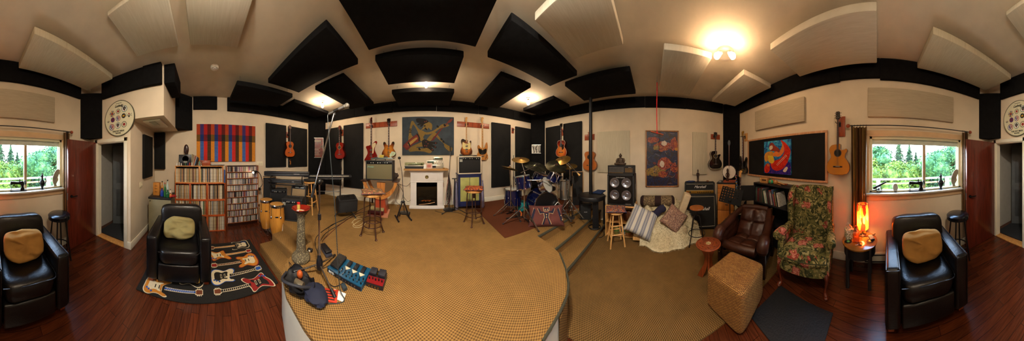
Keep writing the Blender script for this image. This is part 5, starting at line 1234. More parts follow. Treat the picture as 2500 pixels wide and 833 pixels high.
# stands between fireplace and amp
def tripod(o,z0,r,hz,mat,n=3,a0=0,rad=.009):
 for k in range(n):
  a=a0+2*pi*k/n; g=G(); g.tube([(0,0,hz),(r*.95*cos(a),r*.95*sin(a),.02),(r*cos(a),r*sin(a),.012)],rad,8); l_=g.build('leg',mat,o)
  g=G(); g.cyl((r*.92*cos(a),r*.92*sin(a),.026),(r*1.02*cos(a),r*1.02*sin(a),.014),rad*1.5,n=8); g.build('rubber_foot',BLKP,l_)
x,y=front_px(1110,3.35)
o=thing('guitar_stand','black upright guitar stand with a t-shaped top and tripod feet','stand',(x,y,STG),0,'black instrument stands')
g=G(); g.cyl((0,0,.03),(0,0,.78),.011,n=10); g.cyl((-.065,0,.785),(.065,0,.785),.011,n=8); g.build('pole',BLKM,o); tripod(o,0,.33,.12,BLKM,3,R(200))
x,y=front_px(1096,3.5)
o=thing('microphone_stand','thin grey microphone stand draped with cables beside the fireplace','stand',(x,y,STG),0)
g=G(); g.lathe([(.14,0),(.14,.015),(.1,.03),(.015,.04)],28); g.build('base',BLKM,o)
g=G(); g.cyl((0,0,.03),(0,0,.85),.011,n=10); g.cyl((0,0,.85),(.03,0,1.33),.008,n=10); g.cyl((.03,0,1.33),(.035,-.0,1.5),.006,n=10); g.build('pole',STEEL,o)
g=G(); g.ball((.036,0,1.55),(.02,.02,.022),12,8); g.cyl((.035,0,1.42),(.036,0,1.54),.011,.018,12); g.build('microphone',BLKP,o)
for k in range(7):
 dx=random.uniform(-.1,.09); dz_=random.uniform(.02,.4); g=G()
 g.tube([(x,y-.01,STG+.9-.05*k),(x+dx*.5,y-.03,STG+.6),(x+dx,y-.04,STG+dz_),(x+dx*.4,y-.03,STG+dz_*.6+.03),(x-dx*.6,y-.03,STG+.45),(x-.01,y-.01,STG+.86)],.0045,6,5)
 tag(g.build('hanging_cable',BLKP if k!=2 else plain('#8a1c18',.6)),'black cable loop hanging on the stand by the fireplace' if k!=2 else 'red cable loop hanging on the stand by the fireplace','cable','cable loops on the thin stand' if k!=2 else None)
 # microphone on a thin black pole + A-frame stand
x,y=front_px(987,3.3)
o=thing('microphone_stand','thin black stand with a round black microphone left of the mantel','stand',(x,y,STG),0)
t0=at(976,388,3.3); dxx,dyy,dzz=t0[0]-x,t0[1]-y,t0[2]-STG
g=G(); g.cyl((0,0,.02),(dxx*.5,dyy*.5,dzz*.75),.007,n=10); g.cyl((dxx*.5,dyy*.5,dzz*.75),(dxx,dyy,dzz-.02),.006,n=10); g.build('pole',BLKM,o)
g=G(); g.ball((dxx-.01,dyy,dzz+.02),(.038,.03,.034),16,10); g.build('microphone',BLKP,o)
g=G(); g.lathe([(.12,0),(.12,.012),(.01,.02)],24); g.build('base',BLKM,o)
x,y=front_px(984,2.98)
o=thing('guitar_stand','black a-frame guitar stand on the carpet left of the fireplace','stand',(x,y,STG),R(25),'black instrument stands')
for s in(-1,1):
 g=G(); g.cyl((s*.02,0,.34),(s*.13,0,.03),.014,n=10); g.build('leg',BLKM,o)
 g=G(); g.cyl((s*.13,-.16,.018),(s*.13,.16,.018),.018,n=12); g.build('foot_bar',BLKP,o)
 g=G(); g.tube([(s*.1,-.0,.12),(s*.1,-.12,.11),(s*.1,-.15,.18)],.009,8,4); g.build('cradle_arm',BLKM,o)
g=G(); g.ball((0,0,.35),(.045,.025,.03),14,8); g.build('hinge',BLKP,o)
# wall cables near the chair
for k,(pts,c)in enumerate((([at(972,448,3.6),at(992,455,3.7),at(1003,445,3.8)],'#151515'),([at(968,446,3.6),at(984,470,3.7),at(976,500,3.6),at(972,508,3.4)],'#151515'),([at(966,442,3.55),at(962,470,3.6),at(968,505,3.5)],'#8a8a78'),([at(985,480,3.75),at(995,492,3.75),at(1003,488,3.8)],'#151515'),([at(964,440,3.5),at(974,460,3.6),at(966,490,3.55),at(985,505,3.4)],'#151515'))):
 g=G(); g.tube(pts,.005,6,6); tag(g.build('wall_cable',plain(c,.5)),['black cable running to the fireplace from the silver amplifier','black cable drooping behind the a-frame stand','grey cable hanging behind the curved chair','short black cable along the wall left of the fireplace','black cable tangled behind the thin microphone stand'][k],'cable')
g=G(); g.ball((0,0,.06),(.07,.05,.07),14,10,jit=.5); cx_,cy_=front_px(966,3.56); tag(g.build('cable_bundle',plain('#3a2c24',.8,bmp=.8,scale=50),loc=(cx_,cy_,STG+.766)),'brown bundle of wires on the right arm of the curved chair','cable')
# corner pictures
def framed(label,x,y,z,rz,w,h,art,frame,fw=.015,name='framed_print',cat='picture'):
 o=thing(name,label,cat,(x,y,z),rz); g=G()
 g.box(-w/2,w/2,-.02,0,0,fw); g.box(-w/2,w/2,-.02,0,h-fw,h); g.box(-w/2,-w/2+fw,-.02,0,0,h); g.box(w/2-fw,w/2,-.02,0,0,h); g.build('frame',frame,o)
 g=G(); g.box(-w/2+fw*.5,w/2-fw*.5,-.014,-.002,fw*.5,h-fw*.5); g.build('print',art,o); return o
cxA,cyA=(XL+.004-3.33)/2,(3.3+YF)/2
PR1=pattern('noise',[(.3,'#4a3a34'),(.5,'#7a3a34'),(.62,'#6a5a4c'),(.75,'#2c2c30')],7,.25)
rr_=-atan2(cxA-.0,cyA)
o=framed('rose and grey concert poster under glass on the left corner trap',cxA+.006,cyA-.006,zat(385,cxA,cyA),pi/4,.44,.69,PR1,plain('#b8b0a0',.3,.5),.012,'framed_poster')
g=G()
for k in range(9):g.box(-.12+.02*(k%3),.1-.015*(k%4),-.0155,-.014,.08+k*.03,.088+k*.03)
g.box(-.13,.13,-.0155,-.014,.55,.6); g.build('lettering',plain('#a8a090',.5),o)
cxB,cyB=(3.38+XR-.004)/2,(YF-.004+3.4)/2
PR2=pattern('swirl',[(0,'#c9c6bc'),(.45,'#3a3a3a'),(.6,'#b5b2a8'),(.8,'#55534e')],3,.6)
framed('small black and white print in a silver frame on the drum corner trap',cxB-.006,cyB-.006,zat(375,cxB,cyB),-pi/4,.42,.31,PR2,plain('#c9c8bc',.3,.5))
# ---- microphone stand, foreground
sx_,sy_=front_px(780,1.53)
o=thing('boom_microphone_stand','chrome boom microphone stand in the foreground with a silver microphone','microphone stand',(sx_,sy_,STG))
hub=Vector((0,0,.13))
for k,(fx_,fy_)in enumerate((gp(705,668,STG),gp(817,626,STG),(lambda:(ray(817)[0]*1.27,ray(817)[1]*1.27))())):
 e_=Vector((fx_-sx_,fy_-sy_,.012)); g=G(); g.tube([hub*.9,e_*.96+Vector((0,0,.004)),e_],.0095,10); l_=g.build('leg',CHROME,o)
 g=G(); d_=(e_-hub).normalized(); g.cyl(e_-d_*.06,e_+d_*.01,.015,n=12); g.build('rubber_foot',BLKP,l_)
g=G(); g.lathe([(.028,.06),(.035,.08),(.035,.15),(.022,.18),(.015,.21)],20); g.build('hub',plain('#15161c',.3),o)
top=at(775,447,1.53); tz=top[2]-STG
PINKC=plain('#c9a8a8',.15,1)
g=G(); g.cyl((0,0,.2),(0,0,tz*.62),.012,n=14); g.cyl((0,0,tz*.62),(0,0,tz),.009,n=14); g.build('upright',CHROME,o)
g=G(); g.cyl((0,0,tz*.6),(0,0,tz*.66),.018,n=14); g.build('height_collar',BLKP,o)
g=G(); g.ball((0,0,tz+.01),(.028,.028,.032),14,10); g.cyl((0,-.01,tz+.01),(0,.05,tz+.01),.012,n=10); g.build('boom_clutch',BLKM,o)
m1=at(761,482,1.5); m2=at(817,272,1.5); tip=at(845,259,1.47)
p1=Vector((m1[0]-sx_,m1[1]-sy_,m1[2]-STG)); p2=Vector((m2[0]-sx_,m2[1]-sy_,m2[2]-STG)); p3=Vector((tip[0]-sx_,tip[1]-sy_,tip[2]-STG))
g=G(); g.cyl(p1,p2,.0085,n=12); g.build('boom',CHROME,o)
g=G(); g.cyl(p1,p1+(p2-p1).normalized()*.14,.015,n=14); g.build('counterweight',plain('#3a3c40',.3,.6),o)
dm=(p3-p2).normalized()
g=G(); g.cyl(p2-dm*.01,p2+dm*.045,.019,n=14); g.cyl(p2-Vector((0,0,.04)),p2,.012,n=10); g.build('microphone_clip',BLKM,o)
mc=thing('microphone','silver vocal microphone with a mesh head on the boom','microphone',Vector((sx_,sy_,STG))+p2)
g=G(); g.cyl(-dm*.07,dm*.115,.012,.018,16); g.build('handle',plain('#6a6a68',.4,.6),mc)
g=G(); c0=dm*.14; g.cyl(dm*.11,dm*.12,.024,n=18); g.ball(c0,.026,18,12); g.build('grille',plain('#a8a49a',.3,.8,bmp=.8,scale=200),mc)
wp=lambda px_,py_,r_:at(px_,py_,r_)
g=G(); g.tube([tuple(Vector((sx_,sy_,STG))+p2-dm*.07),wp(800,285,1.5),wp(803,330,1.48),wp(808,400,1.44),wp(817,500,1.4),wp(823,600,1.34),wp(829,700,1.3),(*gp(840,735,STG+.006),STG+.006),(*gp(800,742,STG+.006),STG+.006)],.0042,8,8)
tag(g.build('microphone_cable',plain('#2c3436',.4)),'dark cable hanging from the microphone down to the floor','cable')
# ---- pedals
def onstage(px,py,z=STG):x_,y_=gp(px,py,z); return Vector((x_,y_,z))
c1,c2,c3,c4=onstage(797,667),onstage(880,718),onstage(900,668),onstage(836,634)
ctr=(c1+c2+c3+c4)/4; ux=(c2-c1); wl_=.44; dl=.22; rz_=atan2(ux.y,ux.x)
o=thing('multi_effects_pedal','large blue multi-effects pedal board with an expression treadle','effects pedal',(ctr.x,ctr.y,STG),rz_)
PB=plain('#0b4564',.35,var=.1); w_,d_=.21,.11
g=G(); g.prism([(-d_,.0),(d_,.0),(d_,.065),(-d_,.045)],-w_,w_,.004); g.v=[Vector((v.y,v.x,v.z))for v in g.v]; g.build('case',PB,o)
g=G(); g.box(-w_+.005,w_-.005,-d_-.003,-d_,.008,.038); g.build('rear_panel',plain('#0c1420',.4),o)
for k in range(9):g=G(); g.cyl((-.14+k*.035,-d_-.006,.022),(-.14+k*.035,-d_-.002,.022),.007,n=10); g.build('jack_socket',STEEL,o)
text('BOSS',.03,plain('#d9e4ea',.4),o,(-.15,-d_-.0045,.023),(pi/2,0,0),'logo',bold=.001)
tl=atan2(.02,2*d_)
g=G(); g.at((-.145,.02,.06),rx=tl+.12); g.box(-.055,.055,-.095,.085,0,.03,.008,3)
for k in range(10):g.box(-.05,.05,-.085+k*.016,-.08+k*.016,.03,.033)
g.build('treadle',BLKP,o)
for k in range(3):
 g=G(); g.at((-.02+k*.085,.05,.062),rx=tl); g.prism([(-.028,0),(.028,0),(.01,.0),(-.01,.0)],0,.001); g.box(-.02,.02,-.035,.04,0,.022,.005); g.build('foot_switch',BLKP,o)
 g=G(); g.at((-.02+k*.085,-.005,.058),rx=tl); g.slab([(-.035,.02),(.035,.02),(0,-.02)],-.002,.002); g.build('switch_marker',plain('#c9c4a8',.4),o)
for r_ in range(3):
 for k in range(7):
  g=G(); g.at((-.06+k*.042+.008*(r_%2),-.085+r_*.026,.049+r_*.0025),rx=tl); g.lathe([(.0075,0),(.0065,.014),(0,.0145)],10); g.build('knob',STEEL if(k+r_)%2 else BLKM,o)
  # red twin pedal
r1,r2,r3=onstage(893,704),onstage(936,718),onstage(944,673)
ctr=(r1+r3)/2; ux=r2-r1; rz_=atan2(ux.y,ux.x)
o=thing('twin_pedal','red two-switch stomp pedal next to the blue pedal board','effects pedal',(ctr.x,ctr.y,STG),rz_)
g=G(); g.prism([(-.08,0),(.08,0),(.08,.05),(-.08,.035)],-.088,.088,.004); g.v=[Vector((v.y,v.x,v.z))for v in g.v]; g.build('case',plain('#1c1a1e',.4),o)
g=G(); g.at((0,-.04,.041),rx=.09); g.box(-.084,.084,-.036,.036,0,.004); g.build('face_plate',plain('#7a0e14',.35),o)
for s in(-1,1):g=G(); g.at((s*.046,.042,.05),rx=.09); g.box(-.036,.036,-.035,.04,0,.028,.006); g.build('foot_switch',plain('#22222a',.5),o)
g=G(); g.cyl((0,.03,.05),(0,.03,.065),.008,n=12); g.build('toggle',GOLD,o)
for k in range(5):g=G(); g.at((-.064+k*.032,-.035+.006*(k%2),.046),rx=.09); g.lathe([(.008,0),(.007,.015),(0,.016)],10); g.build('knob',BLKM,o)
for k in range(4):g=G(); g.cyl((-.05+k*.03,-.086,.018),(-.05+k*.03,-.08,.018),.006,n=8); g.build('jack_socket',GOLD,o)
# wah
a_,b_=onstage(785,600),onstage(806,632); ux=b_-a_; L_=ux.length
o=thing('wah_pedal','grey rocker pedal lying beside the microphone stand','effects pedal',((a_.x+b_.x)/2,(a_.y+b_.y)/2,STG),atan2(ux.y,ux.x))
g=G(); g.box(-.125,.125,-.045,.045,0,.04,.01); g.build('base',plain('#4a4c58',.35,.4),o); g=G(); g.at((0,0,.042),ry=-.1); g.box(-.12,.12,-.042,.042,0,.02,.008,3); g.build('treadle',BLKP,o)
for k in range(5):g=G(); g.cyl((-.1+k*.045,-.047,.02),(-.1+k*.045,-.043,.02),.006,n=8); g.build('jack_socket',CHROME,o)
# adapter, plugs
a_=onstage(757,614); g=G(); g.box(-.035,.035,-.022,.022,0,.035,.006); g.m=1; g.box(-.012,.012,-.0225,-.02,.01,.03); tag(g.build('power_adapter',[BLKP,WHITE],loc=tuple(a_),rot=(0,0,.4)),'small black power adapter between pedestal and microphone stand','adapter')
a_=onstage(840,705); g=G(); g.box(-.03,.03,-.02,.02,0,.03,.005); tag(g.build('foot_controller',plain('#2a3a44',.4),loc=tuple(a_),rot=(0,0,-.5)),'small dark foot controller in front of the blue pedal board','effects pedal')
# bag with bits on the stage edge
a_=onstage(730,698)
o=thing('open_bag','crumpled open black bag of bits at the stage edge','bag',(a_.x,a_.y,STG))
BAG=plain('#0b0c12',.6,bmp=.6,scale=14)
g=G(); g.surf(lambda u,v:((.13+.04*u+.035*noise.noise(Vector((cos(2*pi*v)*2,sin(2*pi*v)*2,u*3))))*(.25+.75*min(1,u*1.6))*cos(2*pi*v),(.10+.03*u+.03*noise.noise(Vector((cos(2*pi*v)*2,sin(2*pi*v)*2,u*3+5))))*(.25+.75*min(1,u*1.6))*sin(2*pi*v),.002+.11*max(0,u-.35)**1.2*(1+.5*sin(2*pi*v*3))),12,36); g.build('body',BAG,o)
g=G(); g.tube([(-.15,-.05,.06),(-.05,-.16,.1),(.1,-.1,.12),(.15,.02,.07)],.012,8,6); g.build('strap',plain('#2a2c34',.6),o)
g=G(); g.ball((0,0,.04),(.12,.09,.045),22,12,jit=.25,seed=8); tag(g.build('folded_cloth',plain('#161c34',.8,bmp=.6,scale=10),loc=(a_.x+.2,a_.y+.03,STG)),'navy blue cloth bundle beside the open bag','cloth')
g=G(); g.cyl((-.045,0,0),(.045,0,0),.03,n=20); tag(g.build('tin_can',plain('#9a8f78',.3,.7),loc=(a_.x+.03,a_.y-.02,STG+.05),rot=(0,0,.3)),'dull silver tin lying in the open bag','tin')
g=G(); g.ball((0,0,0),(.034,.03,.04),16,10); tag(g.build('egg_shaker',plain('#b5521c',.35),loc=(a_.x-.05,a_.y+.05,STG+.055)),'orange shaker in the open bag','shaker')
a2=onstage(800,722)
o=thing('sheet_music_folder','red and black striped booklet lying by the stage edge','booklet',(a2.x,a2.y,STG+.002),.5)
g=G(); g.box(-.09,.09,-.06,.06,0,.008,.001); g.build('cover',plain('#b8341c',.5),o)
g=G()
for k in range(4):g.box(-.07,.07,-.045+k*.025,-.035+k*.025,.008,.009)
g.build('stripe',plain('#15100e',.5),o)
a2=onstage(826,722); g=G(); g.box(-.06,.06,-.04,.04,0,.003); tag(g.build('paper_sheet',WHITE,loc=(a2.x,a2.y,STG+.002),rot=(0,0,.2)),'white sheet of paper by the stage edge','paper')
# floor cables
def fcable(label,pts,r=.0045,c='#141416',z=STG,grp=None,name='floor_cable'):
 P=[(*gp(a,b,z+r),z+r)for a,b in pts]; g=G(); g.tube(P,r,6,8); o=g.build(name,plain(c,.45)); return tag(o,label,'cable',grp)
fcable('thick black cable curving from the pedals towards the monitor',[(778,620),(770,600),(772,580),(790,563),(820,545),(850,530),(880,512),(905,500)],.006)
fcable('black cable looping beside the microphone stand',[(775,640),(778,600),(795,570),(830,548),(870,523),(900,515)],.005)
fcable('thin black cable crossing the carpet behind the microphone stand',[(786,590),(800,572),(808,550),(845,536),(880,525)],.004)
fcable('dark red cable running toward the monitor',[(790,585),(830,549),(868,524),(893,510)],.004,'#5c1a14')
fcable('thin cable circling around the trunk pedestal foot',[(720,660),(706,640),(712,655),(726,648),(745,638),(770,638)],.003)
fcable('black plug lead with loose ends by the chrome tripod',[(757,655),(765,650),(775,656),(790,655),(805,648)],.004)
fcable('thin black lead with red plugs before the blue pedal board',[(800,690),(815,700),(830,696),(838,690)],.004)
fcable('cream cable coiled beside the left iron stool',[(858,545),(872,531),(890,528),(885,545),(868,552),(862,540),(880,533),(892,545),(875,556),(862,550),(890,532)],.0035,'#cfc29a')
fcable('black cable along the floor at the fireplace foot',[(1062,515),(1080,520),(1095,517),(1120,520),(1140,530)],.004)
# ------------------------------------------------------------------ drum kit
g=G(); g.slab([(1.15,1.92),(3.3,1.78),(3.6,1.78),(3.6,3.8),(1.17,3.8)],0,.006); o=g.build('drum_rug',plain('#5c3320',1,bmp=.5,scale=120,var=.12,spec=.1),loc=(0,0,STG+.0005)); tag(o,'plain brown rug under the drum kit','rug')
BSP=plain('#081344',.12,.35,coat=.7,var=.4,scale=60,name='blue shell'); SKIN=plain('#b8b8ae',.5,var=.08); BSK=plain('#0c0c0e',.4)
def drum(label,x,y,z,r,h,tilt=(0,0),skin=SKIN,cat='drum',lugs=8,name='tom_drum',legs=0,grp=None,shell=BSP,bottom=True):
 """axis up; tilt = (about x, about y)"""
 o=thing(name,label,cat,(x,y,z),0,grp,rx=tilt[0],ry=tilt[1])
 g=G(); g.lathe([(r,.012),(r,h-.012)],40,cap=False); g.lathe([(r-.006,.012),(r-.006,h-.012)],40,cap=False); g.build('shell',shell,o)
 g=G(); g.lathe([(0,h-.004),(r-.004,h-.004),(r,h-.008)],40,cap=False); g.build('batter_head',skin,o)
 if bottom:g=G(); g.lathe([(r,.008),(r-.004,.004),(0,.004)],40,cap=False); g.build('resonant_head',SKIN,o)
 for z_ in(0,h-.016):g=G(); g.lathe([(r+.002,z_),(r+.012,z_),(r+.012,z_+.016),(r+.0,z_+.018),(r+.002,z_)],40,cap=False); g.build('hoop',CHROME,o)
 for k in range(lugs):
  a=2*pi*(k+.5)/lugs; c_,s_=cos(a),sin(a)
  g=G(); g.cyl(((r+.01)*c_,(r+.01)*s_,.01),((r+.01)*c_,(r+.01)*s_,h-.01),.0035,n=6); g.ball(((r+.008)*c_,(r+.008)*s_,h*.5),(.013,.013,.022),8,6); g.build('lug',CHROME,o)
 for k in range(legs):
  a=2*pi*k/legs+.4; c_,s_=cos(a),sin(a); g=G(); g.tube([((r+.015)*c_,(r+.015)*s_,h*.5),((r+.015)*c_,(r+.015)*s_,-.12),((r+.06)*c_,(r+.06)*s_,-.2)],.006,8); g.ball(((r+.06)*c_,(r+.06)*s_,-.205),.012,8,6); g.build('leg',CHROME,o)
 return o
def pc(px,py,rho):return at(px,py,rho)
# bass drum lying on its side
bx_,by_,bz_=pc(1335,497,2.92); ZB=STG+.29
hd=face(bx_,by_)+.5
o=thing('bass_drum','blue sparkle bass drum with a black front head, pillow leaning on it','drum',(bx_,by_,ZB),hd)
BR,BD=.275,.42
def ringy(g,prof,n=48):ring_y(g,0,prof,0)
g=G(); ring_y(g,0,[(BR,.02),(BR,BD-.02)],0); g.build('shell',BSP,o)
g=G(); ring_y(g,0,[(.001,0),(BR-.006,0),(BR-.004,.01)],0); g.build('front_head',BSK,o)
g=G(); ring_y(g,0,[(.001,BD),(BR-.006,BD),(BR-.004,BD-.01)],0); g.build('batter_head',SKIN,o)
for y_ in(-.012,BD-.012):g=G(); ring_y(g,0,[(BR-.008,y_),(BR+.014,y_),(BR+.014,y_+.026),(BR-.002,y_+.026)],0); g.build('hoop',CHROME if y_<0 else BSP,o)
for k in range(10):
 a=2*pi*(k+.5)/10; c_,s_=cos(a),sin(a); g=G(); g.cyl(((BR+.012)*c_,0,(BR+.012)*s_),((BR+.012)*c_,BD,(BR+.012)*s_),.0035,n=6)
 for yy in(.12,.3):g.ball(((BR+.008)*c_,yy,(BR+.008)*s_),(.012,.022,.012),8,6)
 g.build('lug',CHROME,o)
for s in(-1,1):g=G(); g.tube([(s*BR*.95,.08,-.05),(s*(BR+.07),.0,-.22),(s*(BR+.08),-.02,-.28)],.008,8); g.build('spur',CHROME,o)
# toms
def aim(px,py,rho,z_off=0):return pc(px,py,rho)
x,y,z=pc(1280,448,2.95); drum('large blue rack tom on the left with a white bottom head',x,y,z-.1,.155,.26,(R(-8),R(-6)),grp='blue sparkle rack toms')
x,y,z=pc(1314,430,3.2); drum('middle blue rack tom above the bass drum',x,y,z-.09,.15,.18,(R(22),R(14)),grp='blue sparkle rack toms')
x,y,z=pc(1348,432,3.1); drum('right blue rack tom tilted toward the throne',x,y,z-.1,.145,.2,(R(20),R(20)),grp='blue sparkle rack toms')
x,y,z=pc(1253,460,3.3); drum('blue floor tom standing on chrome legs at the left of the kit',x,y,STG+.2,.19,.36,name='floor_tom',legs=3)
x,y,z=pc(1325,450,3.05); o=drum('grey-headed snare drum with stickers tilted below the middle toms',x,y,z-.05,.17,.13,(R(60),R(28)),name='snare_drum',shell=CHROME,grp=None)
for k,(dx,c)in enumerate(((-.09,'#a81c20'),(.02,'#16161a'),(.08,'#c9c4b8'))):
 g=G(); g.slab([(dx-.03,-.08),(dx+.03,-.09),(dx,-.03)]if k==0 else[(dx+.03*cos(q*pi/3),-.07+.03*sin(q*pi/3))for q in range(6)],.003,.0035); g.build('sticker',plain(c,.5),o)
x,y,z=pc(1378,462,3.2); o=drum('tall pale green hand drum on a chrome stand at the right of the kit',x,y,z-.22,.1,.42,name='conga_drum',shell=see_glass('#a9c2a4',.35,.3),lugs=5)
# cymbals on stands
BRZ=plain('#9a7a3a',.3,.85,var=.25,scale=12,name='bronze'); BRZD=plain('#4a4a3c',.25,.85,var=.3,scale=8,name='dark bronze')
def cymbal(label,px,py,rho,r,tilt,mat,basepx=None,boom=False,grp='cymbals of the drum kit',name='cymbal'):
 x,y,z=pc(px,py,rho); o=thing(name,label,'cymbal',(x,y,z),0,grp,rx=tilt[0],ry=tilt[1])
 g=G(); g.lathe([(0,.028),(r*.07,.026),(r*.16,.012),(r*.22,.006),(r*.6,-.002),(r,-.014),(r*.6,-.004),(r*.22,.004),(r*.15,.01),(0,.024)],48,cap=False); g.build('disc',mat,o)
 g=G(); g.cyl((0,0,.02),(0,0,.05),.012,.008,10); g.build('wing_nut',CHROME,o); g=G(); g.cyl((0,0,.018),(0,0,.026),.02,n=12); g.build('felt',plain('#7a2a24',.9),o)
 return x,y,z
def cstand(label,bx,by,z0,pts,r=.36,grp='chrome cymbal stands',double=True):
 o=thing('cymbal_stand',label,'stand',(bx,by,z0),0,grp); q0=[Vector((a-bx,b-by,c-z0))for a,b,c in pts]
 g=G(); g.cyl((0,0,.1),(0,0,q0[0].z*.6),.012,n=12); g.cyl((0,0,q0[0].z*.6),q0[0],.009,n=12); g.build('tube',CHROME,o)
 for p in q0[1:]:g=G(); g.cyl(q0[0]-(p-q0[0])*.25,p-Vector((0,0,.0)),.007,n=10); g.ball(q0[0],.02,10,8); g.build('boom_arm',CHROME,o)
 g=G(); g.cyl((0,0,q0[0].z*.58),(0,0,q0[0].z*.64),.018,n=12); g.build('collar',CHROME,o)
 for k in range(3):
  a=.5+2*pi*k/3; c_,s_=cos(a),sin(a)
  for off in((-.008,.008)if double else(0,)):g=G(); g.tube([(off*s_,-off*c_,.34),(c_*r+off*s_,s_*r-off*c_,.015)],.006,6); g.build('leg',CHROME,o)
  g=G(); g.cyl((0,0,.12),(c_*r*.62,s_*r*.62,.14),.005,n=6); g.build('brace',CHROME,o); g=G(); g.ball((c_*r,s_*r,.014),(.02,.02,.012),10,6); g.build('rubber_foot',BLKP,o)
 return o
h1=cymbal('small tilted hi-hat pair at the far left of the kit',1244,409,3.05,.18,(R(6),R(14)),BRZ)
cymbal('lower hi-hat cymbal under the tilted one at the far left',1245,412,3.05,.18,(R(6),R(10)),BRZ)
c1_=cymbal('bronze crash cymbal high on the left, in front of the corner trap',1271,389,3.2,.2,(R(16),R(-10)),BRZ)
c2_=cymbal('largest dark cymbal over the middle tom',1308,405,3.1,.27,(R(22),R(-4)),BRZD)
c3_=cymbal('dark bronze ride cymbal at the right of the kit, tilted to the left',1358,404,2.95,.22,(R(22),R(-24)),BRZD)
c4_=cymbal('thin bronze cymbal steeply tilted below the sunburst acoustic guitar',1373,390,3.1,.18,(R(4),R(-34)),BRZ)
c5_=cymbal('flat bronze cymbal at the far right of the kit',1388,405,3.25,.2,(R(8),R(-16)),BRZ)
cymbal('small bronze splash cymbal below the ride',1366,417,3.1,.14,(R(10),R(-4)),BRZ)
def cb(px,rho):return front_px(px,rho)
bx1,by1=cb(1247,3.1); cstand('chrome hi-hat stand at the far left of the kit',bx1,by1,STG+.007,[h1])
bx2,by2=cb(1254,3.25); o=cstand('thin chrome stand behind the hi-hat',bx2,by2,STG+.007,[(bx2,by2,1.75)],.28)
bx3,by3=cb(1280,2.72); j=(bx3,by3,pc(1280,418,2.72)[2]); cstand('chrome boom stand left of the bass drum carrying the crash and the large dark cymbal',bx3,by3,STG+.007,[j,c1_,c2_],.4)
bx4,by4=cb(1362,3.0); cstand('chrome straight stand right of the bass drum',bx4,by4,STG+.007,[c3_[:2]+(c3_[2]-.15,),c3_],.34)
bx5,by5=cb(1391,3.12); j5=(bx5,by5,pc(1391,408,3.12)[2]); o=cstand('chrome boom stand at the far right with a counterweight',bx5,by5,STG+.007,[j5,c4_],.34)
e1=pc(1377,388,3.08); e2=pc(1413,426,3.05); V=lambda p:Vector(p)-Vector((bx5,by5,STG+.007))
g=G(); g.cyl(V(e1),V(e2),.006,n=8); g.build('boom_arm',CHROME,o); g=G(); dd=(V(e2)-V(e1)).normalized(); g.cyl(V(e2)-dd*.05,V(e2)+dd*.03,.012,.032,12); g.build('counterweight',plain('#a8834a',.4,.5),o)
o=thing('hardware_rack','chrome rack bar linking the toms across the kit','drum hardware',pc(1290,440,2.85)); rb_=[Vector(pc(a,440,2.85))-Vector(pc(1290,440,2.85))for a in(1288,1340)]
g=G(); g.cyl(rb_[0],rb_[1],.011,n=10); g.build('bar',CHROME,o)
for k in(0,1):g=G(); g.ball(rb_[k],.02,10,8); g.build('clamp',CHROME,o)
# pedal cluster and hand percussion at the right side
x,y=cb(1385,3.0); o=thing('pedal_frame','tangle of chrome pedal hardware behind the right of the bass drum','drum hardware',(x,y,STG+.007))
for k in range(6):a=k*1.05; g=G(); g.tube([(0.1*cos(a),.1*sin(a),0.01),(.14*cos(a+.5),.12*sin(a+.5),.12),(.05*cos(a),.05*sin(a),.3+.03*k)],.007,6,5); g.build('rod',CHROME if k%2 else BLKM,o)
g=G(); g.box(-.05,.05,-.16,.12,0.01,.025,.004); g.build('foot_plate',STEEL,o)
g=G(); g.ball((.14,.0,.16),(.05,.05,.07),14,10); g.build('lamp_bell',CHROME,o)
for px,py,c,lb in((1392,432,'#16161a','black horn-shaped mute hanging on the right stand'),(1383,446,'#1c1c20','black clamp block on the right drum stand'),(1399,440,'#22201e','black percussion block at the right drum stand')):
 x,y,z=pc(px,py,3.15); g=G(); g.lathe([(.03,-.08),(.035,-.03),(.02,.02),(.024,.08),(.01,.1)],14); tag(g.build('percussion_block',plain(c,.4),loc=(x,y,z)),lb,'percussion')
g=G(); g.ball((0,0,.12),(.15,.13,.13),22,14,jit=.25,seed=4); x,y=cb(1274,3.38); o=g.build('round_bag',plain('#0f7a7c',.35,var=.3,scale=6),loc=(x,y,STG+.007)); tag(o,'round teal bag on the rug left of the bass drum','bag')
g=G(); x,y=cb(1340,3.55); o=thing('drum_throne','low drum throne behind the bass drum','stool',(x,y,STG+.007)); g.lathe([(.15,.46),(.17,.48),(.17,.53),(.14,.55),(0,.555)],28); g.build('seat',BLKP,o); g=G(); g.cyl((0,0,.12),(0,0,.46),.015); g.build('post',CHROME,o); tripod(o,0,.22,.2,CHROME)
# folded stand on the rug
o=thing('folded_stand','folded black guitar stand with an orange foam hook on the drum rug','stand',(*gp(1272,535,STG),STG+.007))
bx0,by0=gp(1272,535,STG)
def rel(px,py,dz=.02):p=gp(px,py,STG); return(p[0]-bx0,p[1]-by0,dz)
g=G(); g.cyl(rel(1236,537),rel(1270,530),.012,n=10); g.build('leg',BLKM,o); g=G(); g.cyl(rel(1270,528),rel(1292,546),.012,n=10); g.build('leg',BLKM,o)
g=G(); g.tube([rel(1252,519),rel(1264,520,.05),rel(1272,526,.06),rel(1272,532,.03)],.014,8,5); g.build('foam_hook',plain('#d06a2a',.6),o)
g=G(); g.cyl(rel(1237,525),rel(1262,516,.04),.014,n=10); g.build('collar',BLKM,o)
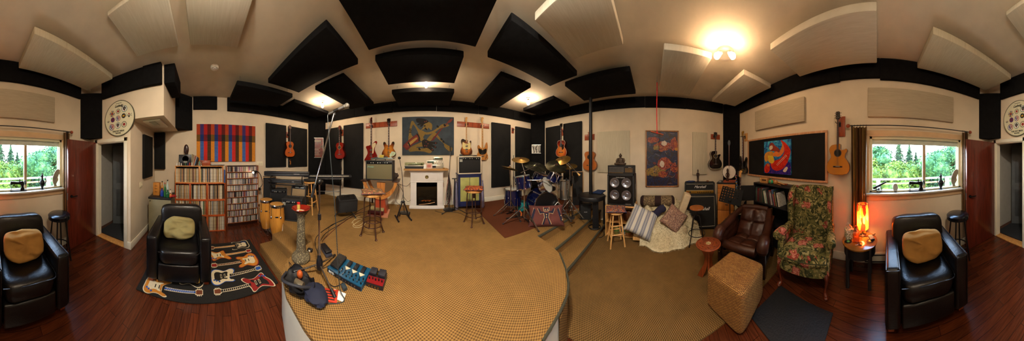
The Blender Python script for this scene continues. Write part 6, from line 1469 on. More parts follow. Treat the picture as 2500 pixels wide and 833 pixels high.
# patterned cushion in front of the bass drum
x,y=gp(1341,550,STG); rz_=face(x,y)+.08
o=thing('figure_cushion','brown cushion with a dark horned figure, leaning on the bass drum','cushion',(x-.02,y+.06,STG+.165),0); o.rotation_euler=(R(58),0,rz_)
g=G(); g.pillow(.68,.40,.2,18,.4,3); cu_=g.build('cover',plain('#5c2e28',.9,bmp=.3,var=.2),o,sharp=70)
g=G(); NV=plain('#1c1a30',.9); TN=plain('#b59a72',.9)
def pz(u,v):e_=max(0,(1-(u/.34)**4)*(1-(v/.2)**4))**.45; return.1*e_*(1+.4*noise.noise(Vector((u/.34*2.5+3,v/.2*2.5,1))))
def onp(poly,m,lift=.004,n=1):
 g.m=m; vs=[]; k=len(poly); cxx=sum(p[0]for p in poly)/k; cyy=sum(p[1]for p in poly)/k
 ring=[]
 for i_ in range(k):
  a,b=poly[i_],poly[(i_+1)%k]
  for t in range(3):ring.append((a[0]+(b[0]-a[0])*t/3,a[1]+(b[1]-a[1])*t/3))
 K_=len(ring); vs=[]
 for s_ in(1,.66,.33):vs+=[(cxx+(p[0]-cxx)*s_,cyy+(p[1]-cyy)*s_)for p in ring]
 vs.append((cxx,cyy)); V3=[(a,b,pz(a,b)+lift)for a,b in vs]; fs=[]
 for r_ in range(2):
  for i_ in range(K_):fs.append((r_*K_+i_,r_*K_+(i_+1)%K_,(r_+1)*K_+(i_+1)%K_,(r_+1)*K_+i_))
 for i_ in range(K_):fs.append((2*K_+i_,2*K_+(i_+1)%K_,3*K_))
 g.add(V3,fs)
for m,gr,lf in((1,.01,.003),(0,0,.006)):
 onp([(-.045-gr,.03),(.045+gr,.03),(.03+gr,-.06),(-.03-gr,-.06)],m,lf); onp([(-.04-gr,.07-gr),(.04+gr,.07-gr),(.05+gr,.13+gr),(.015,.115),(-.015,.115),(-.05-gr,.13+gr)],m,lf)
 for s in(-1,1):
  onp([(s*.03,.035),(s*.12,.02-gr),(s*(.16+gr),.11),(s*.135,.115),(s*.11,.05+gr),(s*.04,.055)],m,lf); onp([(s*.01,-.05),(s*(.035+gr),-.05),(s*(.08+gr),-.16),(s*.05,-.165)],m,lf); onp([(s*.2,.08),(s*(.23+gr),.13),(s*.27,.0),(s*(.3+gr),-.1),(s*.26,-.12)],m,lf)
for cx_,cy_ in((0,0),(.0,-.04),(.02,.09),(-.02,.09),(.29,-.09),(.27,-.02)):onp([(cx_+.012*cos(q*pi/3),cy_+.012*sin(q*pi/3))for q in range(6)],1,.009)
g.build('figure',[NV,TN],cu_)
# ------------------------------------------------------------------ stove with pipe
sx,sy=front_px(1444,3.25); STV=plain('#141518',.45,.3,var=.2)
o=thing('wood_stove','black round-topped stove table on thick legs beside the steps','stove',(sx,sy,0),face(sx,sy))
g=G(); g.lathe([(.28,.76),(.31,.775),(.315,.83),(.3,.855),(.24,.865),(0,.866)],40); g.build('top',STV,o)
g=G(); g.box(-.3,.3,-.05,.3,.74,.80,.02); g.build('shelf',STV,o)
g=G(); g.prism([(.02,0),(.16,0),(.15,.76),(.03,.76)],-.17,-.04,.01); g.build('leg',STV,o)
g=G(); g.prism([(.27,0),(.33,0),(.32,.76),(.28,.76)],.08,.16,.006); g.build('leg',STV,o); g=G(); g.prism([(-.3,.15),(-.24,.15),(-.25,.76),(-.29,.76)],.14,.22,.006); g.build('leg',STV,o)
px_,py_=front_px(1442,3.3)
o=thing('stove_pipe','tall black stove pipe rising from the stove to the ceiling','pipe',(px_,py_,.867))
g=G(); g.cyl((0,0,0),(0,0,CEIL-.867-.002),.038,n=24); g.build('pipe',STV,o)
for z_ in(.7,1.45):g=G(); g.cyl((0,0,z_),(0,0,z_+.012),.041,n=24); g.build('seam',STV,o)
g=G(); g.box(-.16,.17,-.12,.1,0,.03,.012,3); x,y=front_px(1462,3.42); tag(g.build('folded_shirt',pattern('wave',[(0,'#1c2a4a'),(.5,'#3a5a9a'),(.8,'#141c2c')],12),loc=(x,y,.868)),'folded blue cloth on the stove top beside the pipe','cloth')
o=thing('subwoofer','small black speaker cube on the step under the stove top','speaker',(*front_px(1430,3.25),.281),face(*front_px(1430,3.25)))
g=G(); g.box(-.12,.12,0,.2,0,.36,.012); g.build('cabinet',BLKP,o); g=G(); g.box(-.11,.11,-.012,0,.01,.35,.006); g.build('grille',BGR,o); text('BOSE',.03,plain('#b8b8b8',.4),o,(0,-.0135,.18),(pi/2,0,0),'logo')
# cables on the steps
def coil(label,px,py,z,r,n,c='#141416',tail=None):
 x,y=gp(px,py,z); pts=[]
 for k in range(n*10):a=2*pi*k/10; pts.append((r*(1+.08*sin(k*.7))*cos(a),r*(1+.08*cos(k*.5))*sin(a),.006+.004*(k/10)))
 g=G(); g.tube(pts,.006,6,2); tag(g.build('cable_coil',plain(c,.5),loc=(x,y,z)),label,'cable')
coil('black cable coil on the lowest step by the stove leg',1452,555,.16,.13,3)
coil('loose black cable loops on the middle step before the small speaker',1425,530,.285,.14,1)
fcable('thin black cable trailing over the upper step edge',[(1385,516),(1400,520),(1420,528),(1440,540),(1455,548)],.0045,z=.285)
fcable('black plug ends below the cable coil on the carpet',[(1452,572),(1465,580),(1475,572),(1470,560)],.006,z=.02)
# ------------------------------------------------------------------ bass amplifier stack on a pine shelf
ax_,ay_=2.95,.67; arz=R(-90)
o=thing('pine_shelf','open pine shelf under the bass cabinet holding baskets','shelf',(ax_,ay_,.012),arz)
for s in(-1,1):g=G(); g.box(s*.30,s*.32,-.05,.42,0,.655,.003); g.build('side_panel',PINE,o)
for z_ in(.02,.3,.64):g=G(); g.box(-.30,.30,-.03,.42,z_,z_+.018,.003); g.build('shelf_board',PINE,o)
for k,(xx,c,lb)in enumerate(((-.16,'#4a6a7a','dark wicker basket of odds and ends on the left of the pine shelf'),(.15,'#6a3a20','brown wicker basket on the right of the pine shelf'))):
 c_,s_=cos(arz),sin(arz); q_=(ax_+xx*c_-.15*s_,ay_+xx*s_+.15*c_,.332)
 t=thing('wicker_basket',lb,'basket',q_,arz,'baskets in the pine shelf'); g=G(); g.lathe([(.1,0),(.13,.1),(.14,.17),(.125,.165),(.115,.1),(.08,.012),(0,.012)],26,cap=False); g.build('body',pattern('wave',[(0,'#3a2012'),(.5,'#7a4a28')],50,.8,bmp=.5),t)
 g=G(); g.ball((0,0,.14),(.1,.1,.05),14,8,jit=.6,seed=k); g.build('contents',pattern('cells',[(0,c),(.5,'#b09a80'),(.7,'#2a2a3a')],30),t)
for k in range(3):
 c_,s_=cos(arz),sin(arz); xx=-.1+k*.13; t=thing('cd_bucket',['round tin with a green band low in the pine shelf','glass jar low in the pine shelf','wooden bowl low in the pine shelf'][k],'container',(ax_+xx*c_-.06*s_,ay_+xx*s_+.06*c_,.052),arz); g=G(); g.lathe([(.06,0),(.065,.02),(.062,.15-.02*k),(.05,.16-.02*k)],22); g.build('body',plain(['#8c8a4a','#a8b0b8','#a8703a'][k],.4),t); g=G(); g.lathe([(.066,.07),(.066,.1)],22,cap=False); g.build('band',plain('#5a7a3a',.5),t)
o=thing('bass_cabinet','black bass cabinet with four silver-coned speakers','amplifier',(ax_,ay_,.672),arz); w_,h_=.29,.66
g=G(); g.box(-w_,w_,.03,.42,0,h_,.012,3)
for b_ in((-w_,w_,0,.03,0,.03),(-w_,w_,0,.03,h_-.03,h_),(-w_,-w_+.03,0,.03,0,h_),(w_-.03,w_,0,.03,0,h_)):g.box(*b_,.006)
g.build('cabinet',TOLEX,o); g=G(); g.box(-w_+.03,w_-.03,.02,.032,.03,h_-.03); g.build('baffle',BLKM,o)
for sx_2 in(-.128,.128):
 for sz_2 in(.225,.485):
  g=G(); ring_y(g,0,[(.0,.004),(.03,.0),(.036,.016),(.045,.018),(.085,-.004),(.1,-.005),(.104,.015)],sz_2); g.v=[v+Vector((sx_2,0,0))for v in g.v]; g.build('speaker_cone',plain('#a9acb8',.3,.9,var=.05,name='metal cone'),o)
g=G()
for k in range(21):g.box(-w_+.03+k*.026,-w_+.0308+k*.026,-.004,-.0025,.03,h_-.03)
for k in range(24):g.box(-w_+.03,w_-.03,-.004,-.0025,.03+k*.026,.0308+k*.026)
g.build('wire_grille',BLKM,o); text('Hartke Systems',.03,plain('#d0d0cc',.3),o,(0,-.006,.60),(pi/2,0,0),'logo'); text('TRANSPORTER',.018,plain('#c8c8c4',.3),o,(.17,-.006,.045),(pi/2,0,0),'logo')
for s in(-1,1):g=G(); g.box(s*w_,s*(w_+.006),.15,.28,.33,.43,.003); g.build('side_handle',plain('#2a2a2c',.4),o)
o=thing('bass_amplifier_head','black mixer amplifier head with rows of knobs on the bass cabinet','amplifier',(ax_+.02,ay_,.672+h_+.002),arz)
g=G(); g.box(-.285,.285,.02,.3,0,.19,.01); g.box(-.285,.285,0,.03,0,.02); g.box(-.285,.285,0,.03,.17,.19); g.box(-.285,-.265,0,.03,0,.19); g.box(.265,.285,0,.03,0,.19); g.build('case',TOLEX,o)
g=G(); g.box(-.265,.265,.012,.022,.02,.17); p_=g.build('control_panel',plain('#1a1a1c',.4),o)
g=G()
for k in range(18):
 for j_ in range(4):g.cyl((-.25+k*.0185,.004,.06+j_*.028),(-.25+k*.0185,.014,.06+j_*.028),.006,n=8)
g.build('knobs',plain('#8c8c88',.4),p_); p_.children[0]['kind']='stuff' if p_.children else ''
g=G()
for k in range(12):g.cyl((-.25+k*.027,.002,.035),(-.25+k*.027,.014,.035),.007,n=8)
for k in range(9):
 for j_ in range(3):g.box(.1+k*.018,.108+k*.018,.006,.014,.05+j_*.03,.07+j_*.03)
jk=g.build('jack_row',plain('#b08a4a',.4,.6),p_); jk['kind']='stuff'; text('PEAVEY',.02,plain('#c8c8c4',.3),o,(.2,.011,.15),(pi/2,0,0),'logo')
# seated statue
o=thing('seated_statue','dark bronze seated meditating statue on the bass amplifier head','statue',(ax_+.1,ay_+.02,.672+h_+.193),arz)
BRN=plain('#4a3c30',.45,.5,var=.3,scale=20)
g=G(); g.ball((0,0,.03),(.12,.075,.032),22,10,e=.8)
for s in(-1,1):g.tube([(s*.04,.02,.035),(s*.11,-.02,.035),(s*.08,-.06,.03),(-s*.03,-.065,.035)],.024,10,5); g.tube([(s*.06,.01,.15),(s*.085,-.0,.1),(s*.07,-.03,.065),(s*.015,-.055,.06)],[.022]*6+[.018]*14,10,5)
g.lathe([(.07,.03),(.062,.08),(.07,.13),(.062,.155),(.025,.17),(.022,.185)],22,sx=1,sy=.65)
g.ball((0,-.002,.212),(.03,.032,.037),18,12); g.ball((0,.004,.25),(.013,.013,.014),10,8)
for s in(-1,1):g.ball((s*.031,0,.207),(.005,.008,.018),8,6)
g.ball((0,-.034,.208),(.005,.006,.009),8,6); g.build('figure',BRN,o,sharp=60)
# wooden stool with cushion in front of it
x,y=gp(1503,592,.012); x,y=front_px(1504,2.78)
wood_stool('light wooden stool with a patterned cushion in front of the pine shelf',x,y,.012,.64,.145,PINE,.5)
softpillow('rust and blue patchwork cushion on the stool by the pine shelf',None,(x,y,.69),.38,.36,.07,0,R(-75),KILIM3,crease=.3,name='stool_cushion',pipe=plain('#2c3a6a',.8))
# framed red and blue painting
def art_material(stops,scale,seed=0,rot=0):
 m,nt,b=new('oil painting'); co=coords(nt,(1,1,1),(0,rot,0)); nt.nodes[-1].inputs['Location'].default_value=(seed,seed*2,seed)
 n=N(nt,'ShaderNodeTexNoise'); n.inputs['Scale'].default_value=scale; n.inputs['Detail'].default_value=7; n.inputs['Distortion'].default_value=2.4; nt.links.new(co,n.inputs[0])
 r=ramp(nt,n.outputs[0],stops); nt.links.new(r.outputs[0],b.inputs['Base Color']); b.inputs['Roughness'].default_value=.45; bump(nt,b,n.outputs[0],.5,.01); return m
yA,yB_=onx(1657,XR-.03),onx(1576,XR-.03); w_=yB_-yA; h_=1.44; zA=zat(457,XR-.03,onx(1616,XR-.03))
o=thing('abstract_painting','tall framed abstract painting in dark blue, red and orange with pale faces','painting',(XR,(yA+yB_)/2,zA),-pi/2)
fw=.03; g=G()
for b_ in((-w_/2,w_/2,-.04,-.001,0,fw),(-w_/2,w_/2,-.04,-.001,h_-fw,h_),(-w_/2,-w_/2+fw,-.04,-.001,0,h_),(w_/2-fw,w_/2,-.04,-.001,0,h_)):g.box(*b_,.004)
g.build('frame',wood('#8a5a30','#b07c44'),o)
g=G(); g.box(-w_/2+fw*.8,w_/2-fw*.8,-.026,-.004,fw*.8,h_-fw*.8); g.build('canvas',art_material([(.3,'#050609'),(.42,'#0c1232'),(.48,'#16224e'),(.54,'#0a0a12'),(.62,'#2c0c14'),(.72,'#7a1812')],4.5,2),o)
ad=[art_material([(.34,'#1c0a10'),(.44,'#6a1410'),(.52,'#9c2c12'),(.6,'#b0761c'),(.68,'#4a100c')],14,4),art_material([(.35,'#3a0c0c'),(.5,'#8c2412'),(.62,'#a85a1c')],14,6),plain('#c9b8a4',.6),art_material([(.35,'#3a3c14'),(.5,'#a07c1a'),(.62,'#1c2238')],16,8),plain('#b8a0a8',.6),plain('#b5782a',.6)]
g=G()
def ap(pts,m,k=0,smooth=True):
 P=[((u-1616.5)/81*w_,(457-v)/(457-318.5)*h_)for u,v in pts]
 g.m=m; g.prism(smooth2(P,4)if smooth else P,-.0265-.0004*k,-.026)
def blob(cu,cv,ru,rv,m,k,seed,n=22):
 ap([(cu+ru*cos(2*pi*i_/n)*(1+.35*noise.noise(Vector((cos(2*pi*i_/n)*2+seed,sin(2*pi*i_/n)*2,seed)))),cv+rv*sin(2*pi*i_/n)*(1+.35*noise.noise(Vector((cos(2*pi*i_/n)*2+seed,sin(2*pi*i_/n)*2,seed+9)))))for i_ in range(n)],m,k)
blob(1594,342,15,7,1,1,1); blob(1618,358,22,12,0,2,2); blob(1645,352,9,16,1,1,3); blob(1622,400,17,15,1,2,4); blob(1646,410,9,12,0,1,5); blob(1604,418,20,13,3,1,6); blob(1584,420,8,9,3,2,7); blob(1618,426,12,8,0,3,8); blob(1603,361,8,6,3,3,9)
blob(1621,350,7,6,2,4,11); blob(1616,401,5.5,8,2,4,12); blob(1651,364,4,4,5,4,13)
rnd2=random.Random(5)
for k in range(46):
 u,v=rnd2.uniform(1580,1652),rnd2.uniform(322,452); a=rnd2.uniform(0,2*pi); L_=rnd2.uniform(3,13); b_=rnd2.uniform(-1,1)
 c_=[(u+L_*t*cos(a+b_*t),v+L_*t*sin(a+b_*t))for t in(0,.33,.66,1)]
 g.m=4 if k%3 else 3; P=[((max(1579,min(1654,p[0]))-1616.5)/81*w_,-.0272,(457-max(322,min(454,p[1])))/(138.5)*h_)for p in c_]; g.tube(P,.0022,5,3)
for(cu,cv,dx)in((1620,350,0),(1616,402,0)):
 g.m=1; blob(cu-1.5,cv-1,.9,.35,1,6,20); blob(cu+.6,cv+2,.9,.4,1,6,21)
g.build('brushwork',ad,o)
# ------------------------------------------------------------------ low day bed with sheepskin
dbx,dby=3.12,-.17
o=thing('day_bed','low pine day bed against the right wall','bed',(dbx,dby,.012),-pi/2)
g=G(); g.box(-.55,.55,-.35,.45,.06,.12,.006); g.build('base_frame',PINE,o)
g=G(); g.prism([(-.62,0),(-.56,0),(-.56,.62),(-.62,.62)],.0,.46,.004); g.build('end_board',PINE,o)
g=G(); g.box(-.54,.54,-.34,.36,.121,.24,.03,3); g.build('mattress',plain('#b9a888',.9),o)
g=G(); g.at((0,.32,.24),rx=R(-14)); g.box(-.54,.56,-.04,.07,0,.3,.03,3); g.build('back_cushion',plain('#c9bfa4',.9),o)
# fur throw
FUR=pattern('noise',[(.3,'#d2c6a2'),(.6,'#e2d7b6'),(.75,'#ece4cc')],12,.95,bmp=1); FUR.name='sheepskin'
y_l,y_r=gp(1540,580,.05)[1],gp(1700,580,.05)[1]
t=thing('sheepskin_throw','thick cream sheepskin spilling from the day bed onto the carpet','throw',(0,0,0))
def furpt(u,v):
 yy=.24+(-.98-.24)*v
 edge=.10*noise.noise(Vector((v*5,1.3,0)))
 xf=2.50+.14*abs(v-.45)*2+edge*1.3
 x_=3.38+(xf-3.38)*u
 if v>.72:x_+=(v-.72)*.35*u
 prof=.46*(1-u)**1.5+.20*(1-u**3)+.04
 if v>.78:prof*=1-(v-.78)*2.6*(.4+.6*(1-u))
 if v<.1:prof*=.75+2.5*v
 prof=prof*(1+.3*noise.noise(Vector((u*4,v*6,2))))+.03*noise.noise(Vector((u*9,v*14,5)))
 return(x_,yy,.02+max(.0,prof)*(1 if u<.97 else.4))
g=G(); g.surf(furpt,44,60); skirt=[furpt(1,j_/60)for j_ in range(61)]; g.add([p for p in skirt]+[(p[0]+.02,p[1],.013)for p in skirt],[(j_,j_+1,62+j_,61+j_)for j_ in range(60)]); g.build('hide',FUR,t,sharp=80)
g=G(); rf=random.Random(9)
for k in range(15000):
 u,v=rf.random()**.8,rf.random(); p=Vector(furpt(u,v)); d_=Vector((rf.uniform(-.9,-.1)*(u*.9+.2),rf.uniform(-.5,.5),rf.uniform(-.1,.5)-.5*u)).normalized()*rf.uniform(.02,.045); s_=Vector((rf.uniform(-1,1),rf.uniform(-1,1),rf.uniform(-.3,.3))).normalized()*.0016
 q_=p+d_; q_.z=max(q_.z,.014); m_=(p+q_)/2+Vector((0,0,.006)); g.add([p-s_,p+s_,m_+s_*.8,q_,m_-s_*.8],[(0,1,2,3,4)])
fo=g.build('fur_tufts',FUR,t,sharp=180); fo['kind']='stuff'
# cushions
bx_,by_,bz_=at(1605,491,3.3)
o=thing('bolster','dark woven bolster with two patterned bands on the day bed','cushion',(bx_,by_,bz_)); o.rotation_euler=(0,0,R(-92))
BW=pattern('cells',[(0,'#7a6a4c'),(.3,'#3a342c'),(.5,'#a8906a'),(.7,'#5a4a3a')],110,.9,sc3=(1,1,1)); MAR=plain('#2c1614',.9,bmp=.3)
g=G(); prof=[(-.39,.0),(-.385,.10),(-.37,.125),(-.3,.13)]
for x0,x1,m in((-.39,-.31,0),(-.31,-.06,1),(-.06,.08,0),(.08,.32,1),(.32,.39,0)):
 g.m=m; n=32; rr2=lambda x_:.13*(1-max(0,(abs(x_)-.34)/.05)**2*.35); xs=[x0+(x1-x0)*i_/4 for i_ in range(5)]
 vs=[(x_,rr2(x_)*cos(2*pi*k/n)*1.0,rr2(x_)*sin(2*pi*k/n)*.95)for x_ in xs for k in range(n)]; g.add(vs,[(i_*n+k,i_*n+(k+1)%n,(i_+1)*n+(k+1)%n,(i_+1)*n+k)for i_ in range(4)for k in range(n)]+([list(range(n))]if x0<-.38 else[])+([list(range(4*n,5*n))]if x1>.38 else[]))
g.build('cover',[MAR,BW],o)
cx_,cy_,cz_=at(1668,503,3.12)
o=thing('foam_wedge','cream slab cushion leaning at the right end of the day bed','cushion',(cx_,cy_,cz_)); o.rotation_euler=(0,R(20),R(-98)); g=G(); g.box(-.075,.075,-.12,.12,-.29,.29,.03,4); g.build('cover',plain('#cbb896',.9,bmp=.2),o)
STR=pattern('wave',[(0,'#cbc6b8'),(.38,'#9a9a9c'),(.46,'#6a6e7c'),(.54,'#8f8f98'),(.8,'#6c7080'),(.9,'#a5a4a2')],2.4,.9); STR.name='striped cotton'
cx_,cy_,cz_=at(1567,541,2.85)
softpillow('large blue-grey and white striped pillow at the left of the day bed',None,(cx_,cy_,cz_),.56,.56,.2,R(52),R(-90),STR,ry=R(24),crease=.3,cat='pillow',name='pillow',n=20)
PAIS=pattern('cells',[(0,'#8a6a5c'),(.3,'#b09078'),(.5,'#5c4444'),(.7,'#c9a98c'),(.85,'#7a5048')],130,.9)
cx_,cy_,cz_=at(1646,534,2.9)
softpillow('dusty pink paisley cushion standing on its corner on the sheepskin',None,(cx_,cy_,cz_),.44,.44,.14,R(60),R(-98),PAIS,ry=R(40),crease=.3,n=18,pipe=plain('#3a2c30',.8))
cx_,cy_,cz_=at(1606,517,3.0)
o=thing('neck_pillow','small navy blue bean-shaped pillow between the striped and paisley ones','pillow',(cx_,cy_,cz_)); o.rotation_euler=(R(10),R(20),R(-90)); g=G(); g.tube([(-.1,0,-.12),(-.04,-.01,-.08),(0,-.01,0),(.04,0,.08),(.1,0,.12)],[.03]+[.075]*24+[.04],16,6); g.ball((-.06,0,-.1),(.09,.07,.08),18,12); g.ball((.06,0,.09),(.09,.07,.075),18,12); g.build('cover',plain('#1c1a38',.85,bmp=.2),o)
# ------------------------------------------------------------------ guitar amplifier stack
mx_,my_=front_px(1709,3.3); mrz=R(-106)
o=thing('speaker_cabinet','tall black slant-front speaker cabinet with white piping','amplifier',(mx_,my_,.012),mrz); w_=.385; h_=.80
g=G(); g.prism([(-.0,.05),(.34,.05),(.34,h_),(.09,h_),(0,h_*.55)],-w_,w_,.006); g.v=[Vector((v.y,v.x,v.z))for v in g.v]; g.build('cabinet',TOLEX,o)
g=G(); g.prism([(-.008,.1),(.0,.1),(.0,h_*.55),(.085,h_-.035),(.077,h_-.035),(-.008,h_*.55)],-w_+.045,w_-.045); g.v=[Vector((v.y,v.x,v.z))for v in g.v]; g.build('grille',BGR,o)
g=G(); k_=w_-.045; g.tube([(-k_,-.012,.1),(k_,-.012,.1),(k_,-.012,h_*.55),(k_,.075,h_-.035),(-k_,.075,h_-.035),(-k_,-.012,h_*.55)],.004,6,0,True); g.build('piping',plain('#d8cfae',.5),o)
text('Marshall',.1,WHITE,o,(.06,-.002,.5),(pi/2-.257,0,0),'logo',.002,.5,sx=.9)
for sx2 in(-1,1):
 for sy2 in(.04,.3):g=G(); g.cyl((sx2*(w_-.04)-.012,sy2,.03),(sx2*(w_-.04)+.012,sy2,.03),.03,n=16); g.build('caster',plain('#5a5a5c',.4,.4),o)
for s in(-1,1):g=G(); g.box(s*w_,s*(w_+.008),.12,.24,.4,.55,.003); g.build('side_handle',plain('#2a2a2c',.4),o)
o=thing('amplifier_head','black amplifier head with a gold control panel on the tall cabinet','amplifier',(mx_+.0,my_,.012+h_+.002),mrz); hh=.29; q_=.08
g=G(); g.box(-.36,.36,q_+.02,q_+.24,0,hh,.014,3); g.box(-.36,.36,q_-.0,q_+.03,0,.03,.006); g.box(-.36,.36,q_,q_+.03,hh-.03,hh,.006); g.box(-.36,-.33,q_,q_+.03,0,hh,.006); g.box(.33,.36,q_,q_+.03,0,hh,.006); g.build('cabinet',TOLEX,o)
g=G(); g.box(-.33,.33,q_+.012,q_+.022,.11,hh-.03); g.build('grille',BGR,o); g=G(); g.tube([(-.32,q_+.008,.11),(.32,q_+.008,.11),(.32,q_+.008,hh-.035),(-.32,q_+.008,hh-.035)],.0035,6,0,True); g.build('piping',plain('#d8cfae',.5),o)
g=G(); g.box(-.33,.33,q_+.004,q_+.02,.035,.10,.003); p_=g.build('control_panel',plain('#b08a3a',.3,.8),o)
for k in range(8):g=G(); g.cyl((-.05+k*.043,q_-.01,.067),(-.05+k*.043,q_+.006,.067),.012,n=14); g.build('knob',plain('#1a1410',.4),p_)
for k in range(2):g=G(); g.box(-.30+k*.06,-.27+k*.06,q_-.004,q_+.006,.052,.082,.003); g.build('rocker_switch',plain('#9a1c18',.4)if k==0 else BLKP,p_)
text('Marshall',.085,WHITE,o,(.0,q_+.009,.19),(pi/2,0,0),'logo',.002,.5,sx=.95)
c_,s_=cos(mrz),sin(mrz); L2=lambda u,v,z:(mx_+u*c_-v*s_,my_+u*s_+v*c_,z)
zt=.012+h_+.002+hh+.002
o=thing('carved_figure','slim dark carved standing figure on the amplifier head','figurine',L2(-.04,.22,zt),mrz)
g=G(); g.lathe([(.03,0),(.032,.015),(.018,.02)],16);
for s in(-1,1):g.tube([(s*.012,0,.02),(s*.014,-.006,.07),(s*.013,0,.12)],[.009,.012,.013],8); g.tube([(s*.026,0,.215),(s*.034,0,.17),(s*.02,-.014,.13)],.007,8,3)
g.lathe([(.02,.11),(.026,.14),(.018,.165),(.026,.2),(.024,.22),(.009,.232),(.009,.24)],14,sy=.7); g.ball((0,0,.262),(.018,.02,.025),12,10); g.lathe([(.018,.275),(.012,.29),(.004,.31)],12); g.build('figure',DARKW,o,sharp=60)
g=G(); g.ball((0,0,.015),(.11,.07,.02),18,8,jit=.5); tag(g.build('blue_cloth',plain('#22325c',.8),loc=L2(-.22,.17,zt),rot=(0,0,mrz)),'crumpled blue cloth on the left of the amplifier head','cloth')
g=G(); g.ball((0,0,.015),(.05,.03,.018),14,8,jit=.3); tag(g.build('leather_pouch',plain('#6a3a1c',.6),loc=L2(.2,.2,zt)),'small brown pouch on the right of the amplifier head','pouch')
x,y=front_px(1701,2.8)
o=thing('wooden_stool','round orange-wood seat stool on thin black iron legs before the tall cabinet','stool',(x,y,.012))
g=G(); g.lathe([(.135,.68),(.14,.69),(.135,.71),(.1,.715),(0,.712)],28); g.build('seat',wood('#8a4a1c','#b5682a',.3),o)
g=G(); g.cyl((0,0,.52),(0,0,.68),.014); g.build('swivel_post',BLKM,o)
for k in range(4):
 a=.5+k*pi/2; g=G(); g.tube([(0,0,.54),(.05*cos(a),.05*sin(a),.555),(.09*cos(a),.09*sin(a),.5),(.14*cos(a),.14*sin(a),.25),(.2*cos(a),.2*sin(a),.012)],.009,8,6); g.ball((.2*cos(a),.2*sin(a),.012),.013,8,6); g.build('leg',plain('#1a1614',.5,.4),o)
g=G(); g.tube([(cos(2*pi*k/28)*.16,sin(2*pi*k/28)*.16,.2)for k in range(28)],.007,6,0,True); g.build('foot_ring',BLKM,o)
# drawer cabinet
fx_,fy_=front_px(1774,3.3); frz=R(-127)
o=thing('drawer_cabinet','honey wood drawer cabinet on casters in the corner','cabinet',(fx_,fy_,.012),frz); w_,h_=.225,1.08
g=G(); g.box(-w_,w_,.02,.42,.06,h_,.004); g.box(-w_-.01,w_+.01,-.01,.43,h_,h_+.02,.004); g.build('carcass',plain('#1a1410',.4),o)
HON=wood('#a8642a','#c9853c',.35)
zz_=[.1,.46,.74,.85,.96,1.07]
for k in range(5):g=G(); g.box(-w_+.015,w_-.03,0,.022,zz_[k]+.004,zz_[k+1]-.004,.003); d_=g.build('drawer',HON,o); g=G(); g.cyl((-.03,-.012,(zz_[k]+zz_[k+1])/2),(.03,-.012,(zz_[k]+zz_[k+1])/2),.009,n=10); g.build('handle',BLKM,d_)
for sx2 in(-1,1):
 for sy2 in(.04,.36):g=G(); g.cyl((sx2*(w_-.03)-.01,sy2,.027),(sx2*(w_-.03)+.01,sy2,.027),.026,n=14); g.build('caster',GOLD,o)
c2,s2=cos(frz),sin(frz); L3=lambda u,v,z:(fx_+u*c2-v*s2,fy_+u*s2+v*c2,z)
zc=.012+h_+.022
o=thing('wooden_tray','reddish wooden tray on the drawer cabinet','tray',L3(.05,.18,zc),frz); g=G(); g.box(-.14,.14,-.12,.12,0,.012,.003)
for b_ in((-.14,.14,-.12,-.11,0,.03),(-.14,.14,.11,.12,0,.03),(-.14,-.13,-.12,.12,0,.03),(.13,.14,-.12,.12,0,.03)):g.box(*b_)
g.build('tray',REDW,o)
o=thing('carved_figure','dark carved figure standing in front of the banjo head','figurine',L3(.0,.17,zc+.014),frz)
g=G(); pts=[(.03,0),(.035,.03),(.022,.07),(.034,.11),(.02,.15),(.032,.19),(.018,.22),(.026,.25),(.024,.29),(.008,.31)]; g.lathe(pts,16,sy=.8)
for s in(-1,1):g.tube([(s*.03,0,.19),(s*.045,-.01,.14),(s*.02,-.03,.1)],.008,8,4)
g.build('figure',DARKW,o,sharp=60)
o=thing('small_gadget','little grey box at the left edge of the drawer cabinet','box',L3(-.17,.06,zc),frz); g=G(); g.box(-.04,.04,-.03,.03,0,.03,.004); g.build('body',STEEL,o)
# guitar on a floor stand in the corner
x,y=front_px(1805,3.2); z0=.35
guitar('dark electric guitar with a pale pickguard on a floor stand right of the drawer cabinet','strat',1.05,lacquer('#15181c'),(x,y,z0),face(x,y),neck=MAPLE,headshape='fender',guard=([(-.1,.3),(-.08,.12),(.05,.08),(.1,.16),(.09,.27),(.03,.25),(-.03,.25)],lacquer('#c9c2a4')),neckw=.024,tilt=.03)
o=thing('guitar_stand','black stand holding the dark guitar beside the drawer cabinet','stand',(x,y,.012),face(x,y),'black instrument stands')
g=G(); g.tube([(0,.02,.05),(0,.0,.8)],.012,8); g.build('pole',BLKM,o); tripod(o,0,.26,.14,BLKM)
for s in(-1,1):g=G(); g.tube([(0,.0,.33),(s*.1,-.02,.33),(s*.12,-.13,.33),(s*.12,-.15,.37)],.01,8,4); g.build('cradle_arm',BLKM,o)
for k,(px,py,c,lb)in enumerate(((1797,440,'#b03a5a','strand of pink and blue beads hanging by the drawer cabinet'),(1799,456,'#3a5ab0','lower strand of coloured beads by the drawer cabinet'))):
 x1,y1,z1=at(px,py,3.05); g=G()
 for j_ in range(9):g.m=j_%3; g.ball((.015*sin(j_*1.3),0,-.02*j_),.012,8,6)
 for j_ in range(8):g.m=0; g.cyl((.015*sin(j_*1.3),0,-.02*j_),(.015*sin((j_+1)*1.3),0,-.02*(j_+1)),.003,n=5)
 tag(g.build('bead_strand',[plain(c,.4),plain('#2a6a8c',.4),plain('#b09a4a',.4)],loc=(x1,y1,z1+.1)),lb,'beads')
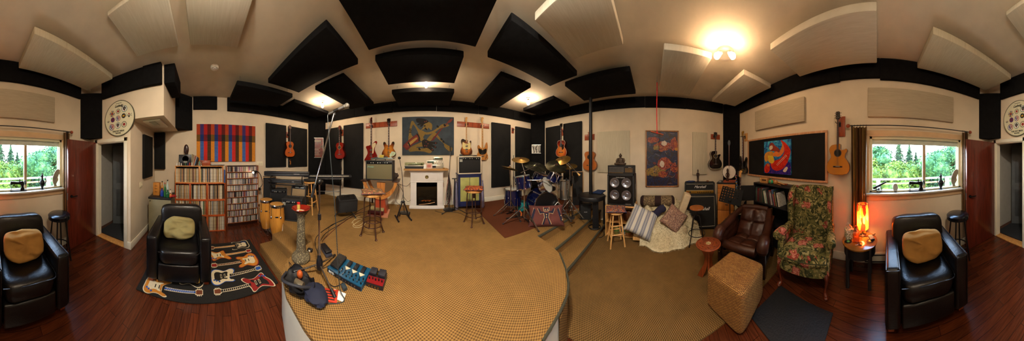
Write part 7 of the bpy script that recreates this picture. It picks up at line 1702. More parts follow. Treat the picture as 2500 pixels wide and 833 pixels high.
 # music stand
x,y=front_px(1781,2.72)
o=thing('music_stand','black music stand with round holes in its desk','music stand',(x,y,.012),face(x,y)-.25)
dz0=zat(490,x,y)-.012
MB_=plain('#070708',.7,spec=.25)
t=thing('tmp',None,None)
bpy.data.objects.remove(t)
g=G(); g.at((0,0,dz0-.06),rx=R(-22),ry=R(10)); holes=[(i_,j_)for j_ in range(6)for i_ in range(8)]
W_,H_=.42,.30; nx,nz_=16,12; cell={}
def hole(i_,j_):return not(j_<2 and i_>1)and i_<7
s8=W_/8; t6=H_/6
for j_ in range(6):
 for i_ in range(8):
  cx3,cz3=-W_/2+(i_+.5)*s8,(j_+.5)*t6; c4=[(cx3+a*s8/2,cz3+b*t6/2)for a,b in((1,1),(-1,1),(-1,-1),(1,-1))]
  if hole(i_,j_):
   rr3=.0115; n=16; inn=[(cx3+rr3*cos(2*pi*(k+2)/n),cz3+rr3*sin(2*pi*(k+2)/n))for k in range(n)]; out=[]
   for k in range(n):
    a=2*pi*(k+2)/n; m_=max(abs(cos(a)),abs(sin(a))); out.append((cx3+cos(a)/m_*s8/2,cz3+sin(a)/m_*t6/2))
   for y_ in(0,.002):
    g.add([(p[0],y_,p[1])for p in inn+out],[(k,(k+1)%n,n+(k+1)%n,n+k)for k in range(n)])
   g.add([(p[0],y_,p[1])for y_ in(0,.002)for p in inn],[(k,(k+1)%n,n+(k+1)%n,n+k)for k in range(n)])
  else:g.box(cx3-s8/2,cx3+s8/2,0,.002,cz3-t6/2,cz3+t6/2)
g.box(-W_/2,W_/2,-.05,.002,-.003,0); g.box(-W_/2,W_/2,-.052,-.05,0,.02); g.box(-W_/2-.003,-W_/2,-.03,.004,0,H_); g.box(W_/2,W_/2+.003,-.03,.004,0,H_); g.build('desk',MB_,o)
g=G(); g.cyl((0,.03,.1),(0,.03,dz0),.011,n=10); g.build('pole',BLKM,o)
g=G(); g.box(-.03,.03,.0,.045,dz0-.04,dz0+.02,.006); g.build('tilt_knuckle',BLKM,o)
for k in range(3):a=R(90)+2*pi*k/3; g=G(); g.tube([(0,.03,.14),(.25*cos(a),.03+.25*sin(a),.02),(.28*cos(a),.03+.28*sin(a),.012)],.008,8); g.build('leg',BLKM,o)
x,y=front_px(1822,3.08)
o=thing('music_stand','plain solid black music stand behind the holed one','music stand',(x,y,.012),face(x,y)+.1); dz0=zat(484,x,y)-.012
g=G(); g.at((0,0,dz0-.05),rx=R(-14)); g.box(-.19,.2,0,.004,0,.32,.001,1); g.box(-.19,.2,-.05,0,-.003,0); g.build('desk',MB_,o)
g=G(); g.cyl((0,.03,.1),(0,.03,dz0),.011,n=10); g.build('pole',BLKM,o)
for k in range(3):a=R(90)+2*pi*k/3; g=G(); g.tube([(0,.03,.14),(.25*cos(a),.03+.25*sin(a),.012)],.008,8); g.build('leg',BLKM,o)
x,y=gp(1770,543,.012); g=G(); g.cyl((-.05,0,.012),(.05,0,.012),.01,n=8); tag(g.build('chrome_peg',CHROME,loc=(x,y,.012),rot=(0,0,.6)),'small chrome peg lying on the carpet before the drawer cabinet','peg')
# ------------------------------------------------------------------ window wall side
# display board with the mermaid painting
def rect_frame(g,w,h,fw,y0,y1):
 for b_ in((-w/2,w/2,y0,y1,0,fw),(-w/2,w/2,y0,y1,h-fw,h),(-w/2,-w/2+fw,y0,y1,fw,h-fw),(w/2-fw,w/2,y0,y1,fw,h-fw)):g.box(*b_,.003)
o=thing('display_board','wide black board in a light wood frame behind the wing chair','board',(1.85,YB,1.25),pi)
w_,h_=2.06,.90
g=G(); rect_frame(g,w_,h_,.04,-.035,-.001); g.build('frame',wood('#b98456','#d3a27a',.5),o)
g=G(); g.box(-w_/2+.035,w_/2-.035,-.024,-.004,.035,h_-.035); g.build('board',CL,o)
pw,ph=.72,.69; o=thing('mermaid_painting','bright painting of a red-tailed mermaid and fish on blue, mounted on the black board','painting',(1.90,YB+.027,1.355),pi)
g=G(); g.box(-pw/2,pw/2,-.03,-.001,0,ph,.003); g.build('canvas',pattern('noise',[(.3,'#14246a'),(.45,'#1c5a9a'),(.6,'#3a9ac0'),(.72,'#5ac0d0')],9,.6),o)
mm=[pattern('noise',[(.35,'#a81812'),(.6,'#d0301a'),(.75,'#e05030')],14,.5),plain('#c9882a',.5,var=.25,scale=6),plain('#8c2c14',.5,var=.3),pattern('noise',[(.35,'#1c1660'),(.6,'#3a2690'),(.72,'#c03a50')],22,.5),plain('#d9c9b0',.5),plain('#14101a',.5),plain('#d9742a',.5,var=.2),plain('#d8b42c',.5)]
g=G(); lay=[0]
def mp_(pts,m,sm=True):
 lay[0]+=1; P=[]
 for u,v in pts:
  fx=(u-257)/(598-257); top_=140+(108-140)*fx; bot=542+(563-542)*fx; P.append((-pw/2+fx*pw,ph*(bot-v)/(bot-top_)))
 P=smooth2(P,3)if sm else P; P=[(max(-pw/2+.002,min(pw/2-.002,a)),max(.002,min(ph-.002,b)))for a,b in P]
 g.m=m; g.prism(P,-.0305-.0004*lay[0],-.03)
mp_([(262,470),(340,420),(420,500),(500,470),(560,400),(596,430),(596,560),(265,540)],3)
mp_([(350,410),(400,385),(480,350),(520,280),(520,200),(480,120),(540,160),(590,240),(590,300),(560,400),(510,480),(430,512),(370,480)],0)
mp_([(480,125),(500,180),(470,260),(430,330),(480,320),(520,260),(515,190)],6)
mp_([(340,170),(375,150),(410,190),(460,230),(470,270),(420,270),(390,260),(360,260),(330,230)],2)
mp_([(270,300),(310,270),(370,265),(395,300),(380,350),(400,380),(380,410),(340,410),(310,380),(290,400),(265,370)],1)
mp_([(345,320),(385,330),(400,390),(370,420),(335,400),(320,360)],7)
mp_([(345,195),(375,190),(378,225),(350,245),(335,220)],4);
for u,v in((352,210),(368,207),(358,228)):mp_([(u-3,v),(u,v-3),(u+3,v),(u,v+3)],5)
mp_([(316,320),(340,318),(342,345),(318,348)],7);
mp_([(395,280),(430,265),(460,290),(440,320),(400,330),(385,310)],6); mp_([(265,470),(300,420),(335,430),(340,500),(310,540),(270,530)],0); mp_([(300,430),(330,425),(340,445),(315,455)],6); mp_([(318,436),(326,436),(324,444)],5)
mp_([(510,510),(545,460),(565,475),(540,525)],4)
for k in range(10):mp_([(430+k*12,425-k*13),(433+k*12,424-k*13),(447+k*12,446-k*13),(444+k*12,447-k*13)],4,False)
g.build('figure',mm,o)
# bookcase
o=thing('bookcase','black bookcase of song books beside the wing chair','bookcase',(1.84,YB+.022,.0),pi); bw,bh,bd=.47,1.17,.30
for s in(-1,1):g=G(); g.box(s*bw,s*(bw-.022),-bd,0,0.014,bh,.002); g.build('side_panel',BLKP,o)
for z_ in(.04,.40,.76,bh-.022):g=G(); g.box(-bw+.022,bw-.022,-bd+.004,0,z_,z_+.022,.002); g.build('shelf_board',BLKP,o)
g=G(); g.box(-bw+.02,bw-.02,-.008,-.002,.04,bh); g.build('back_panel',BLKM,o)
bcols=[('#6a1c1c','dark red'),('#c9c2b4','cream'),('#2a2c34','black'),('#b0402c','red'),('#d9d6d0','white'),('#3a4a3c','dark green'),('#8a8c94','grey'),('#c8a86a','tan'),('#4a6a9a','blue'),('#8ab09a','pale green'),('#e0dcd6','off-white')]
rb2=random.Random(21)
for si,(z_,nm_,n_)in enumerate(((.783,'top',42),(.423,'middle',22),(.063,'bottom',30))):
 x=1.84+bw-.03
 for k in range(n_):
  th=rb2.choice((.006,.009,.013,.018,.011)); h=rb2.uniform(.22,.30)if si!=1 else rb2.uniform(.15,.24)
  if x-th<1.84-bw+.03:break
  ci=rb2.randrange(len(bcols))if k>14 else rb2.choice((0,2,3,5,6,2)); tilt=0 if k<17 or si else-.22
  if k==17 and not si:x-=.05
  if x-th-(.07 if tilt else 0)<1.84-bw+.026:break
  g=G(); g.box(-th/2,th/2,-.11,.11,0,h,.001,1); t=g.build('songbook',plain(bcols[ci][0],.5,var=.3,scale=50)); t.location=(x-th/2,YB+.022+.155+rb2.uniform(-.01,.01),z_+(.004 if tilt else 0)); t.rotation_euler=(0,-tilt if tilt else 0,0)
  tag(t,f'{bcols[ci][1]} song book {"leaning" if tilt else "upright"} on the {nm_} shelf of the black bookcase','book','song books in the black bookcase'); x-=th+.0015+(.002 if tilt else 0)
bt=bh+.001
def onb(x,y,z=bt):return(x,y,z)
o=thing('wooden_case','small wooden box with a lid slot on the bookcase','box',onb(2.08,YB+.2),pi+.2); g=G(); g.box(-.08,.08,-.05,.05,0,.11,.004); g.build('body',wood('#a8743c','#c9955a'),o); g=G(); g.box(-.05,.05,-.053,-.05,.05,.075); g.build('slot',DARKW,o)
o=thing('wooden_block','pale wooden percussion block left of the box on the bookcase','percussion',onb(2.2,YB+.2),pi); g=G(); g.lathe([(.03,0),(.034,.02),(.034,.09),(.025,.1)],16); g.build('body',PINE,o)
def maraca(label,x,y,rz,c1,c2):
 o=thing('maraca',label,'maraca',(x,y,bt+.045),rz,'painted maracas on the bookcase')
 g=G(); g.m=0; g.ball((0,0,0),(.05,.043,.043),20,12); g.m=1; g.ball((0,0,0),(.02,.0445,.0445),20,12); g.build('gourd',[plain(c1,.3,coat=.3),plain(c2,.3,coat=.3)],o); g=G(); g.tube([(.045,0,0),(.2,0,-.03)],.009,8); g.build('handle',OAK,o)
maraca('green and red maraca on the bookcase, left',2.06,YB+.1,R(200),'#1c8a5a','#b02c1c'); maraca('red and yellow maraca in front on the bookcase',1.94,YB+.13,R(195),'#b84a1c','#2a7a3c'); maraca('green and orange maraca behind the others',1.9,YB+.22,R(205),'#2a9a6a','#c05a2c'); maraca('plain brown maraca on the right of the bookcase top',1.8,YB+.2,R(188),'#a8703a','#a8703a')
o=thing('claves','pair of dark wooden claves on the bookcase','claves',onb(1.68,YB+.12,bt+.012),.15)
for k in range(2):g=G(); g.cyl((-.1,k*.03,0),(.1,k*.03,0),.012,n=12); g.build('stick',REDW,o)
g=G(); g.cyl((-.1,0,.012),(.12,.0,.012),.006,n=8); tag(g.build('beater',OAK,loc=onb(1.72,YB+.22,bt),rot=(0,0,-.4)),'slim wooden beater at the back of the bookcase top','beater')
# ------------------------------------------------------------------ wing chair
def floral():
 m,nt,b=new('floral tapestry'); co=coords(nt)
 v=N(nt,'ShaderNodeTexVoronoi'); v.inputs['Scale'].default_value=5.4; n0=N(nt,'ShaderNodeTexNoise'); n0.inputs['Scale'].default_value=16; n0.inputs['Detail'].default_value=3
 nt.links.new(co,n0.inputs[0]); mx=N(nt,'ShaderNodeMix',data_type='RGBA',blend_type='LINEAR_LIGHT'); mx.inputs[0].default_value=.10; nt.links.new(co,mx.inputs[6]); nt.links.new(n0.outputs[1],mx.inputs[7]); nt.links.new(mx.outputs[2],v.inputs[0])
 w=N(nt,'ShaderNodeTexVoronoi',feature='DISTANCE_TO_EDGE'); w.inputs['Scale'].default_value=30; wc=N(nt,'ShaderNodeTexVoronoi'); wc.inputs['Scale'].default_value=30
 nb=N(nt,'ShaderNodeTexNoise'); nb.inputs['Scale'].default_value=9; nt.links.new(co,nb.inputs[0]); m0=N(nt,'ShaderNodeMix',data_type='RGBA',blend_type='LINEAR_LIGHT'); m0.inputs[0].default_value=.13; nt.links.new(co,m0.inputs[6]); nt.links.new(nb.outputs[1],m0.inputs[7])
 nt.links.new(m0.outputs[2],w.inputs[0]); nt.links.new(m0.outputs[2],wc.inputs[0]); ws=N(nt,'ShaderNodeSeparateColor'); nt.links.new(wc.outputs['Color'],ws.inputs[0])
 tone=ramp(nt,ws.outputs[0],[(0,'#343a26'),(.16,'#6f6a40'),(.36,'#8c8050'),(.54,'#5e6038'),(.7,'#a39868'),(.86,'#42462e')],'CONSTANT')
 edge=ramp(nt,w.outputs[0],[(0,'#5a5a50'),(.04,'#ffffff')]); leaf=N(nt,'ShaderNodeMix',data_type='RGBA',blend_type='MULTIPLY'); leaf.inputs[0].default_value=1; nt.links.new(tone.outputs[0],leaf.inputs[6]); nt.links.new(edge.outputs[0],leaf.inputs[7])
 fl=ramp(nt,v.outputs[0],[(0,'#c9a86a'),(.06,'#8a2c28'),(.11,'#b5685a'),(.2,'#c98a78'),(.26,'#8f4038')],'CONSTANT')
 th=N(nt,'ShaderNodeMath',operation='LESS_THAN'); th.inputs[1].default_value=.36; nt.links.new(v.outputs[0],th.inputs[0])
 v2=N(nt,'ShaderNodeSeparateColor'); nt.links.new(v.outputs['Color'],v2.inputs[0]); t2=N(nt,'ShaderNodeMath',operation='GREATER_THAN'); t2.inputs[1].default_value=.22; nt.links.new(v2.outputs[0],t2.inputs[0])
 an=N(nt,'ShaderNodeMath',operation='MULTIPLY'); nt.links.new(th.outputs[0],an.inputs[0]); nt.links.new(t2.outputs[0],an.inputs[1])
 mi=N(nt,'ShaderNodeMix',data_type='RGBA'); nt.links.new(an.outputs[0],mi.inputs[0]); nt.links.new(leaf.outputs[2],mi.inputs[6]); nt.links.new(fl.outputs[0],mi.inputs[7])
 nt.links.new(mi.outputs[2],b.inputs['Base Color']); b.inputs['Roughness'].default_value=.95; b.inputs['Specular IOR Level'].default_value=.1
 bump(nt,b,w.outputs[0],.2,.004); return m
FLO=floral(); FPIPE=plain('#3a3d20',.9)
wcx,wcy=.90,-1.58; o=thing('wing_chair','high-backed wing chair in green tapestry with pink flowers','armchair',(wcx,wcy,0),R(192.5))
g=G(); g.prism([(-.33,0),(.33,0),(.30,.5),(-.30,.5)],.25,.40)
g=G(); sp2=[(-.34,.02),(-.31,-.06),(-.15,-.10),(.15,-.10),(.31,-.06),(.34,.02),(.29,.56),(-.29,.56)]
g.slab([(v.x,v.y)for v in crom([(a,b,0)for a,b in sp2],3,True)],.25,.40); g.build('seat_rail',FLO,o,sharp=50)
g=G(); n=16
def seatp(u,v):
 x_=-1+2*u; y_=v; e_=(1-abs(x_)**5)**.4*(1-abs(2*y_-1)**6)**.4
 return(x_*(.31-.03*y_),-.10-.03*(1-x_*x_)*(1-y_)+.55*y_,.40+.035+.085*e_)
g.surf(seatp,20,16); g.surf(lambda u,v:(seatp(u,v)[0],seatp(u,v)[1],.40),20,16)
rim=[seatp(u/20,0)for u in range(21)]+[seatp(1,v/16)for v in range(1,17)]+[seatp(1-u/20,1)for u in range(1,21)]+[seatp(0,1-v/16)for v in range(1,16)]
nR=len(rim); g.add([tuple(p)for p in rim]+[(p[0]*1.02,p[1]-.008,.42)for p in rim]+[(p[0],p[1],.40)for p in rim],[(k,(k+1)%nR,nR+(k+1)%nR,nR+k)for k in range(nR)]+[(nR+k,nR+(k+1)%nR,2*nR+(k+1)%nR,2*nR+k)for k in range(nR)]); sc_=g.build('seat_cushion',FLO,o,sharp=60)
g=G(); g.tube([(p[0]*1.01,p[1]-.003,p[2])for p in rim[::2]],.006,6,0,True); g.build('piping',FPIPE,sc_)
g=G()
def backf(u,v,off):
 x_=-1+2*u; topz=1.235-.05*abs(x_)**4; z_=.36+(topz-.36)*v; y_=.44+.10*v**1.1
 return(x_*(.255+.03*v),y_+off*(1 if off>0 else(1-.35*abs(x_)**4)),z_)
nu,nv=18,22
fr=[backf(i/nu,j/nv,-.05-.03*sin(pi*min(1,j/nv)))for i in range(nu+1)for j in range(nv+1)]; bk_=[backf(i/nu,j/nv,.04)for i in range(nu+1)for j in range(nv+1)]
fs=[]; mN=(nu+1)*(nv+1)
for i in range(nu):
 for j in range(nv):a=i*(nv+1)+j; fs.append((a,a+nv+1,a+nv+2,a+1)); fs.append((mN+a,mN+a+1,mN+a+nv+2,mN+a+nv+1))
for j in range(nv):fs.append((j,j+1,mN+j+1,mN+j)); a=nu*(nv+1)+j; fs.append((a,mN+a,mN+a+1,a+1))
for i in range(nu):a=i*(nv+1)+nv; fs.append((a,a+nv+1,mN+a+nv+1,mN+a)); a=i*(nv+1); fs.append((a,mN+a,mN+a+nv+1,a+nv+1))
g.add(fr+bk_,fs); g.build('backrest',FLO,o,sharp=50)
for s in(-1,1):
# wing: profile in the side plane, thick across
 prof=[(.50,.40),(.36,.62),(.33,.80),(.31,.98),(.36,1.12),(.46,1.19),(.56,1.20),(.56,.9),(.54,.4)]
 P=[(v.x,v.z)for v in crom([(a,0,b)for a,b in prof],4,True)]
 g=G(); g.prism(P,s*.27,s*.335,.012); g.v=[Vector((v.y+s*.02*(v.x<.4)*0,v.x,v.z))for v in g.v]; wg=g.build('wing',FLO,o,sharp=50)
 g=G(); g.tube([(s*.335,p[0],p[1])for p in P[4:26]],.006,6); g.build('piping',FPIPE,wg)
 # arm: panel with rolled top flaring outwards at the front
 g=G(); g.prism([(-.02,.26),(.46,.26),(.46,.62),(.05,.62),(-.0,.56)],s*.285,s*.345,.01); g.v=[Vector((v.y,v.x,v.z))for v in g.v]
 g.tube([(s*.315,.44,.64),(s*.33,.25,.635),(s*.35,.1,.635),(s*.36,.0,.63),(s*.36,-.02,.625)],[.05]*10+[.06]*20,16,6); g.ball((s*.36,-.02,.625),(.06,.035,.06),16,10); g.build('arm',FLO,o,sharp=60)
 g=G(); MAHO=wood('#4a1c0e','#7a3218',.3,coat=.4)
 g.tube([(s*.295,-.03,.27),(s*.315,-.055,.22),(s*.30,-.04,.12),(s*.29,-.035,.05),(s*.305,-.06,.02)],[.034,.036,.036,.034,.032,.03,.028,.026,.024,.022,.02,.018,.017,.016,.016,.016,.018,.02,.022,.024,.026,.027,.028,.03,.03],14,6); g.ball((s*.306,-.062,.018),(.032,.036,.017),14,8); g.build('leg',MAHO,o)
 g=G(); g.prism([(.46,0.0),(.50,0.0),(.54,.27),(.48,.27)],s*.23,s*.275); g.v=[Vector((v.y,v.x,v.z))for v in g.v]; g.build('leg',MAHO,o)
 # ------------------------------------------------------------------ brown leather easy chair
BRL=leather('#38190c',.4,40); BRS=plain('#2c140a',.6)
ccx,ccy=1.71,-1.205; o=thing('leather_chair','worn brown leather easy chair with a dark wooden frame','armchair',(ccx,ccy,.012),R(209)); o.scale=(.96,.94,.95)
def quilt(fn,nu,nv,cu,cv,depth=.03):
 def f(u,v):
  p,nrm=fn(u,v); a=abs(sin(pi*u*cu))**.35; b=abs(sin(pi*v*cv))**.35; w=.012*noise.noise(Vector((u*7,v*7,1)))
  return tuple(Vector(p)+Vector(nrm)*(depth*a*b+w))
 return f
def pad(g,fn,nu,nv,cu,cv,depth,th):
 f=quilt(fn,nu,nv,cu,cv,depth); top=[f(i/nu,j/nv)for i in range(nu+1)for j in range(nv+1)]; bot=[]
 for i in range(nu+1):
  for j in range(nv+1):p,nr=fn(i/nu,j/nv); bot.append(tuple(Vector(p)-Vector(nr)*th))
 m_=len(top); fs=[]
 for i in range(nu):
  for j in range(nv):a=i*(nv+1)+j; fs.append((a,a+nv+1,a+nv+2,a+1)); fs.append((m_+a,m_+a+1,m_+a+nv+2,m_+a+nv+1))
 for j in range(nv):fs.append((j,j+1,m_+j+1,m_+j)); a=nu*(nv+1)+j; fs.append((a,m_+a,m_+a+1,a+1))
 for i in range(nu):a=i*(nv+1)+nv; fs.append((a,a+nv+1,m_+a+nv+1,m_+a)); a=i*(nv+1); fs.append((a,m_+a,m_+a+nv+1,a+nv+1))
 g.add(top+bot,fs)
g=G(); pad(g,lambda u,v:((-.25+.5*u,-.02+.54*v,.40-.10*v+.02*cos(pi*(u-.5))),(0,0,1)),30,30,2,2,.05,.10);
g.tube([(-.25,-.02,.37),(0,-.045,.38),(.25,-.02,.37)],.065,14,8); g.build('seat',BRL,o,sharp=75)
g=G(); pad(g,lambda u,v:((-.27+.54*u,.44+.26*v-.03*cos(pi*(u-.5)),.34+.42*v),(0,-.85,.5)),30,30,2,2,.045,.07); g.tube([(-.26,.70,.76),(0,.72,.775),(.26,.70,.76)],.05,12,8); g.build('backrest',BRL,o,sharp=75)
for s in(-1,1):
 g=G(); g.tube([(s*.28,.70,.74),(s*.33,.50,.67),(s*.36,.25,.595),(s*.375,.05,.55),(s*.375,-.04,.51),(s*.37,-.06,.44)],[.055]*8+[.07]*10+[.085]*14,18,6)
 g.ball((s*.37,-.055,.455),(.085,.06,.085),18,12,jit=.15,seed=s)
 pad(g,lambda u,v:((s*(.30+.055*v),.62-.62*u,.30+(.32+.14*(1-u))*v*.85),(-s,0,.25)),16,14,1,1,.02,.05); g.build('arm',BRL,o,sharp=75)
 for y0,y1,lb in((-.02,.05,0),(.5,.57,0)):
  g=G(); g.box(s*.34,s*.40,y0,y1,0,.44 if y0<0 else.5,.006); l_=g.build('leg',plain('#1c0c08',.35,coat=.3),o)
  if y0<0:
   for z_ in(.2,.27):g=G(); g.cyl((s*.37,y0-.004,z_),(s*.37,y0+.004,z_),.009,n=10); g.build('bolt',CHROME,l_)
 g=G(); g.box(s*.35,s*.39,.04,.52,.14,.20,.004); g.build('side_rail',plain('#1c0c08',.35,coat=.3),o)
g=G(); g.box(-.35,.35,.0,.04,.14,.22,.004); g.build('front_rail',plain('#1c0c08',.35,coat=.3),o)
# woven pouf
WOV=carpet('#b5803c','#9a6628','#4a2a0e',.030,.013,bs=1.0)
def wov_tri():
 m,nt,b=new('woven water hyacinth'); t=N(nt,'ShaderNodeTexCoord'); sepn=N(nt,'ShaderNodeSeparateXYZ'); nt.links.new(t.outputs['Object'],sepn.inputs[0])
 def cell(a,bb):
  cmb=N(nt,'ShaderNodeCombineXYZ'); nt.links.new(sepn.outputs[a],cmb.inputs[0]); nt.links.new(sepn.outputs[bb],cmb.inputs[1])
  k=N(nt,'ShaderNodeTexBrick'); k.offset=.5; k.inputs['Scale'].default_value=1; k.inputs['Brick Width'].default_value=.026; k.inputs['Row Height'].default_value=.013; k.inputs['Mortar Size'].default_value=.0022; k.inputs['Mortar Smooth'].default_value=.8
  k.inputs['Color1'].default_value=_c('#b58440'); k.inputs['Color2'].default_value=_c('#96662e'); k.inputs['Mortar'].default_value=_c('#3a200a'); nt.links.new(cmb.outputs[0],k.inputs[0]); return k
 kx,ky,kz=cell(1,2),cell(0,2),cell(0,1); ge=N(nt,'ShaderNodeSeparateXYZ'); nt.links.new(t.outputs['Normal'],ge.inputs[0])
 def gt(a,v_):
  ab=N(nt,'ShaderNodeMath',operation='ABSOLUTE'); nt.links.new(ge.outputs[a],ab.inputs[0]); q=N(nt,'ShaderNodeMath',operation='GREATER_THAN'); q.inputs[1].default_value=v_; nt.links.new(ab.outputs[0],q.inputs[0]); return q
 m1=N(nt,'ShaderNodeMix',data_type='RGBA'); nt.links.new(gt(0,.7).outputs[0],m1.inputs[0]); nt.links.new(ky.outputs[0],m1.inputs[6]); nt.links.new(kx.outputs[0],m1.inputs[7])
 m2=N(nt,'ShaderNodeMix',data_type='RGBA'); nt.links.new(gt(2,.7).outputs[0],m2.inputs[0]); nt.links.new(m1.outputs[2],m2.inputs[6]); nt.links.new(kz.outputs[0],m2.inputs[7])
 nt.links.new(m2.outputs[2],b.inputs['Base Color']); b.inputs['Roughness'].default_value=.85; bw=N(nt,'ShaderNodeRGBToBW'); nt.links.new(m2.outputs[2],bw.inputs[0]); bump(nt,b,bw.outputs[0],1,.02); return m
o=thing('woven_pouf','square pouf woven from golden water hyacinth','pouf',(1.36,-.90,.012),R(21.6))
g=G(); nn=26
def pf(i,j,face_):pass
g.ball((0,0,.205),(.245,.245,.205),64,40,e=.22,jit=.04,seed=6); g.build('body',wov_tri(),o,sharp=80)
# carved round table
o=thing('carved_side_table','small round carved wooden table beside the pouf','table',(1.80,-.745,.012),.4)
CRV=wood('#6a2c12','#9a4a22',.35,5); g=G(); g.lathe([(.15,.478),(.168,.485),(.17,.495),(.163,.5),(0,.5)],40); g.build('table_top',CRV,o)
g=G()
for r_ in(.15,.07):g.tube([(r_*cos(2*pi*k/36),r_*sin(2*pi*k/36),.5)for k in range(36)],.003,5,0,True)
for k in range(8):a=k*pi/4; g.ball((.11*cos(a),.11*sin(a),.4995),(.02,.012,.003),10,4)
g.build('carving',plain('#5a2410',.5),o); g=G(); g.ball((0,0,.4985),(.04,.04,.005),20,6);
for k in range(7):g.ball((.028*cos(k*.9),.028*sin(k*.9),.502),(.012,.008,.003),8,4)
g.build('inlay',pattern('cells',[(0,'#b59a6a'),(.5,'#8a6a3c'),(.7,'#cbb88c')],160),o)
for k in range(3):
 a=2*pi*k/3+.3; g=G(); g.at((0,0,0),rz=a); g.prism([(.01,.48),(.13,.48),(.10,.38),(.05,.30),(.06,.2),(.12,.1),(.17,0),(.09,0),(.04,.1),(.01,.2)],-.012,.012,.003); g.at(); g.build('leg',CRV,o)
 # black mat and woven runner on the hardwood
g=G(); g.box(.46,1.17,-1.46,-.95,.001,.012,.004); o=g.build('floor_mat',plain('#14181f',.7,bmp=.4,scale=60)); tag(o,'dark blue-black mat on the hardwood in front of the wing chair','mat')
# ------------------------------------------------------------------ lamp table
tx_,ty_=.235,-1.955
o=thing('lamp_table','round black-legged table with a glossy golden top','table',(tx_,ty_,0),0)
g=G(); g.lathe([(.225,.525),(.24,.53),(.242,.545),(.235,.55),(0,.55)],44); g.build('table_top',plain('#8a5a24',.15,coat=.8,var=.25,scale=5),o)
g=G(); g.lathe([(.215,.4),(.215,.527)],40,cap=False); g.build('apron',BLKP,o)
for k in range(4):a=pi/4+k*pi/2; g=G(); g.box(.2*cos(a)-.022,.2*cos(a)+.022,.2*sin(a)-.022,.2*sin(a)+.022,0,.53,.004); g.build('leg',BLKP,o)
tt=.551
def ont(px,py,z=tt):x_,y_=gp(px,py,z); return x_,y_
lx,ly=.205,-2.07
o=thing('table_lamp','glowing table lamp with a red and amber cylindrical shade','lamp',(lx,ly,tt))
g=G(); g.lathe([(.05,0),(.052,.008),(.015,.014),(.008,.02),(.008,.12)],24); g.build('base',BLKM,o)
def shade_mat():
 m,nt,b=new('lit leaf paper'); co=coords(nt,(1,1,.45)); v=N(nt,'ShaderNodeTexVoronoi'); v.inputs['Scale'].default_value=24; nt.links.new(co,v.inputs[0])
 v2=N(nt,'ShaderNodeTexVoronoi',feature='DISTANCE_TO_EDGE'); v2.inputs['Scale'].default_value=24; nt.links.new(co,v2.inputs[0])
 s=N(nt,'ShaderNodeSeparateColor'); nt.links.new(v.outputs['Color'],s.inputs[0]); r=ramp(nt,s.outputs[0],[(0,'#d8822a'),(.3,'#e8a850'),(.5,'#b82418'),(.68,'#e09a40'),(.85,'#a01c14')],'CONSTANT')
 e_=ramp(nt,v2.outputs[0],[(0,'#3a0f04'),(.035,'#ffffff')]); mi=N(nt,'ShaderNodeMix',data_type='RGBA',blend_type='MULTIPLY'); mi.inputs[0].default_value=1; nt.links.new(r.outputs[0],mi.inputs[6]); nt.links.new(e_.outputs[0],mi.inputs[7])
 nt.links.new(mi.outputs[2],b.inputs['Base Color']); nt.links.new(mi.outputs[2],b.inputs['Emission Color']); b.inputs['Emission Strength'].default_value=.25; b.inputs['Roughness'].default_value=.7
 tr=N(nt,'ShaderNodeBsdfTranslucent'); nt.links.new(mi.outputs[2],tr.inputs[0]); ms=N(nt,'ShaderNodeMixShader'); ms.inputs[0].default_value=.75; nt.links.new(b.outputs[0],ms.inputs[1]); nt.links.new(tr.outputs[0],ms.inputs[2]); nt.links.new(ms.outputs[0],nt.nodes['Material Output'].inputs[0]); return m
g=G(); g.surf(lambda u,v:(.082*cos(2*pi*u),.082*sin(2*pi*u),.10+.36*v),48,6); g.build('lamp_shade',shade_mat(),o)
g=G();
for z_ in(.10,.46):g.tube([(.082*cos(2*pi*k/36),.082*sin(2*pi*k/36),z_)for k in range(36)],.003,5,0,True)
for k in range(6):a=k*pi/3; g.tube([(.083*cos(a+.15*sin(3*t)),.083*sin(a+.15*sin(3*t)),.10+.36*t/6)for t in range(7)],.0025,5,2)
g.build('wire_frame',plain('#2a1208',.6),o); g=G(); g.ball((0,0,.25),(.03,.03,.045),16,10); g.cyl((0,0,.12),(0,0,.21),.014); g.build('bulb',emis('#ff9a4c',260,'warm bulb'),o)
x,y=.39,-1.98; o=thing('tissue_box','speckled tissue box with a tissue sticking out','tissue box',(x,y,tt),face(x,y)+.3); g=G(); g.box(-.055,.055,-.055,.055,0,.13,.003); g.build('box',pattern('cells',[(0,'#c9c9b8'),(.4,'#7a8a6a'),(.6,'#dcdccc'),(.8,'#5a6a4a')],130),o); g=G(); g.surf(lambda u,v:(.04*(u-.5)*2*(1-.3*v)+.012*sin(v*6),.012*sin(u*7)*(1+v),.128+.085*v*(1-.5*abs(u-.4))),12,8); g.surf(lambda u,v:(.04*(u-.5)*2*(1-.3*v)+.012*sin(v*6),.003+.012*sin(u*7)*(1+v),.128+.085*v*(1-.5*abs(u-.4))),12,8); g.build('tissue',plain('#d9b8a4',.8),o)
x,y=.275,-1.875; o=thing('glass_bottle','square clear bottle of amber liquid with a red cap','bottle',(x,y,tt),.1)
g=G(); g.box(-.045,.045,-.028,.028,0,.16,.012,3); g.lathe([(.034,.155),(.03,.175),(.014,.19),(.013,.205)],20,sy=.85); g.build('body',see_glass('#f4e8d8',.88,.03),o)
g=G(); g.box(-.040,.040,-.023,.023,.006,.115,.008,2); g.build('liquid',see_glass('#e8c090',.95,.05),o); g=G(); g.cyl((0,0,.203),(0,0,.222),.017,n=20); g.build('cap',plain('#a81c1c',.35),o)
x,y=.215,-1.865; o=thing('drinking_glass','small clear drinking glass in front of the lamp','glass',(x,y,tt)); g=G(); g.lathe([(.0,.004),(.022,.004),(.025,.085),(.028,.085),(.025,0),(0,0)],24,cap=False); g.build('glass',see_glass('#fff4e4',.8,.02),o)
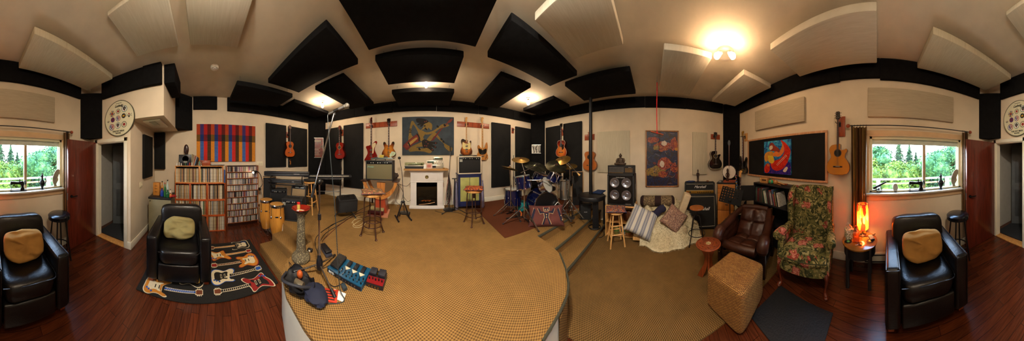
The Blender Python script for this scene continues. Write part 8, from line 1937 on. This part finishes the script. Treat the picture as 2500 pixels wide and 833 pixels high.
for k,(px,py,c,lb)in enumerate(((2071,590,'#3a9a5a','black coaster with a green label, left of three on the lamp table'),(2103,596,'#c9a82c','black coaster with a yellow label, front middle of the lamp table'),(2124,589,'#d0b03a','black coaster with a pale yellow label, right on the lamp table'))):
 x,y=ont(px,py); d_=math.hypot(x-tx_,y-ty_); f_=min(1,.18/d_); x,y=tx_+(x-tx_)*f_,ty_+(y-ty_)*f_; o=thing('record_coaster',lb,'coaster',(x,y,tt),0,'record-shaped coasters'); g=G(); g.lathe([(.048,0),(.05,.002),(.048,.004),(0,.004)],32); g.build('disc',plain('#0f0f10',.3),o); g=G(); g.lathe([(.021,.004),(.02,.0055),(0,.0055)],24); g.build('label',plain(c,.5),o)
x,y=tx_-.16,ty_-.02; o=thing('beaded_pouch','zigzag black and white beaded strip at the table edge','pouch',(x,y,tt),.4); g=G(); g.box(-.03,.03,-.05,.05,0,.025,.008); g.build('body',BLKP,o)
g=G()
for k in range(4):
 for j_ in range(4):g.prism([(-.03+j_*.015,0),(-.0225+j_*.015,.01),(-.015+j_*.015,0)],-.05+k*.028,-.043+k*.028)
g.v=[Vector((v.x,v.y,v.z+.0255))for v in g.v]; g.build('zigzag',WHITE,o)
x,y=tx_+.02,ty_+.13; g=G(); g.surf(lambda u,v:(.06*(u-.5),.012*(v-.5)*(1-abs(2*u-1)),.004+.004*sin(u*8)),10,4); g.surf(lambda u,v:(.06*(u-.5),.012*(v-.5)*(1-abs(2*u-1)),.001+.004*sin(u*8)),10,4); tag(g.build('wrapper',WHITE,loc=(x,y,tt),rot=(0,0,.5)),'scrap of white wrapper between the coasters','wrapper')
g=G(); g.tube([(.08,0,.01),(.0,.02,.012),(-.06,.0,.01),(-.1,-.05,.008)],.006,6,5); tag(g.build('wooden_pipe',plain('#5a2a14',.4),loc=(tx_-.11,ty_-.1,tt)),'slim dark wooden pipe lying behind the coasters','pipe')
# ------------------------------------------------------------------ curtains
def satin():
 m,nt,b=new('striped satin'); t=N(nt,'ShaderNodeTexCoord'); w=N(nt,'ShaderNodeTexWave'); w.inputs['Scale'].default_value=2.2; w.inputs['Distortion'].default_value=2; w.inputs['Detail'].default_value=3
 mp=N(nt,'ShaderNodeMapping'); mp.inputs['Scale'].default_value=(1,1,0); nt.links.new(t.outputs['UV' if 0 else 'Object'],mp.inputs[0]); nt.links.new(mp.outputs[0],w.inputs[0])
 r=ramp(nt,w.outputs['Fac'],[(.1,'#3a2614'),(.4,'#644424'),(.6,'#4a301a'),(.9,'#7a6234')]); nt.links.new(r.outputs[0],b.inputs['Base Color']); b.inputs['Roughness'].default_value=.5; return m
SAT=satin()
def curtain(label,x0,x1,z0,z1,folds):
 o=thing('curtain',label,'curtain',((x0+x1)/2,YB+.10,z0),pi,'brown striped curtains'); w_=abs(x1-x0); h_=z1-z0
 g=G(); nu=folds*12
 for off in(0,.003):g.surf(lambda u,v:((u-.5)*w_*(1-.12*(1-v)*sin(3*v)),off+.035*sin(u*folds*2*pi)*(.75+.25*v)+.01*sin(u*13+v*3),h_*v),nu,16)
 g.build('cloth',SAT,o,sharp=80)
 for k in range(folds+1):
  g=G(); rr=.016; cx_=(-.5+k/folds)*w_*.94; g.tube([(cx_,rr*cos(2*pi*q/14),h_+.022+rr*sin(2*pi*q/14))for q in range(14)],.0022,5,0,True); g.build('ring',BLKM,o)
 return o
curtain('brown striped curtain left of the window behind the lamp',.155,.40,.5,2.155,5)
curtain('narrow brown curtain right of the window beside the wooden door',-1.50,-1.62,.5,2.155,3)
o=thing('curtain_rod','thin black curtain rod with round wooden finials','curtain rod',(0,YB+.10,2.18)); g=G(); g.cyl((.43,0,0),(-1.66,0,0),.008,n=10); g.build('rod',BLKM,o)
for x_ in(.45,-1.68):g=G(); g.ball((x_,0,0),(.035,.03,.03),14,10); g.build('finial',REDW,o)
for x_ in(.40,-1.64):g=G(); g.cyl((x_,-.099,0),(x_,0,0),.007,n=8); g.cyl((x_,-.099,0),(x_,-.09,0),.02,n=12); g.build('bracket',BLKM,o)
# ------------------------------------------------------------------ things on the sill
sl=wz0+.001; sy2=YB-.02
BRZ2=plain('#1a1a1c',.4,.6,var=.3)
def sx3(px,y=None):return ony(px,sy2 if y is None else y)
o=thing('toy_cannon','small black model cannon on the window sill','model cannon',(sx3(2143),sy2-.01,sl),pi)
for s in(-1,1):
 g=G(); ring_y(g,0,[(.042,-.004),(.05,-.004),(.05,.004),(.042,.004),(.042,-.004)],.05);
 for k in range(8):a=k*pi/4; g.cyl((.008*cos(a),0,.05+.008*sin(a)),(.045*cos(a),0,.05+.045*sin(a)),.003,n=5)
 g.ball((0,0,.05),.01,8,6); g.v=[v+Vector((.02,s*.035,0))for v in g.v]; g.build('wheel',BRZ2,o)
g=G(); g.cyl((-.06,0,.065),(.14,0,.165),.018,.012,14); g.ball((-.06,0,.065),.02,12,8); g.build('barrel',BRZ2,o); g=G(); g.tube([(.03,0,.05),(-.14,0,.008)],.009,8); g.build('trail',BRZ2,o)
o=thing('oval_plaque','small pale oval plaque standing on the sill','plaque',(sx3(2186),sy2+.01,sl),pi); g=G(); g.prism([(.042*cos(k*pi/12),.075+.065*sin(k*pi/12))for k in range(24)],-.008,.008,.003); g.build('plate',plain('#a8a49a',.5),o); g=G(); g.box(-.02,.02,-.02,.02,0,.012,.003); g.build('stand',BRZ2,o)
o=thing('sewing_machine','black antique sewing machine model in the middle of the sill','sewing machine',(sx3(2238),sy2,sl),pi)
g=G(); g.box(-.14,.15,-.04,.04,0,.015,.004); g.build('base',BRZ2,o); g=G(); g.prism([(v.x,v.z)for v in crom([(.04,0,.015),(.11,0,.015),(.10,0,.07),(.105,0,.13),(.08,0,.165),(.0,0,.155),(-.09,0,.165),(-.13,0,.16),(-.13,0,.11),(-.09,0,.12),(0,0,.12),(.05,0,.1),(.055,0,.06)],3,True)],-.018,.018,.004); g.build('arm',BRZ2,o)
g=G(); ring_y(g,0,[(.03,-.006),(.042,-.006),(.042,.006),(.03,.006),(.03,-.006)],.14); g.v=[Vector((v.y+.125,v.x,v.z))for v in g.v];
for k in range(5):a=k*1.257; g.cyl((.125,0,.14),(.125,.035*cos(a),.14+.035*sin(a)),.003,n=5)
g.build('hand_wheel',BRZ2,o); g=G(); g.cyl((-.12,0,.03),(-.12,0,.2),.006,n=8); g.cyl((-.12,0,.03),(-.12,0,.035),.015,n=10); g.build('needle_bar',STEEL,o); g=G(); g.cyl((.03,0,.15),(.03,0,.2),.01,n=10); g.build('spool_pin',BRZ2,o)
o=thing('ewer','dark metal ewer with a slender spout at the right of the sill','ewer',(sx3(2297),sy2,sl),pi)
g=G(); pts=crom([(.045,0,0),(.03,0,.015),(.02,0,.03),(.052,0,.09),(.045,0,.14),(.018,0,.18),(.02,0,.22),(.03,0,.235),(.012,0,.26),(.006,0,.28),(.009,0,.29),(.0,0,.3)],3); g.lathe([(max(0,v.x),v.z)for v in pts],20); g.build('body',BRZ2,o)
g=G(); g.tube([(.045,0,.08),(.075,0,.14),(.07,0,.2),(.09,0,.225)],[.01]*6+[.006]*20,8,5); g.build('spout',BRZ2,o); g=G(); g.tube([(-.02,0,.22),(-.065,0,.2),(-.07,0,.14),(-.045,0,.09)],.006,8,5); g.build('handle',BRZ2,o)
o=thing('carved_board','tall weathered carved wooden shape leaning at the window frame','carving',(sx3(2330)+.01,sy2-.02,sl),pi,ry=0); g=G(); g.prism([(v.x,v.z)for v in crom([(-.02,0,0),(.05,0,.01),(.03,0,.06),(.07,0,.13),(.065,0,.2),(.10,0,.27),(.09,0,.34),(.03,0,.33),(-.02,0,.26),(-.05,0,.18),(-.045,0,.1),(-.02,0,.05)],4,True)],-.01,.01,.003); g.build('board',plain('#8a8270',.8,var=.3),o)
# bar stool under the window
x,y=-1.26,-1.99
o=thing('bar_stool','black padded bar stool between armchair and wooden door','stool',(x,y,0))
g=G(); g.lathe([(.165,.70),(.18,.715),(.182,.745),(.16,.765),(.08,.772),(0,.773)],40); g.build('seat',plain('#0f1014',.25,coat=.4),o); g=G(); g.lathe([(.168,.685),(.178,.69),(.178,.712),(.17,.715)],40); g.build('seat_rim',BLKM,o)
for k in range(4):
 a=pi/4+k*pi/2; g=G(); g.tube([(.11*cos(a),.11*sin(a),.69),(.13*cos(a),.13*sin(a),.5),(.2*cos(a),.2*sin(a),.01)],.0125,10); g.build('leg',BLKM,o)
g=G(); g.tube([(.158*cos(2*pi*k/32),.158*sin(2*pi*k/32),.25)for k in range(32)],.009,8,0,True); g.build('foot_ring',BLKM,o)
# ------------------------------------------------------------------ outside the window
o=thing('deck_railing','white deck railing just outside the window','railing',(-1,-4.2,0))
g=G(); g.box(-3.5,3.5,-.06,.06,1.05,1.09,.006); g.build('top_rail',plain('#d9d9d4',.4),o); g=G(); g.box(-3.5,3.5,-.03,.03,.92,.96,.006); g.build('lower_rail',plain('#b58f66',.6),o)
for k in range(4):g=G(); g.box(-3.5+k*2.2,-3.38+k*2.2,-.05,.05,-.5,1.05,.006); g.build('post',plain('#cfcfc8',.5),o)
g=G(); g.box(-6,5,-4.4,-2.46,-.7,-.5); struct(g.build('floor_deck',plain('#8a7a64',.8)))
g=G(); g.slab([(-40,-70),(40,-70),(40,-4.5),(-40,-4.5)],-3.2,-3); tag(struct(g.build('ground_outside',plain('#4a6a2a',.95,var=.3,scale=1))))
def leafmat(c1,c2,c3):
 m,nt,b=new('foliage'); oi=coords(nt); n=N(nt,'ShaderNodeTexNoise'); n.inputs['Scale'].default_value=3.5; n.inputs['Detail'].default_value=6; nt.links.new(oi,n.inputs[0]); r=ramp(nt,n.outputs[0],[(.35,c1),(.5,c2),(.65,c3)]); nt.links.new(r.outputs[0],b.inputs['Base Color']); b.inputs['Roughness'].default_value=.7
 b.inputs['Transmission Weight'].default_value=0; return m
LF=[leafmat('#27460f','#4c6e1e','#7c9034'),leafmat('#0e2814','#1a3e20','#2a562c'),leafmat('#1c4a30','#346a3c','#5c8a4c')]
rt=random.Random(11)
def leaves(g,c,r,n,s):
 for _ in range(n):
  d_=Vector((rt.gauss(0,1),rt.gauss(0,1),rt.gauss(0,1))).normalized(); q=.6+.4*rt.random()**.5; p=Vector((c[0]+d_.x*r[0]*q,c[1]+d_.y*r[1]*q,c[2]+d_.z*r[2]*q)); a=Vector((rt.uniform(-1,1),rt.uniform(-1,1),rt.uniform(-1,1))).normalized()*s; b_=a.orthogonal().normalized()*s*.6; b_.rotate(Matrix.Rotation(rt.uniform(0,6.28),3,a.normalized()))
  g.add([p-a,p+b_,p+a,p-b_],[(0,1,2,3)])
def tree(label,x,y,zb,H,Rr,kind,mat,name='leafy_tree'):
 o=thing(name,label,'tree',(x,y,zb),0,'trees outside the window')
 g=G(); g.cyl((0,0,0),(0,0,H*.7),.12*Rr+.05,.06,10); g.build('trunk',plain('#4a3a28',.9),o)
 g=G()
 if kind=='con':
  for k in range(14):f=k/13; z_=H*(.15+.83*f); leaves(g,(0,0,z_),(Rr*(1-f)+.06,Rr*(1-f)+.06,H*.05),int(420*(1-f)+60),.10)
  g.lathe([(Rr*.6,H*.12),(Rr*.3,H*.5),(.02,H)],10)
 else:
  for k in range(26):
   a=rt.uniform(0,6.28); e_=rt.uniform(-.3,1); q=rt.uniform(.3,.8); c=(Rr*q*cos(a),Rr*q*sin(a),H*.62+Rr*.75*e_*(1.1-q*.5)); rr=Rr*rt.uniform(.28,.45); leaves(g,c,(rr,rr,rr*.75),330,.07); g.ball(c,(rr*.72,rr*.72,rr*.52),12,8,jit=.3,seed=k)
 g.build('crown',mat,o,sharp=180)
def tp(px,d):s,c=ray(px); return s*d,c*d
for px,d,zb,H,Rr,kd,mt_,lb in((2150,7.5,-3,5.6,1.6,'leaf',0,'bright yellow-green tree filling the left of the window view'),(2205,8.2,-3,4.9,1.6,'leaf',0,'yellow-green bush behind the middle of the sill'),(2128,9.0,-3,7.0,1.5,'leaf',2,'taller green tree at the left window edge'),(2195,15,-3,6.9,1.5,'con',1,'dark conifer rising above the yellow-green tree'),(2220,16,-3,6.3,1.6,'con',1,'second dark conifer in the window view'),(2236,17,-3,5.4,1.5,'con',1,'third and lowest dark conifer in the window view'),(2262,11,-3,3.8,1.6,'leaf',1,'low dark green bush beyond the mullion'),(2310,8.0,-3,6.4,1.5,'leaf',2,'light green tree behind the ewer'),(2345,8.5,-3,6.6,1.6,'leaf',2,'light green tree at the right window edge'),(2275,9.5,-3,3.6,1.3,'leaf',2,'low green bush behind the railing')):
 x,y=tp(px,d); tree(lb,x,y,zb,H,Rr,kd,LF[mt_],'conifer' if kd=='con' else 'leafy_tree')
 # ------------------------------------------------------------------ daylight
w=bpy.data.worlds.new('sky'); SC.world=w; w.use_nodes=True; nt=w.node_tree; bg=nt.nodes['Background']
tc=N(nt,'ShaderNodeTexCoord'); sp_=N(nt,'ShaderNodeSeparateXYZ'); nt.links.new(tc.outputs['Generated'],sp_.inputs[0])
r=ramp(nt,sp_.outputs[2],[(0,'#eef4f8'),(.25,'#dce9f4'),(.8,'#8fb4e0')]); nt.links.new(r.outputs[0],bg.inputs[0]); bg.inputs[1].default_value=11
s=bpy.data.lights.new('sun','SUN'); s.energy=3.5; s.angle=.01; s.color=(1,.95,.85); so=bpy.data.objects.new('sun',s); COL.objects.link(so); so.rotation_euler=(R(-42),R(-30),0)
SC.view_settings.exposure=0.88
